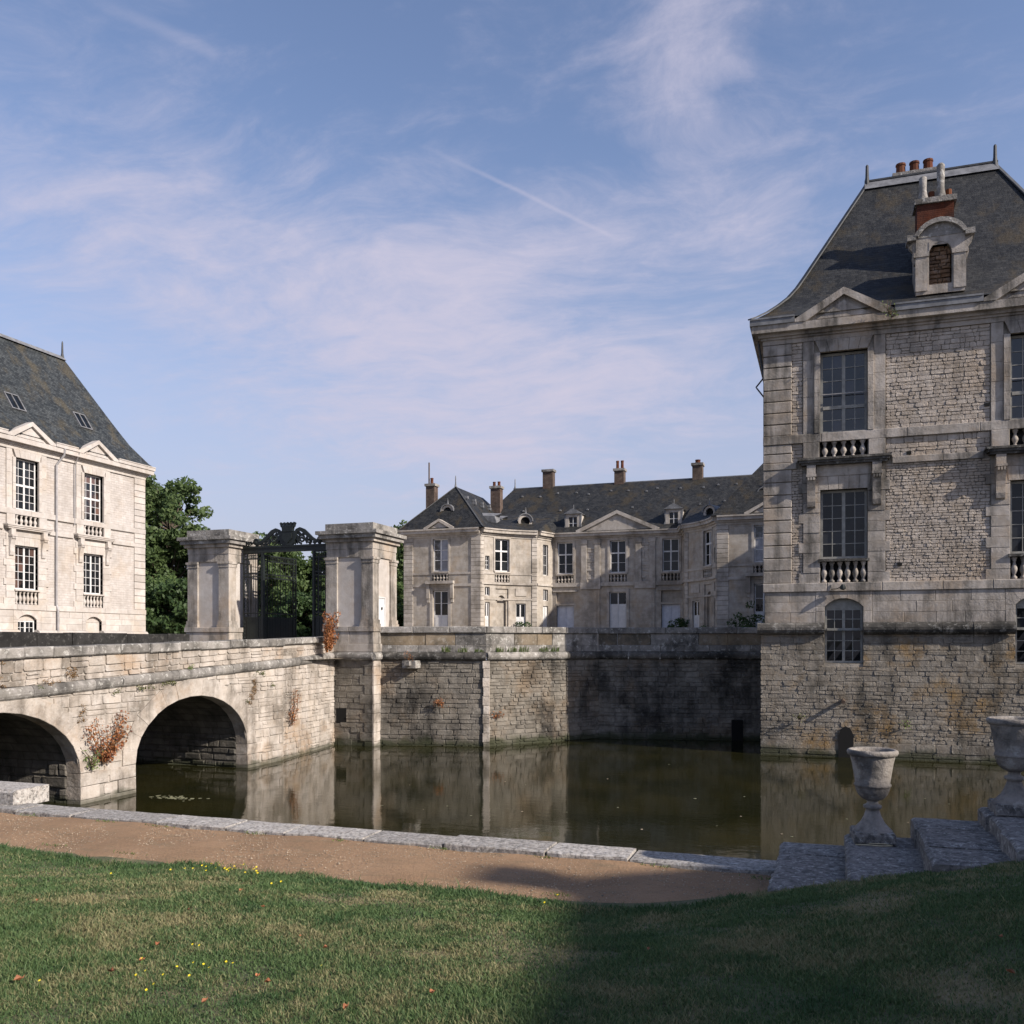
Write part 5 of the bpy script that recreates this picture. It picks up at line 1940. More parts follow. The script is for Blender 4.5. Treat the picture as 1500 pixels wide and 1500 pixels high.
# ---- centre
MX0, MX1, MY = -20.5, -10.25, 69.0
fM = Fr((MX0, MY, 0), (1, 0, 0), (0, -1, 0))
LM = MX1 - MX0
bays = [1.05, 5.28, 9.35]
hw = 0.63
holes = []
for c in bays:
    holes += [(c - hw, c + hw, 9.45, 11.95), (c - 0.685, c + 0.685, 8.755, 9.285)]
holes += [(bays[1] - 0.68, bays[1] + 0.68, ZG, 7.95)]
for c in (bays[0], bays[2]):
    holes.append((c - 0.72, c + 0.72, ZG, 8.0))
cwall(fM, LM, holes)
ccornice(fM, LM)
for a, b in minus([(0, LM)], [(bays[1] - 2.95, bays[1] - 1.4), (bays[1] + 1.4, bays[1] + 2.95)]):
    mb = MB()
    box(mb, fM, a, b, 8.42, 8.72, -0.05, 0.13, 0.4)
    mb.build('band', 'court_trim', CH)
for i, c in enumerate(bays):
    csurround(fM, c, hw, 9.45, 11.95)
    window(CH, fM, c - hw, c + hw, 9.45, 11.95, -0.17, [(0, 0.62, 2), (0.62, 1, 1)], cols=1, frame='white_wood', pane='glass', fw=0.08, bar=0.03, transom=0.1)
    balustrade(CH, fM, c - 0.68, c + 0.68, 8.76, 9.28, 0.04, 5, 'court_trim', 'vault', 7, 0.2)
    if i == 1:
        cdoor(fM, c, 0.68, ZG, 7.95, glazed=0.22)
        csurround(fM, c, 0.68, ZG + 0.2, 7.95, 0.2, 0.07)
    else:
        cdoor(fM, c, 0.70, ZG, 6.95, d=-0.24, glazed=0.0, mat='pale_blue_wood')
        mb = MB()
        box(mb, fM, c - 0.72, c + 0.72, 6.96, 7.12, -0.28, 0.02, 0.5)
        box(mb, fM, c - 0.71, c + 0.71, 7.121, 7.99, -0.28, -0.18, 0.3)
        mb.build('door_head', 'court_stone', CH)
        mb = MB()
        box(mb, fM, c - 1.0, c + 1.0, 8.02, 8.14, -0.05, 0.10, 0.5)
        mb.build('drip_mould', 'court_trim', CH)
for s in (-1, 1):
    for q in (1.62, 2.68):
        c = bays[1] + s * q
        mb = MB()
        box(mb, fM, c - 0.22, c + 0.22, 8.95, 11.75, -0.03, 0.10, 0.5)
        box(mb, fM, c - 0.26, c + 0.26, 8.75, 8.949, -0.03, 0.15, 0.5)
        box(mb, fM, c - 0.27, c + 0.27, 11.751, 12.04, -0.03, 0.15, 0.5)
        mb.build('pilaster', 'court_trim', CH)
    c = bays[1] + s * 2.15
    mb = MB()
    box(mb, fM, c - 0.8, c + 0.8, 8.20, 8.74, -0.03, 0.20, 0.45)
    mb.build('pilaster_base', 'court_trim', CH)
    mb = MB()
    box(mb, fM, c - 0.72, c + 0.72, ZG, 8.19, -0.03, 0.08, 0.45)
    box(mb, fM, c - 0.5, c + 0.5, 4.3, 7.0, 0.08, 0.11, 0.5)
    box(mb, fM, c - 0.5, c + 0.5, 7.25, 7.95, 0.08, 0.11, 0.5)
    mb.build('pier_panel', 'court_stone', CH)
    pol = field(8.97, 11.7, 0.2, 0.4, lambda a, b, c=c: [(c - 0.30, c + 0.30)])
    mb = MB()
    for p_ in pol:
        stone(mb, fM, p_, -0.05, 0.02, jd=0.03, ch=0.03)
    mb.build('rough_panel', 'court_trim', CH)
pediment(CH, fM, bays[1], 3.25, 12.67, 14.25, 0.42, 'court_trim', 0.22, 1.2)

# ---- wings: end pavilions facing the bridge
def wing(x0, x1, y, mir):
    f = Fr((x0, y, 0), (1, 0, 0), (0, -1, 0))
    L = x1 - x0
    c = L / 2 - 0.1
    cwall(f, L, [(c - hw, c + hw, 9.45, 11.95), (c - 0.665, c + 0.665, 8.735, 9.215), (c - 0.62, c + 0.62, ZG, 8.0)])
    ccornice(f, L, 1 if not mir else 0, 0 if not mir else 1)
    for a, b in ((-0.03, 0.75), (L - 0.75, L + 0.03)):
        cquoins(f, a, b)
    cband(f, L, 9.22, 9.36, 0.05)
    cband(f, L, 8.30, 8.50, 0.06)
    cband(f, L + 0.02, ZG, ZG + 0.88, 0.09, a=-0.02)
    csurround(f, c, hw, 9.45, 11.95, 0.15)
    mb = MB()
    box(mb, f, c - 1.15, c + 1.15, 8.501, 8.72, -0.02, 0.34, 0.4)
    mb.build('ledge', 'court_trim', CH)
    balustrade(CH, f, c - 0.66, c + 0.66, 8.74, 9.21, 0.06, 5, 'court_trim', 'dark_stone', 7, 0.2)
    for s in (-1, 1):
        mb = MB()
        box(mb, f, c + s * 0.98 - 0.12, c + s * 0.98 + 0.12, 7.4, 8.49, -0.02, 0.2, 0.5)
        box(mb, f, c + s * 0.98 - 0.10, c + s * 0.98 + 0.10, 7.1, 7.399, -0.02, 0.11, 0.5)
        mb.build('console', 'court_trim', CH)
        mb = MB()
        box(mb, f, c + s * 0.76 - 0.12, c + s * 0.76 + 0.12, ZG + 0.9, 8.1, -0.02, 0.06, 0.5)
        mb.build('jamb', 'court_trim', CH)
    window(CH, f, c - hw, c + hw, 9.45, 11.95, -0.14, [(0, 1, 3)], cols=1, frame='white_wood', pane='pale_glass', fw=0.09, bar=0.05)
    cdoor(f, c, 0.60, ZG, 7.98, glazed=0.42)
    pediment(CH, f, c, 1.25, 12.67, 13.42, 0.42, 'court_trim', 0.16, 1.0)
    return f


AX = -15.3
WL0, WL1, WY = -30.8, -24.5, 63.5
WR0, WR1, WYR = -7.0, -0.7, 63.0
fWL = wing(WL0, WL1, WY, False)
fWR = wing(WR0, WR1, WYR, True)
mb = MB()
fo = Fr((WL0, 74, 0), (0, -1, 0), (-1, 0, 0))
box(mb, fo, 0, 74 - WY - 0.01, ZG, 12.5, -0.3, -0.01, 0.5)
fo2 = Fr((WR1, WYR, 0), (0, 1, 0), (1, 0, 0))
box(mb, fo2, 0.01, 11, ZG, 12.5, -0.3, -0.01, 0.5)
wbox(mb, WL0 + 0.31, WR1 - 0.31, 79.7, 80.0, ZG, 12.5, 0.5)
mb.build('outer_wall', 'court_stone', CH)

# ---- curved corners
def quadrant(A, B, mir):
    f = ArcFr(A, B, 0.42)
    L = f.L
    P = (lambda a, b: (a, b)) if not mir else (lambda a, b: (L - b, L - a))
    hs = []
    wb = P(1.42, 2.70)
    hs.append((wb[0], wb[1], 9.45, 11.95))
    hs.append((wb[0] - 0.005, wb[1] + 0.005, 8.655, 9.205))
    sm = P(0.50, 0.92)
    hs.append((sm[0], sm[1], 9.55, 10.6))
    sm2 = P(0.48, 0.94)
    hs.append((sm2[0], sm2[1], 7.6, 8.25))
    ni = P(1.50, 2.62)
    hs.append((ni[0], ni[1], 4.3, 8.15))
    d1 = P(0.48, 0.94)
    hs.append((d1[0], d1[1], ZG, 7.1))
    d2 = P(3.25, 4.05)
    hs.append((d2[0], d2[1], ZG, 7.05))
    bl = P(3.2, 4.1)
    cwall(f, L, hs, nu=14)
    ccornice(f, L, nu=14)
    cband(f, L, 9.22, 9.36, 0.05, 14)
    cband(f, L, 8.45, 8.62, 0.12, 14)
    cband(f, L, 7.28, 7.40, 0.05, 14)
    for (a, b) in ((0.0, 0.34), (L - 0.42, L)):
        cquoins(f, a, b)
    c, h = (wb[0] + wb[1]) / 2, (wb[1] - wb[0]) / 2
    csurround(f, c, h, 9.45, 11.95, 0.14)
    window(CH, f, wb[0], wb[1], 9.45, 11.95, -0.15, [(0, 0.64, 2), (0.64, 1, 1)], cols=1, frame='white_wood', pane='glass', fw=0.1, bar=0.03, transom=0.12)
    balustrade(CH, f, wb[0], wb[1], 8.66, 9.2, 0.04, 5, 'court_trim', 'vault', 7, 0.2)
    window(CH, f, sm[0], sm[1], 9.55, 10.6, -0.12, [(0, 1, 3)], cols=2, leaves=1, frame='white_wood', pane='glass', fw=0.05, bar=0.03, each=False)
    window(CH, f, sm2[0], sm2[1], 7.6, 8.25, -0.12, [(0, 1, 1)], cols=1, leaves=2, frame='white_wood', pane='glass', fw=0.05, bar=0.03, each=False)
    # blind arch in its frame
    mb = MB()
    cn = (ni[0] + ni[1]) / 2
    ap = arch_pts(cn, 0.40, 7.05, 0.6, 10)
    for (x, z), (x2, z2) in zip(ap, ap[1:]):
        prism(mb, f, [(x, z), (x2, z2), (x2, 7.8), (x, 7.8)], -0.29, -0.10, 0.5)
    box(mb, f, ni[0] + 0.01, cn - 0.40, 4.3, 7.8, -0.29, -0.10, 0.5)
    box(mb, f, cn + 0.40, ni[1] - 0.01, 4.3, 7.8, -0.29, -0.10, 0.5)
    box(mb, f, ni[0] + 0.01, ni[1] - 0.01, 7.8, 8.14, -0.29, -0.10, 0.5)
    mb.build('blind_arch', 'court_stone', CH)
    cdoor(f, (d1[0] + d1[1]) / 2, 0.22, ZG, 7.08, -0.12, 0.3)
    cdoor(f, (d2[0] + d2[1]) / 2, 0.39, ZG, 7.03, -0.14, 0.3)
    mb = MB()
    box(mb, f, bl[0], bl[1], 7.62, 8.2, -0.02, 0.05, 0.5)
    mb.build('blind_panel', 'court_trim', CH)
    return f


fQL = quadrant((WL1, WY), (-21.15, 67.0), False)
fQR = quadrant((-9.75, 66.8), (WR0, WYR), True)
for (A, B, mir) in (((-21.15, 67.0), (MX0, MY), False), ((MX1, MY), (-9.75, 66.8), True)):
    uu = Vector((B[0] - A[0], B[1] - A[1], 0))
    L = uu.length
    uu /= L
    f = Fr((A[0], A[1], 0), uu, (uu.y, -uu.x, 0))
    c = L * 0.55
    cwall(f, L, [(c - 0.35, c + 0.35, 9.3, 11.7), (c - 0.33, c + 0.33, 7.3, 8.2), (c - 0.35, c + 0.35, ZG, 6.9)])
    ccornice(f, L)
    cband(f, L, 8.45, 8.62, 0.10)
    window(CH, f, c - 0.35, c + 0.35, 9.3, 11.7, -0.15, [(0, 1, 3)], cols=2, leaves=1, frame='white_wood', fw=0.06, each=False)
    window(CH, f, c - 0.33, c + 0.33, 7.3, 8.2, -0.15, [(0, 1, 1)], cols=1, leaves=2, frame='white_wood', fw=0.06, each=False)
    cdoor(f, c, 0.35, ZG, 6.9, -0.12, 0.0)

# ---- roofs
PR = [(0, 12.66), (0.06, 12.86), (0.14, 13.25), (1.0, 17.35)]
rM = hip_roof('roof', 'slate', CH, -28.0, -2.6, MY - 0.42, 80.4, (2.4, 2.4), (5.9, 5.9), PR)
PW = [(0, 12.66), (0.06, 12.82), (0.14, 13.15), (1.0, 16.35)]
rWL = hip_roof('wing_roof', 'slate', CH, WL0 - 0.42, WL1 + 0.42, WY - 0.42, 75.5, (3.55, 3.55), (3.2, 3.2), PW)
rWR = hip_roof('wing_roof', 'slate', CH, WR0 - 0.42, WR1 + 0.42, WYR - 0.42, 75.5, (3.55, 3.55), (3.2, 3.2), [(0, 12.66), (0.06, 12.82), (0.14, 13.2), (1.0, 16.9)])
for (f, L, tgt) in ((fQL, fQL.L, [(WL1 - 1.5, 70.5, 14.6), (-20.5, 71.2, 14.6)]), (fQR, fQR.L, [(-10.2, 71.2, 14.6), (WR0 + 1.5, 70.5, 14.6)])):
    mb = MB()
    n = 12
    vs = [f(L * i / n, 12.665, 0.43) for i in range(n + 1)]
    if f is fQL:
        vs.append((MX0 + 0.3, MY - 0.3, 12.665))
    else:
        vs = [(MX1 - 0.3, MY - 0.3, 12.665)] + vs
    k = len(vs)
    for i in range(k):
        q = i / (k - 1)
        a, b = Vector(tgt[0]), Vector(tgt[1])
        vs.append(tuple(a + (b - a) * q))
    mb.add(vs, [(i, i + 1, k + i + 1, k + i) for i in range(k - 1)], 0.5)
    mb.build('corner_roof', 'slate', CH)
mb = MB()
strip_box(mb, (-25.7, 74.75, 17.38), (-5.0, 74.75, 17.38), 0.16, 0.06)
mb.build('ridge_lead', 'lead', rM)
for (x, y, z, pr_) in ((-25.6, 74.75, 17.4, rM), (WL0 + 3.13, WY + 2.8, 16.35, rWL), (WR0 + 3.13, WYR + 2.8, 16.9, rWR)):
    mb = MB()
    lathe(mb, [(0.1, 0), (0.05, 0.3), (0.04, 0.8), (0.01, 0.9)], (x, y, z), 7)
    mb.build('finial', 'lead', pr_)
for (pr_, x0, x1, y0, y1, z0, z1) in ((rWL, WL0 - 0.42, WL0 + 3.13, WY - 0.42, WY + 2.78, 12.7, 16.37), (rWL, WL1 + 0.42, WL1 - 3.13, WY - 0.42, WY + 2.78, 12.7, 16.37)):
    mb = MB()
    for (s0, q0), (s1, q1) in zip(PW, PW[1:]):
        strip_box(mb, (x0 + (x1 - x0) * s0, y0 + (y1 - y0) * s0, q0 + 0.02), (x0 + (x1 - x0) * s1, y0 + (y1 - y0) * s1, q1 + 0.02), 0.06, 0.02)
    mb.build('hip_roll', 'dark_lead', pr_)


def main_roof_y(z):
    s = 0.14 + (z - 13.25) / (17.35 - 13.25) * 0.86
    return MY - 0.42 + 5.9 * s


# little pale ventilator tiles
vm = None
for row, (z, n, off) in enumerate(((16.55, 13, 0.0), (14.9, 7, 0.5))):
    for i in range(n):
        x = -24.2 + (19.0) * (i + off + RN.uniform(-0.35, 0.35)) / n
        z = (16.5, 14.85)[row] + RN.uniform(-0.18, 0.18)
        if x > -4.5:
            continue
        y = main_roof_y(z)
        mb = MB()
        prism(mb, Fr((x, y - 0.16, z - 0.08), (1, 0, 0), (0, -1, 0)), [(-0.08, 0), (0.08, 0), (0.06, 0.11), (0, 0.15), (-0.06, 0.11)], -0.3, 0.02, 0.8)
        mb.build('roof_vent', 'lead', rM)
for i in range(7):
    q = i / 6
    mb = MB()
    x = WL1 + 0.42 - 3.55 * (0.72 - 0.10 * (i % 2))
    z = 12.66 + 3.69 * (0.72 - 0.10 * (i % 2)) + 0.08
    y = WY + 2.4 + 5.0 * q
    prism(mb, Fr((x + 0.1, y, z), (0, 1, 0), (1, 0, 0)), [(-0.11, -0.1), (0.11, -0.1), (0.09, 0.1), (-0.09, 0.1)], -0.2, 0.08, 0.8)
    mb.build('roof_vent', 'lead', rWL)
# chimneys
c1 = chimney(CH, -30.3, -29.55, 66.4, 67.1, 13.2, 16.55, 1, pot_h=0.5, mat='old_brick')
mb = MB()
tube(mb, [(-30.15, 66.7, 16.7), (-30.15, 66.7, 18.5)], 0.06, 6)
mb.build('flue_pipe', 'rust_pipe', c1)
chimney(CH, -26.6, -25.75, 71.3, 72.0, 14.5, 16.95, 2, pot_h=0.4, mat='old_brick')
chimney(CH, -22.95, -22.05, 74.3, 75.0, 16.8, 18.65, 0, mat='old_brick')
chimney(CH, -16.7, -15.9, 74.3, 75.1, 16.8, 18.35, 2, pot_h=0.7, mat='old_brick')
chimney(CH, -10.25, -9.45, 74.3, 75.1, 16.8, 18.4, 1, pot_h=0.3, potr=0.22, mat='old_brick')


# dormers with pointed lead hoods
def dormer(x, yf, z0, h, w):
    f = Fr((x, yf, 0), (1, 0, 0), (0, -1, 0))
    mb = MB()
    wall_holes(mb, f, -w, w, z0, z0 + h, [(-w * 0.55, w * 0.55, z0 + 0.1, z0 + h - 0.25)], 0.0, 0.12)
    box(mb, f, -w, w, z0, z0 + h, -1.8, -0.13, 0.5)
    o = mb.build('dormer', 'court_trim', CH)
    m2 = MB()
    prism(m2, f, [(-w - 0.15, z0 + h), (w + 0.15, z0 + h), (w * 0.45, z0 + h + 0.3), (0, z0 + h + 0.42), (-w * 0.45, z0 + h + 0.3)], -2.0, 0.14, 0.6)
    m2.build('dormer_hood', 'lead', o)
    m3 = MB()
    for s in (-1, 1):
        poly = [(s * w, z0), (s * (w + 0.10), z0), (s * (w + 0.16), z0 + 0.25), (s * (w + 0.05), z0 + 0.6), (s * (w + 0.12), z0 + h), (s * w, z0 + h)]
        prism(m3, f, poly if s > 0 else poly[::-1], -0.15, 0.02, 0.6)
    m3.build('scroll_side', 'lead', o)
    m4 = MB()
    box(m4, f, -w * 0.54, w * 0.54, z0 + 0.11, z0 + h - 0.26, -0.11, -0.09, 0.2)
    g = m4.build('dormer_pane', 'glass', o)
    m5 = MB()
    box(m5, f, -0.025, 0.025, z0 + 0.1, z0 + h - 0.25, -0.088, -0.05, 0.5)
    box(m5, f, -w * 0.54, w * 0.54, z0 + h * 0.48, z0 + h * 0.48 + 0.04, -0.088, -0.055, 0.5)
    m5.build('dormer_bar', 'white_wood', o)
    m6 = MB()
    tube(m6, [(x, yf + 0.2, z0 + h + 0.3), (x, yf + 0.2, z0 + h + 0.75)], 0.03, 5)
    m6.build('spike', 'lead', o)


dormer(-18.9, 69.3, 12.75, 1.45, 0.60)
dormer(-10.95, 69.2, 12.75, 1.45, 0.60)


def oeil(x, y, z, r, ang):
    """round bull's-eye dormer with a hooded lead top"""
    n_ = Vector((math.sin(ang), -math.cos(ang), 0))
    f = Fr((x, y, z), (math.cos(ang), math.sin(ang), 0), n_)
    mb = MB()
    N = 16
    for i in range(N):
        a0, a1 = 2 * math.pi * i / N, 2 * math.pi * (i + 1) / N
        prism(mb, f, [(r * math.cos(a0), r * math.sin(a0)), (r * 1.55 * math.cos(a0), r * 1.55 * math.sin(a0)), (r * 1.55 * math.cos(a1), r * 1.55 * math.sin(a1)), (r * math.cos(a1), r * math.sin(a1))], -1.3, 0.0, 0.6)
    o = mb.build('bullseye_dormer', 'court_trim', CH)
    m2 = MB()
    prism(m2, f, [(r * math.cos(2 * math.pi * i / N), r * math.sin(2 * math.pi * i / N)) for i in range(N)], -0.4, -0.2, 0.2)
    m2.build('dormer_pane', 'void', o)
    m3 = MB()
    for i in range(8):
        a0, a1 = math.pi * i / 8, math.pi * (i + 1) / 8
        prism(m3, f, [(r * 1.56 * math.cos(a0), r * 1.56 * math.sin(a0)), (r * 1.75 * math.cos(a0), r * 1.75 * math.sin(a0)), (r * 1.75 * math.cos(a1), r * 1.75 * math.sin(a1)), (r * 1.56 * math.cos(a1), r * 1.56 * math.sin(a1))], -1.3, 0.12, 0.6)
    lathe(m3, [(0.07, 0), (0.03, 0.3), (0.01, 0.5)], (x + n_.x * 0.0, y + 0.1, z + r * 1.7), 6)
    m3.build('dormer_hood', 'lead', o)


oeil(-27.6, 64.45, 14.15, 0.33, 0.0)
oeil(-22.3, 67.6, 13.55, 0.36, 0.35)
oeil(-3.9, 64.0, 14.1, 0.34, 0.0)
oeil(-8.0, 66.9, 13.5, 0.32, -0.4)
# zinc-clad roof lights on the inner slope of the wing
for y in (66.3, 67.9):
    mb = MB()
    vs = [(-24.1, y, 12.9), (-24.1, y + 1.1, 12.9), (-24.4, y + 1.1, 13.9), (-24.4, y, 13.9), (-26.0, y, 14.0), (-26.0, y + 1.1, 14.0), (-24.0, y + 0.55, 14.15), (-26, y + 0.55, 14.3)]
    mb.add(vs, [(0, 1, 2, 3), (3, 2, 6), (3, 6, 7, 4), (6, 2, 5, 7), (0, 3, 4), (1, 5, 2)], 0.5)
    mb.build('roof_light', 'lead', rWL)

# ================================================================ quay: kerb, steps, urns
Q = thing('quay_edge', (-10, 9.2, 0), 'low quay of worn lichen-grey kerb stones edging the sandy path', 'kerb')
mb = MB()
wbox(mb, -60, 14, 8.95, 9.38, -0.6, 1.70, 0.5)
mb.build('quay_wall', 'moat_rubble', Q)
x = -40.0
g = random.Random(3)
while x < -0.42:
    L = g.uniform(0.75, 1.35)
    b = x + L
    if b > -0.9:
        b = -0.40
    # worn slab with an uneven edge
    mb = MB()
    n = 6
    ztop = 1.93 + g.uniform(-0.012, 0.012)
    rows = []
    for j, (y, dz) in enumerate(((8.94, -0.012), (8.955, 0.0), (9.17, 0.003), (9.40, 0.0), (9.415, -0.012))):
        rows.append([(x + 0.014 + (b - x - 0.028) * i / n, y + (g.uniform(-0.014, 0.014) if j in (0, 4) else 0), ztop + dz + g.uniform(-0.0025, 0.0025)) for i in range(n + 1)])
    vs = [v for r_ in rows for v in r_]
    m_ = n + 1
    fs = [(j * m_ + i, j * m_ + i + 1, (j + 1) * m_ + i + 1, (j + 1) * m_ + i) for j in range(4) for i in range(n)]
    k = len(vs)
    vs += [(v[0], v[1], 1.68) for v in rows[0]] + [(v[0], v[1], 1.68) for v in rows[4]]
    fs += [(k + i, k + i + 1, i + 1, i) for i in range(n)]
    fs += [(4 * m_ + i, 4 * m_ + i + 1, k + m_ + i + 1, k + m_ + i) for i in range(n)]
    fs += [(k, 0, m_, 2 * m_, 3 * m_, 4 * m_, k + m_), (k + n, k + m_ + n, 4 * m_ + n, 3 * m_ + n, 2 * m_ + n, m_ + n, n)]
    mb.add(vs, fs)
    mb.build('kerb_block', 'kerb_stone', Q)
    x = b
# raised end block by the bridge foot
mb = MB()
stone(mb, Fr((-13.5, 0, 0), (1, 0, 0), (0, -1, 0)), rect(0, 3.35, 1.90, 2.13), -9.75, -9.2, ch=0.04, jd=0.0)
mb.build('end_block', 'kerb_stone', Q)

ST = thing('garden_steps', (1.5, 8.2, 1.7), 'broad lichened stone steps climbing from the path end beside the water', 'steps')
sx = [-0.42, 0.17, 0.745, 1.31, 1.88, 2.45, 3.02]
sz = [2.165, 2.295, 2.475, 2.61, 2.78, 2.95]
for i in range(6):
    for (ya, yb) in ((7.36, 7.95 + 0.1 * (i % 2)), (7.96 + 0.1 * (i % 2), 8.72), (8.73, 9.16 + 0.05 * ((i + 1) % 2))):
        mb = MB()
        n = 5
        x0, x1 = sx[i] + g.uniform(-0.015, 0.015), sx[i + 1] + 0.25
        zt = sz[i] + g.uniform(-0.008, 0.008)
        xs = [x0, x0 + 0.03] + [x0 + 0.03 + (x1 - x0 - 0.03) * q / 4 for q in range(1, 5)]
        ys = [ya + 0.004] + [ya + (yb - ya) * q / 6 for q in range(1, 6)] + [yb - 0.004]
        vs, fs = [], []
        for yy in ys:
            for q, xx in enumerate(xs):
                e = -0.02 if q == 0 else 0.0
                e2 = -0.015 if yy in (ys[0], ys[-1]) else 0
                vs.append((xx + (g.uniform(-0.006, 0.006) if q == 0 else 0), yy, zt + e + e2 + g.uniform(-0.003, 0.003)))
        m_ = len(xs)
        fs = [(a * m_ + q, a * m_ + q + 1, (a + 1) * m_ + q + 1, (a + 1) * m_ + q) for a in range(len(ys) - 1) for q in range(m_ - 1)]
        k = len(vs)
        vs += [(vs[a * m_][0], vs[a * m_][1], 1.6) for a in range(len(ys))]
        fs += [(a * m_, (a + 1) * m_, k + a + 1, k + a) for a in range(len(ys) - 1)]
        k2 = len(vs)
        last = (len(ys) - 1) * m_
        vs += [(vs[last + q][0], vs[last + q][1], 1.6) for q in range(m_)]
        fs += [(last + q, last + q + 1, k2 + q + 1, k2 + q) for q in range(m_ - 1)]
        k3 = len(vs)
        vs += [(vs[q][0], vs[q][1], 1.6) for q in range(m_)]
        fs += [(q + 1, q, k3 + q, k3 + q + 1) for q in range(m_ - 1)]
        mb.add(vs, fs)
        mb.build('tread', 'step_stone', ST)

URN = [(0.0, 0.375), (0.05, 0.378), (0.095, 0.40), (0.130, 0.44), (0.148, 0.49), (0.152, 0.515), (0.160, 0.52), (0.160, 0.535), (0.150, 0.545), (0.160, 0.62), (0.176, 0.72),
       (0.192, 0.795), (0.194, 0.802), (0.212, 0.81), (0.221, 0.83), (0.217, 0.852), (0.200, 0.862), (0.184, 0.858), (0.170, 0.84), (0.160, 0.77), (0.13, 0.74), (0.0, 0.73)]
FOOT = [(0.172, 0.085), (0.170, 0.105), (0.145, 0.13), (0.105, 0.175), (0.075, 0.235), (0.060, 0.285), (0.058, 0.30), (0.078, 0.31), (0.080, 0.332), (0.058, 0.345), (0.048, 0.36), (0.05, 0.385)]


def urn(x, y, z, label, rot):
    T = thing('stone_urn', (x, y, z), label, 'urn', 'stone urns on the steps')
    mb = MB()
    lathe(mb, [(r, q * 0.965) for r, q in URN], (x, y, z), 28, cap=False)
    mb.build('bowl', 'urn_stone', T, smooth=True)
    mb = MB()
    lathe(mb, [(r, q * 0.965) for r, q in FOOT], (x, y, z), 24, cap=False)
    mb.build('foot', 'urn_stone', T, smooth=True)
    mb = MB()
    c, s_ = math.cos(rot), math.sin(rot)
    f = Fr((x, y, z), (c, s_, 0), (s_, -c, 0))
    stone(mb, f, rect(-0.175, 0.175, 0.0, 0.085), -0.175, 0.175, ch=0.012, jd=0.0)
    box(mb, f, -0.165, 0.165, 0.086, 0.10, -0.165, 0.165)
    mb.build('plinth', 'step_stone', T)
    mb = MB()
    lathe(mb, [(0.0, 0.012), (0.08, 0.006), (0.155, 0.0)], (x, y, z + 0.755), 16, cap=False)
    mb.build('soil_fill', 'soil', T)


urn(0.40, 8.86, 2.292, 'worn stone urn on the lower steps, sun catching its side', 0.1)
urn(1.545, 8.86, 2.608, 'stone urn higher up the steps, cut by the picture edge', 0.05)
mb = MB()
tube(mb, [(0.25, 8.60, 2.30), (0.33, 8.56, 2.312), (0.45, 8.57, 2.308), (0.55, 8.62, 2.306), (0.5, 8.68, 2.306), (0.38, 8.66, 2.306), (0.36, 8.60, 2.318)], 0.006, 4)
tag(mb.build('dry_stalk', 'dry_stalk'), 'curled dry stalk lying at the foot of the lower urn', 'stalk')

# ================================================================ grass
def in_view(X, Y, Z, m_=60):
    c, s_ = math.cos(TH), math.sin(TH)
    r_ = X * c + Y * s_
    f_ = -X * s_ + Y * c
    px_ = 750 + 1328 * r_ / np.maximum(f_, 0.1)
    py_ = 940 - 1328 * (Z - EYE) / np.maximum(f_, 0.1)
    return (f_ > 1) & (px_ > -m_) & (px_ < 1500 + m_) & (py_ < 1500 + m_ * 1.5), f_


def vnoise(X, Y, s, seed):
    gg = np.random.default_rng(seed)
    T = gg.uniform(0, 1, (64, 64))
    x, y = X * s + 500, Y * s + 500
    i, j = np.floor(x).astype(int), np.floor(y).astype(int)
    fx, fy = x - i, y - j
    fx, fy = fx * fx * (3 - 2 * fx), fy * fy * (3 - 2 * fy)
    a, b, c, e = T[i % 64, j % 64], T[(i + 1) % 64, j % 64], T[i % 64, (j + 1) % 64], T[(i + 1) % 64, (j + 1) % 64]
    return (a * (1 - fx) + b * fx) * (1 - fy) + (c * (1 - fx) + e * fx) * fy


gg = np.random.default_rng(21)
n = 1950000
X = gg.uniform(-14.5, 6.5, n)
Y = gg.uniform(2.3, 7.46, n)
Z = lawn_z(X, Y)
ok, dep = in_view(X, Y, Z)
wide, _ = in_view(X, Y, Z, 520)
ok |= wide & (gg.uniform(0, 1, n) < 0.4)
lush = 0.6 * vnoise(X, Y, 1.1, 1) + 0.4 * vnoise(X, Y, 3.4, 2)
keep = ok & (gg.uniform(0, 1, n) < np.clip((4.6 / dep) ** 1.5, 0.25, 1.0) * np.where(lush < 0.34, 0.55, 1.0))
edge_n = 7.30 + 0.16 * (vnoise(X, X * 0, 1.7, 3) - 0.5) * 2 + 0.09 * (vnoise(X, X * 0, 6.0, 4) - 0.5) * 2
keep &= (Y < edge_n) | ((X > -0.6) & (Y < 7.41 + 0.02 * np.sin(9 * X)))
X, Y, Z, dep, lush = X[keep], Y[keep], Z[keep], dep[keep], lush[keep]
edge_n = edge_n[keep]
n = len(X)
near_edge = np.clip(1 - (edge_n - Y) / 0.5, 0, 1) * (X < -0.6)
bare = (((X + 4.9) / 0.34) ** 2 + ((Y - 6.55) / 0.16) ** 2 < 1) | (((X + 2.35) / 0.22) ** 2 + ((Y - 5.05) / 0.12) ** 2 < 1)
hgt = (0.011 + 0.024 * lush + 0.024 * near_edge) * gg.uniform(0.5, 1.5, n)
tall = gg.uniform(0, 1, n) < 0.010
hgt[tall] *= 2.0
hgt[bare] *= 0.45
wid = 0.0021 * np.clip(dep / 4.2, 1, 1.9) * gg.uniform(0.7, 1.5, n)
ang = gg.uniform(0, 2 * np.pi, n)
lean = gg.uniform(0.15, 1.15, n) * hgt
la = gg.uniform(0, 2 * np.pi, n)
wx, wy = np.cos(ang) * wid, np.sin(ang) * wid
lx, ly = np.cos(la) * lean, np.sin(la) * lean
B = np.stack([X, Y, Z - 0.004], 1)
V = np.empty((n, 5, 3))
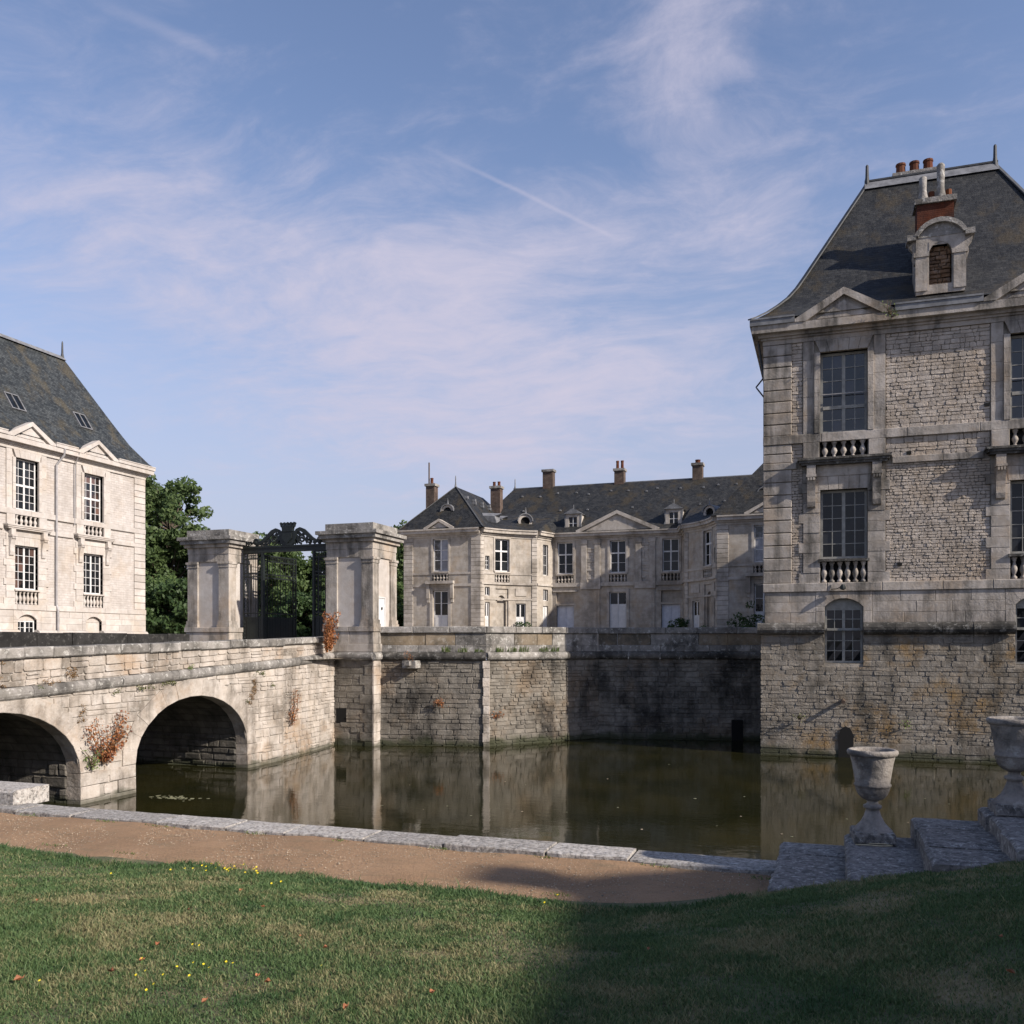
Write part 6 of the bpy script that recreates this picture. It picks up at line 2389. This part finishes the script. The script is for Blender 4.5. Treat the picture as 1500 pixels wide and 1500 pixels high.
V[:, 0] = B + np.stack([-wx, -wy, 0 * wx], 1)
V[:, 1] = B + np.stack([wx, wy, 0 * wx], 1)
mid = B + np.stack([lx * 0.35, ly * 0.35, hgt * 0.62], 1)
V[:, 2] = mid + np.stack([wx, wy, 0 * wx], 1) * 0.8
V[:, 3] = mid - np.stack([wx, wy, 0 * wx], 1) * 0.8
V[:, 4] = B + np.stack([lx, ly, hgt], 1)
base_i = (np.arange(n) * 5)[:, None]
tri = np.concatenate([base_i + np.array([[0, 1, 2]]), base_i + np.array([[0, 2, 3]]), base_i + np.array([[3, 2, 4]])], 0)
rn = np.repeat(np.clip(gg.uniform(0, 1, n) * 0.7 + 0.3 * lush - 0.35 * near_edge, 0, 1), 5)
go = np_mesh('grass', V.reshape(-1, 3), tri, rn, 'grass_blade')
tag(go, 'short mown grass, green with dry straw-coloured patches', 'grass', kind='stuff')

# scattered grit on the path
n = 9000
X = gg.uniform(-10.5, -0.4, n)
Y = gg.uniform(7.15, 8.9, n)
s = gg.uniform(0.003, 0.008, n) * np.where(gg.uniform(0, 1, n) < 0.04, 1.8, 1)
oc = np.array([[1, 0, 0], [-1, 0, 0], [0, 1, 0], [0, -1, 0], [0, 0, 0.8], [0, 0, -0.5]], float)
of = np.array([[0, 2, 4], [2, 1, 4], [1, 3, 4], [3, 0, 4], [2, 0, 5], [1, 2, 5], [3, 1, 5], [0, 3, 5]])
V = np.stack([X, Y, np.full(n, 1.888)], 1)[:, None, :] + oc[None] * s[:, None, None] * gg.uniform(0.6, 1.4, (n, 6, 1))
tri = (np.arange(n) * 6)[:, None, None] + of[None]
o = np_mesh('gravel', V.reshape(-1, 3), tri.reshape(-1, 3), np.repeat(gg.uniform(0, 1, n), 6), 'pebble')
tag(o, 'loose pale grit scattered over the sandy path', 'gravel', kind='stuff')

# weeds creeping along the path edges
EDGE = [(-9.6, 8.86, 0.10), (-8.35, 8.88, 0.07), (-7.5, 8.87, 0.12), (-6.2, 8.88, 0.08), (-5.1, 8.86, 0.06), (-3.9, 8.88, 0.10), (-2.7, 8.87, 0.07), (-1.6, 8.88, 0.09), (-0.55, 8.75, 0.10),
        (-6.9, 7.62, 0.10), (-5.6, 7.58, 0.09), (-7.9, 7.66, 0.07), (-3.6, 7.55, 0.07), (-2.2, 7.6, 0.06)]
for k, (x, y, w_) in enumerate(EDGE):
    kerb_side = y > 8
    T = thing('path_weed', (x, y, 1.89), 'tiny weed sprouting where the path meets the kerb' if kerb_side else 'tiny weed straying from the lawn onto the path', 'weed',
              'weeds along the kerb' if kerb_side else 'weeds along the lawn edge')
    mb = MB()
    for q in range(22):
        a = gg.uniform(0, 6.28)
        ln = gg.uniform(0.015, 0.045)
        bx, by = x + gg.normal() * w_, y + gg.normal() * 0.018
        tx, ty = bx + ln * math.cos(a), by + ln * math.sin(a)
        mb.add([(bx - 0.003, by, 1.885), (bx + 0.003, by, 1.885), ((bx + tx) / 2 + 0.004, (by + ty) / 2, 1.885 + ln * 0.6), (tx, ty, 1.885 + ln * 0.7), ((bx + tx) / 2 - 0.004, (by + ty) / 2, 1.885 + ln * 0.6)], [(0, 1, 2, 3, 4)])
    mb.build('leaves', 'weed_leaf', T)

# fallen leaves on the lawn, read off the photograph
def ground_hit(px_, py_):
    q = (px_ - 750) / 1328
    c, s_ = math.cos(TH), math.sin(TH)
    d = (q * c - s_, q * s_ + c, (940 - py_) / 1328)
    t_ = 2.0
    while t_ < 14:
        if EYE + d[2] * t_ < float(lawn_z(d[0] * t_, d[1] * t_)):
            break
        t_ += 0.01
    return d[0] * t_, d[1] * t_


LEAFP = [(28, 1446, 0.07), (163, 1433, 0.055), (208, 1416, 0.05), (231, 1393, 0.06), (353, 1311, 0.05), (377, 1440, 0.05), (392, 1449, 0.055), (477, 1397, 0.045), (55, 1326, 0.04),
         (385, 1336, 0.04), (633, 1465, 0.06), (507, 1487, 0.06), (1480, 1437, 0.05), (1466, 1383, 0.04), (300, 1478, 0.05), (440, 1380, 0.035), (276, 1340, 0.035), (950, 1400, 0.04)]
for i, (a, b, sz_) in enumerate(LEAFP):
    x, y = ground_hit(a, b)
    z = float(lawn_z(x, y)) + 0.035
    mb = MB()
    rot = g.uniform(0, 6.28)
    pts = [(0, -1, 0.0), (0.35, -0.75, 0.12), (0.62, -0.2, 0.25), (0.45, 0.35, 0.15), (0.15, 0.7, 0.1), (0, 1.1, 0.28), (-0.15, 0.7, 0.1), (-0.5, 0.35, 0.2), (-0.6, -0.2, 0.32), (-0.35, -0.75, 0.1)]
    vs = [(x, y, z)]
    for (u_, v_, w_) in pts:
        vs.append((x + sz_ * 0.40 * (u_ * math.cos(rot) - v_ * math.sin(rot)), y + sz_ * 0.40 * (u_ * math.sin(rot) + v_ * math.cos(rot)), z + sz_ * (w_ + g.uniform(0, 0.12))))
    fs = [(0, 1 + k, 1 + (k + 1) % 10) for k in range(10)]
    mb.add(vs, fs, g.random())
    o = mb.build('fallen_leaf', 'dead_leaf')
    tag(o, 'small curled russet leaf lying on the lawn', 'leaf', 'fallen leaves on the lawn')
# yellow flowers
FL = [(275 + i * 9.3 + g.uniform(-5, 5), 1278 + g.uniform(-5, 4)) for i in range(12)] + [(g.uniform(300, 345), g.uniform(1278, 1284)) for _ in range(6)] + [(335 + g.uniform(-6, 60), 1283 + g.uniform(-3, 4)) for _ in range(7)]
FL += [(282, 1425), (297, 1427), (330, 1423), (340, 1425), (198, 1443), (212, 1437), (238, 1443), (276, 1444), (213, 1466), (224, 1457), (258, 1431), (57, 1452), (281, 1397), (291, 1398), (470, 1429), (397, 1303), (411, 1300), (249, 1282), (162, 1288), (816, 1320), (797, 1331), (305, 1432), (207, 1418)]
fm = None
for (a, b) in FL:
    x, y = ground_hit(a, b)
    z = float(lawn_z(x, y))
    h = 0.055 if b > 1350 else 0.05
    r_ = 0.008 if b > 1350 else 0.011
    T = thing('yellow_flower', (x, y, z), 'tiny yellow flower standing in the grass', 'flower', 'yellow flowers in the lawn')
    mb = MB()
    tube(mb, [(x, y, z), (x + 0.006, y, z + h)], 0.0016, 4, 0.5)
    mb.build('stem', 'flower_stem', T)
    mb = MB()
    vs = [(x + 0.006, y, z + h)]
    tl = Vector((g.uniform(-0.5, 0.5), -0.5 + g.uniform(-0.3, 0.3), 1)).normalized()
    t1 = tl.orthogonal().normalized()
    t2 = tl.cross(t1)
    fs = []
    for k in range(5):
        for (da, rr, up) in ((-0.5, 0.75, 0.25), (0.0, 1.0, 0.35), (0.5, 0.75, 0.25)):
            an = 2 * math.pi * k / 5 + da
            p_ = Vector(vs[0]) + (t1 * math.cos(an) + t2 * math.sin(an)) * r_ * rr + tl * r_ * up
            vs.append(tuple(p_))
        fs += [(0, 1 + 3 * k, 2 + 3 * k), (0, 2 + 3 * k, 3 + 3 * k)]
    mb.add(vs, fs, 0.5)
    mb.build('petals', 'yellow_petal', T)

# ================================================================ plants on the masonry
def climber(name, c, spread, n, size, mat, label, cat, seed, nrm=(1, 0, 0), stems=6, down=0.0, thick=0.12):
    """leaves hanging on a wall face: a plant with stems and leaf mass"""
    gq = np.random.default_rng(seed)
    nv = Vector(nrm)
    uv = Vector((-nv.y, nv.x, 0)).normalized()
    T = thing(name, c, label, cat)
    cen = []
    st = MB()
    for k in range(stems):
        a = gq.uniform(-1, 1) * spread[0]
        tip = Vector(c) + uv * a + Vector((0, 0, 1)) * (gq.uniform(0.25, 1.0) * spread[1] - down * spread[1]) + nv * gq.uniform(0.02, thick)
        m_ = (Vector(c) + tip) / 2 + uv * gq.uniform(-0.1, 0.1) + nv * 0.05
        tube(st, [c, tuple(m_), tuple(tip)], 0.018, 5, 0.5, r1=0.006)
        for q in np.linspace(0.2, 1.0, 6):
            p_ = Vector(c).lerp(tip, q) + uv * gq.uniform(-0.1, 0.1) + nv * gq.uniform(0, 0.06)
            cen.append(tuple(p_))
    st.build('stem', 'twig', T)
    V_, F_, sh_ = leaf_cloud(cen, [0.16] * len(cen), max(2, n // len(cen)), size, 0.7, 0.1, seed)
    # keep leaves in front of the wall
    q = (V_ - np.array(c)) @ np.array(nrm)
    V_ = V_ + np.outer(np.maximum(0.015 - q, 0), np.array(nrm))
    np_mesh('leaves', V_, F_, sh_, mat, T)
    return T


climber('creeper', (BX + 0.05, 18.75, 0.92), (0.68, 1.3), 1100, 0.036, 'red_leaf', 'red and orange creeper on the bridge pier between the two arches', 'creeper', 4, stems=12)
climber('weed', (BX + 0.05, 18.35, 0.85), (0.3, 0.55), 160, 0.035, 'weed_leaf', 'green weed at the foot of the red creeper on the bridge', 'plant', 5, stems=6)
climber('red_shrub', (-17.95, 30.25, 3.70), (0.55, 1.45), 2300, 0.042, 'red_leaf', 'russet leaved shrub growing on the bridge end against the gate pier', 'shrub', 6, nrm=(0.99, 0.137, 0), stems=12, thick=0.3)
climber('creeper', (-17.85, 27.75, 1.15), (0.32, 1.3), 420, 0.03, 'red_leaf', 'thin reddish creeper on the rough abutment below the gate', 'creeper', 7, nrm=(0.99, 0.137, 0), stems=5)
for k, (y, z, w_, n_, mt, lb) in enumerate(((20.3, 2.86, 0.35, 130, 'moss_leaf', 'mossy weed tuft under the bridge cordon, just left of the full arch'),
                                        (21.25, 2.92, 0.30, 130, 'moss_leaf', 'mossy weed tuft under the bridge cordon, above the full arch'),
                                        (19.2, 2.80, 0.12, 40, 'moss_leaf', 'small moss cushion under the bridge cordon over the pier'),
                                        (25.6, 3.06, 0.28, 90, 'moss_leaf', 'mossy weed tuft under the cordon at the far end of the bridge'),
                                        (26.4, 2.62, 0.10, 40, 'moss_leaf', 'round moss cushion on the wall right of the full arch'),
                                        (22.15, 3.38, 0.08, 40, 'weed_leaf', 'little green weed on top of the bridge cordon'),
                                        (16.75, 3.05, 0.10, 40, 'weed_leaf', 'green weed hanging over the cordon above the left arch'),
                                        (24.95, 2.2, 0.09, 36, 'moss_leaf', 'moss cushion on the right haunch of the full arch'))):
    T = thing('wall_plant', (BX, y, z), lb, 'plant', 'weeds on the bridge')
    cen = [(BX + 0.05, y + gg.uniform(-w_, w_), z + gg.uniform(-0.07, 0.04)) for _ in range(8)]
    V_, F_, sh_ = leaf_cloud(cen, [0.07] * 8, n_ // 8, 0.024, 0.6, 0.2, 40 + k)
    V_[:, 0] = np.maximum(V_[:, 0], BX + 0.015)
    np_mesh('leaves', V_, F_, sh_, mt, T)
# dry, brown growth on the bridge
for k, (y, z, w_, h_, n_, lb) in enumerate(((17.75, 3.22, 0.16, 0.22, 260, 'brown dry growth on the bridge parapet above the pier'), (17.1, 3.08, 0.3, 0.10, 220, 'brown dry growth trailing onto the bridge cordon'),
                                           (15.6, 3.15, 0.16, 0.28, 240, 'brown dry growth at the bridge parapet by the picture edge'), (25.35, 2.65, 0.13, 0.35, 300, 'brown dry growth on the wall right of the full arch crown'),
                                           (25.2, 2.25, 0.16, 0.18, 220, 'brown dry growth on the right haunch of the full arch'), (18.05, 2.2, 0.10, 0.2, 120, 'olive brown growth on the bridge wall over the left pier edge'))):
    T = thing('dry_growth', (BX, y, z), lb, 'plant', 'dry growth on the bridge')
    cen = [(BX + 0.03, y + gg.normal() * w_ * 0.6, z + gg.normal() * h_ * 0.6) for _ in range(14)]
    V_, F_, sh_ = leaf_cloud(cen, [0.06] * 14, n_ // 14, 0.020, 0.6, 0.1, 240 + k)
    V_[:, 0] = np.maximum(V_[:, 0], BX + 0.012)
    np_mesh('leaves', V_, F_, sh_, 'dry_leaf', T)
# tufts on the court cordon
TUF = [(-14.15, 32.97, 0.25), (-13.5, 33.12, 0.22), (-12.85, 33.25, 0.15), (-12.19, 33.75, 0.24), (-11.83, 34.2, 0.22), (-11.47, 34.65, 0.26), (-10.87, 35.4, 0.26), (-10.51, 35.85, 0.22)]
for k, (x, y, h) in enumerate(TUF):
    T = thing('grass_tuft', (x, y - 0.08, 3.69), 'tuft of yellow-green weeds sprouting on the sunlit court cordon', 'plant', 'weed tufts on the court cordon')
    mb = MB()
    for q in range(26):
        a = gg.uniform(0, 6.28)
        ln = h * gg.uniform(0.5, 1.1)
        bx, by = x + gg.uniform(-0.2, 0.2), y - 0.10 + gg.uniform(-0.04, 0.04)
        tx, ty = bx + 0.3 * ln * math.cos(a), by + 0.3 * ln * math.sin(a)
        w_ = 0.012
        mb.add([(bx - w_, by, 3.69), (bx + w_, by, 3.69), ((bx + tx) / 2 + w_, (by + ty) / 2, 3.69 + ln * 0.6), (tx, ty, 3.69 + ln), ((bx + tx) / 2 - w_, (by + ty) / 2, 3.69 + ln * 0.6)], [(0, 1, 2, 3, 4)])
    mb.build('blades', 'weed_leaf', T)
for (nm, c, lb, sd) in (('weed', (-15.42, 32.3, 3.42), 'brown weed sprouting on the stone water spout', 8),):
    climber(nm, c, (0.2, 0.3), 50, 0.03, 'red_leaf', lb, 'plant', sd, nrm=(0.2, -0.97, 0), stems=4)
climber('creeper', (-14.4, 32.72, 1.6), (0.4, 0.5), 150, 0.035, 'red_leaf', 'brown dry creeper patch in the middle of the court wall', 'creeper', 9, nrm=(0.21, -0.977, 0), stems=8, down=0.4)
climber('creeper', (-12.28, 33.56, 1.15), (0.28, 0.4), 90, 0.035, 'red_leaf', 'brown creeper patch at the sunlit fold of the court wall', 'creeper', 10, nrm=(0.78, -0.625, 0), stems=6, down=0.2)
# weeds on the right pavilion
climber('weed', (2.15, 34.02, 15.35), (0.28, 0.95), 60, 0.035, 'weed_leaf', 'wispy yellow weed growing from the pavilion cornice at the pediment foot', 'plant', 12, nrm=(0, -1, 0), stems=6, down=0.35)
climber('weed', (2.6, 34.25, 1.12), (0.09, 0.3), 40, 0.035, 'weed_leaf', 'green weed in the pavilion wall just above the moat', 'plant', 13, nrm=(0, -1, 0), stems=4)
climber('weed', (-0.9, 34.25, 1.3), (0.12, 0.2), 30, 0.035, 'moss_leaf', 'mossy weed low on the pavilion wall near its corner', 'plant', 14, nrm=(0, -1, 0), stems=4)
# shrubs along the far facade
for k, (x, y, w_, h, lb) in enumerate(((-21.6, 66.0, 0.9, 2.2, 'dark shrub against the sunlit curved corner of the chateau'), (-10.3, 66.4, 0.9, 2.4, 'dark shrub at the shaded right end of the chateau centre'),
                                       (-5.0, 61.6, 1.1, 2.6, 'dark shrub before the chateau wing beside the tall pavilion'), (-6.9, 61.9, 1.3, 1.7, 'low dark shrub left of the chateau wing door'),
                                       (-19.0, 66.9, 0.7, 1.5, 'low shrub before the left ground-floor door of the chateau'), (-3.2, 60.4, 1.1, 3.4, 'tallest dark shrub half hidden by the tall pavilion corner'),
                                       (-11.8, 67.0, 0.7, 1.6, 'small dark shrub before the right ground-floor door of the chateau'))):
    T = thing('shrub', (x, y, ZG), lb, 'shrub', 'shrubs along the chateau')
    cen = [(x + gg.normal() * w_ * 0.5, y + gg.normal() * w_ * 0.4, ZG + h * gg.uniform(0.15, 0.95)) for _ in range(26)]
    V_, F_, sh_ = leaf_cloud(cen, [0.32] * 26, 45, 0.09, 0.7, 0.3, 60 + k)
    np_mesh('leaves', V_, F_, sh_, 'dark_leaf', T)
    mb = MB()
    for q in range(4):
        e = cen[q]
        tube(mb, [(x, y, ZG), ((x + e[0]) / 2, (y + e[1]) / 2, ZG + h * 0.3), e], 0.04, 5, 0.5, r1=0.012)
    mb.build('stem', 'bark', T)


# ================================================================ trees beyond the court
def tree(x, y, top_z, w, label, mat, seed, low=0.25, leafs=9000, lsz=0.30, z0=ZG):
    gq = np.random.default_rng(seed)
    T = thing('tree', (x, y, z0), label, 'tree', 'trees beyond the court')
    H = top_z - z0
    tk = MB()
    base = Vector((x, y, z0))
    hub = base + Vector((gq.normal() * 0.2, gq.normal() * 0.2, H * 0.72))
    tube(tk, [tuple(base), tuple(base.lerp(hub, 0.35) + Vector((0.15, 0, 0))), tuple(base.lerp(hub, 0.7)), tuple(hub)], H * 0.026, 9, 0.5, r1=H * 0.006)
    cen, rad = [], []
    for k in range(85):
        t_ = gq.uniform(0.0, 1.0)
        zz = low * H + (1 - low) * H * t_
        prof = math.sin(math.pi * min(0.97, 0.12 + 0.80 * (1 - t_))) ** 0.65
        a = gq.uniform(0, 2 * np.pi)
        rr = w * 0.5 * prof * math.sqrt(gq.uniform(0.15, 1.0))
        e = base + Vector((math.cos(a) * rr, math.sin(a) * rr, zz))
        s0 = base.lerp(hub, min(1.0, max(0.18, (zz / H) * 0.85 - 0.12)) / 0.72 if zz / H < 0.8 else 1.0)
        m_ = s0.lerp(e, 0.55) + Vector((0, 0, -0.03 * H))
        tube(tk, [tuple(s0), tuple(m_), tuple(e)], H * 0.008, 5, 0.5, r1=H * 0.0015)
        for q in range(5):
            cen.append((e.x + gq.normal() * w * 0.075, e.y + gq.normal() * w * 0.075, e.z + gq.normal() * H * 0.035))
            rad.append(w * 0.088 * gq.uniform(0.7, 1.3))
    tk.build('trunk', 'bark', T)
    V_, F_, sh_ = leaf_cloud(cen, rad, max(10, leafs // len(cen)), lsz, 0.75, 0.25, seed + 1)
    np_mesh('crown', V_, F_, sh_, mat, T)


TREES = [(-74.0, 89, 22.9, 11.0, 'tall broad green tree between the sunlit pavilion and the gate', 'oak_leaf', 0.12, 15000, 0.27),
         (-66.5, 78, 10.2, 9.0, 'low bright green tree at the foot of the tall broad tree', 'young_leaf', 0.03, 8000, 0.22),
         (-60.5, 74, 9.6, 7.0, 'low dark bush close behind the farther gate pier', 'dark_leaf', 0.02, 7000, 0.22),
         (-64.0, 92, 15.5, 10.0, 'dark tree seen through the gate beside the farther pier', 'dark_leaf', 0.05, 9000, 0.27),
         (-56.5, 84, 14.2, 8.5, 'green tree seen through the middle of the open gate', 'oak_leaf', 0.03, 10000, 0.25),
         (-51.0, 88, 13.6, 8.0, 'green tree seen through the gate beside the nearer pier', 'young_leaf', 0.03, 9000, 0.25),
         (-52.5, 104, 16.0, 11.0, 'paler tree farther back behind the gate opening', 'young_leaf', 0.05, 8000, 0.3),
         (-45.2, 92, 16.4, 9.0, 'tree showing between the nearer gate pier and the chateau wing', 'oak_leaf', 0.04, 9000, 0.27),
         (-40.2, 80, 9.4, 5.5, 'bright low tree beside the chateau wing behind the gate pier', 'young_leaf', 0.02, 6000, 0.2),
         (-47.0, 76, 8.6, 6.0, 'low dark bush closing the foot of the gate opening', 'dark_leaf', 0.01, 7000, 0.22),
         (-82.5, 92, 15.0, 10.0, 'tree mostly hidden behind the sunlit pavilion', 'oak_leaf', 0.1, 6000, 0.3)]
for i, (x, y, tz, w_, lb, mt, low, nl, ls) in enumerate(TREES):
    tree(x, y, tz, w_, lb, mt, 100 + 7 * i, low, int(nl * 2.4), ls)

# floating scraps on the moat
for k in range(26):
    px_, py_ = [(890, 1141), (905, 1183), (1018, 1170), (1145, 1222), (1160, 1226), (1090, 1167), (620, 1186), (655, 1181), (690, 1195), (765, 1189), (1355, 1170), (1390, 1178), (1085, 1196),
                (770, 1150), (830, 1190), (740, 1145), (560, 1180), (1240, 1200), (1330, 1205), (980, 1120), (700, 1150), (600, 1150), (1180, 1145), (1050, 1210), (940, 1215), (820, 1128)][k]
    q = (px_ - 750) / 1328
    d = (q * math.cos(TH) - math.sin(TH), q * math.sin(TH) + math.cos(TH), (940 - py_) / 1328)
    t_ = -EYE / d[2]
    x, y = d[0] * t_, d[1] * t_
    r_ = (0.07 if k in (2,) else 0.03) * g.uniform(0.6, 1.3)
    mb = MB()
    pts = [(x + r_ * math.cos(a) * g.uniform(0.6, 1.2), y + r_ * math.sin(a) * g.uniform(0.6, 1.2), 0.006) for a in np.linspace(0, 2 * math.pi, 8)[:-1]]
    mb.add([(x, y, 0.012)] + pts, [(0, 1 + i, 1 + (i + 1) % 7) for i in range(7)])
    tag(mb.build('floating_leaf', 'pebble' if k % 3 == 0 else 'scum'), 'small pale scrap of leaf floating on the moat', 'leaf', 'scraps floating on the moat')
# raft of weed by the bridge arch
mb = MB()
for k in range(60):
    x, y = -16.2 + gg.normal() * 0.35, 19.6 + gg.normal() * 0.14
    r_ = gg.uniform(0.02, 0.06)
    vs = [(x + r_ * math.cos(a), y + r_ * math.sin(a), 0.005) for a in np.linspace(0, 2 * math.pi, 7)[:-1]]
    mb.add(vs + [(x, y, 0.012)], [(i, (i + 1) % 6, 6) for i in range(6)])
tag(mb.build('duckweed', 'scum'), 'raft of pale duckweed on the water before the full arch', 'duckweed', kind='stuff')
# sunken branch
mb = MB()
tube(mb, [(4.0, 17.6, -0.01), (3.2, 18.6, 0.015), (2.4, 20.4, 0.0)], 0.05, 5)
tag(mb.build('branch', 'dry_stalk'), 'drowned pale branch lying in the shallow water by the urns', 'branch')

# ================================================================ garden house on the upper terrace, outside the picture: its shade lies over the steps and lawn
GH = thing('garden_house', (17, -2, 3.0), 'stone garden house on the upper terrace shading the steps', 'building')
mb = MB()
wbox(mb, 12.9, 21.7, -9.9, 4.7, 1.0, 10.6, 0.5)
mb.build('wall', 'rubble', GH)
hip_roof('roof', 'slate', GH, 12.6, 22.0, -10.3, 5.0, (4.6, 4.6), (4.6, 4.6), [(0, 10.74), (0.1, 10.9), (1, 12.9)])
chimney(GH, 12.75, 13.15, 4.45, 4.85, 10.6, 11.2, 0)
mb = MB()                                   # lean-to at its end
frG = Fr((12.6, 5.0, 0), (0, 1, 0), (1, 0, 0))
prism(mb, frG, [(0.01, 1.0), (4.2, 1.0), (4.2, 7.9), (0.01, 10.6)], 0.3, 8.6, 0.5)
mb.build('lean_to', 'rubble', GH)
mb = MB()
prism(mb, frG, [(0.01, 10.62), (4.45, 7.76), (4.45, 7.9), (0.01, 10.78)], 0.0, 8.9, 0.5)
mb.build('lean_to_roof', 'slate', GH)
for y in (-6, -2, 2):
    f = Fr((12.9, y, 0), (0, -1, 0), (-1, 0, 0))
    window(GH, f, -0.7, 0.7, 5, 7.6, 0.06, [(0, 1, 4)], each=False)
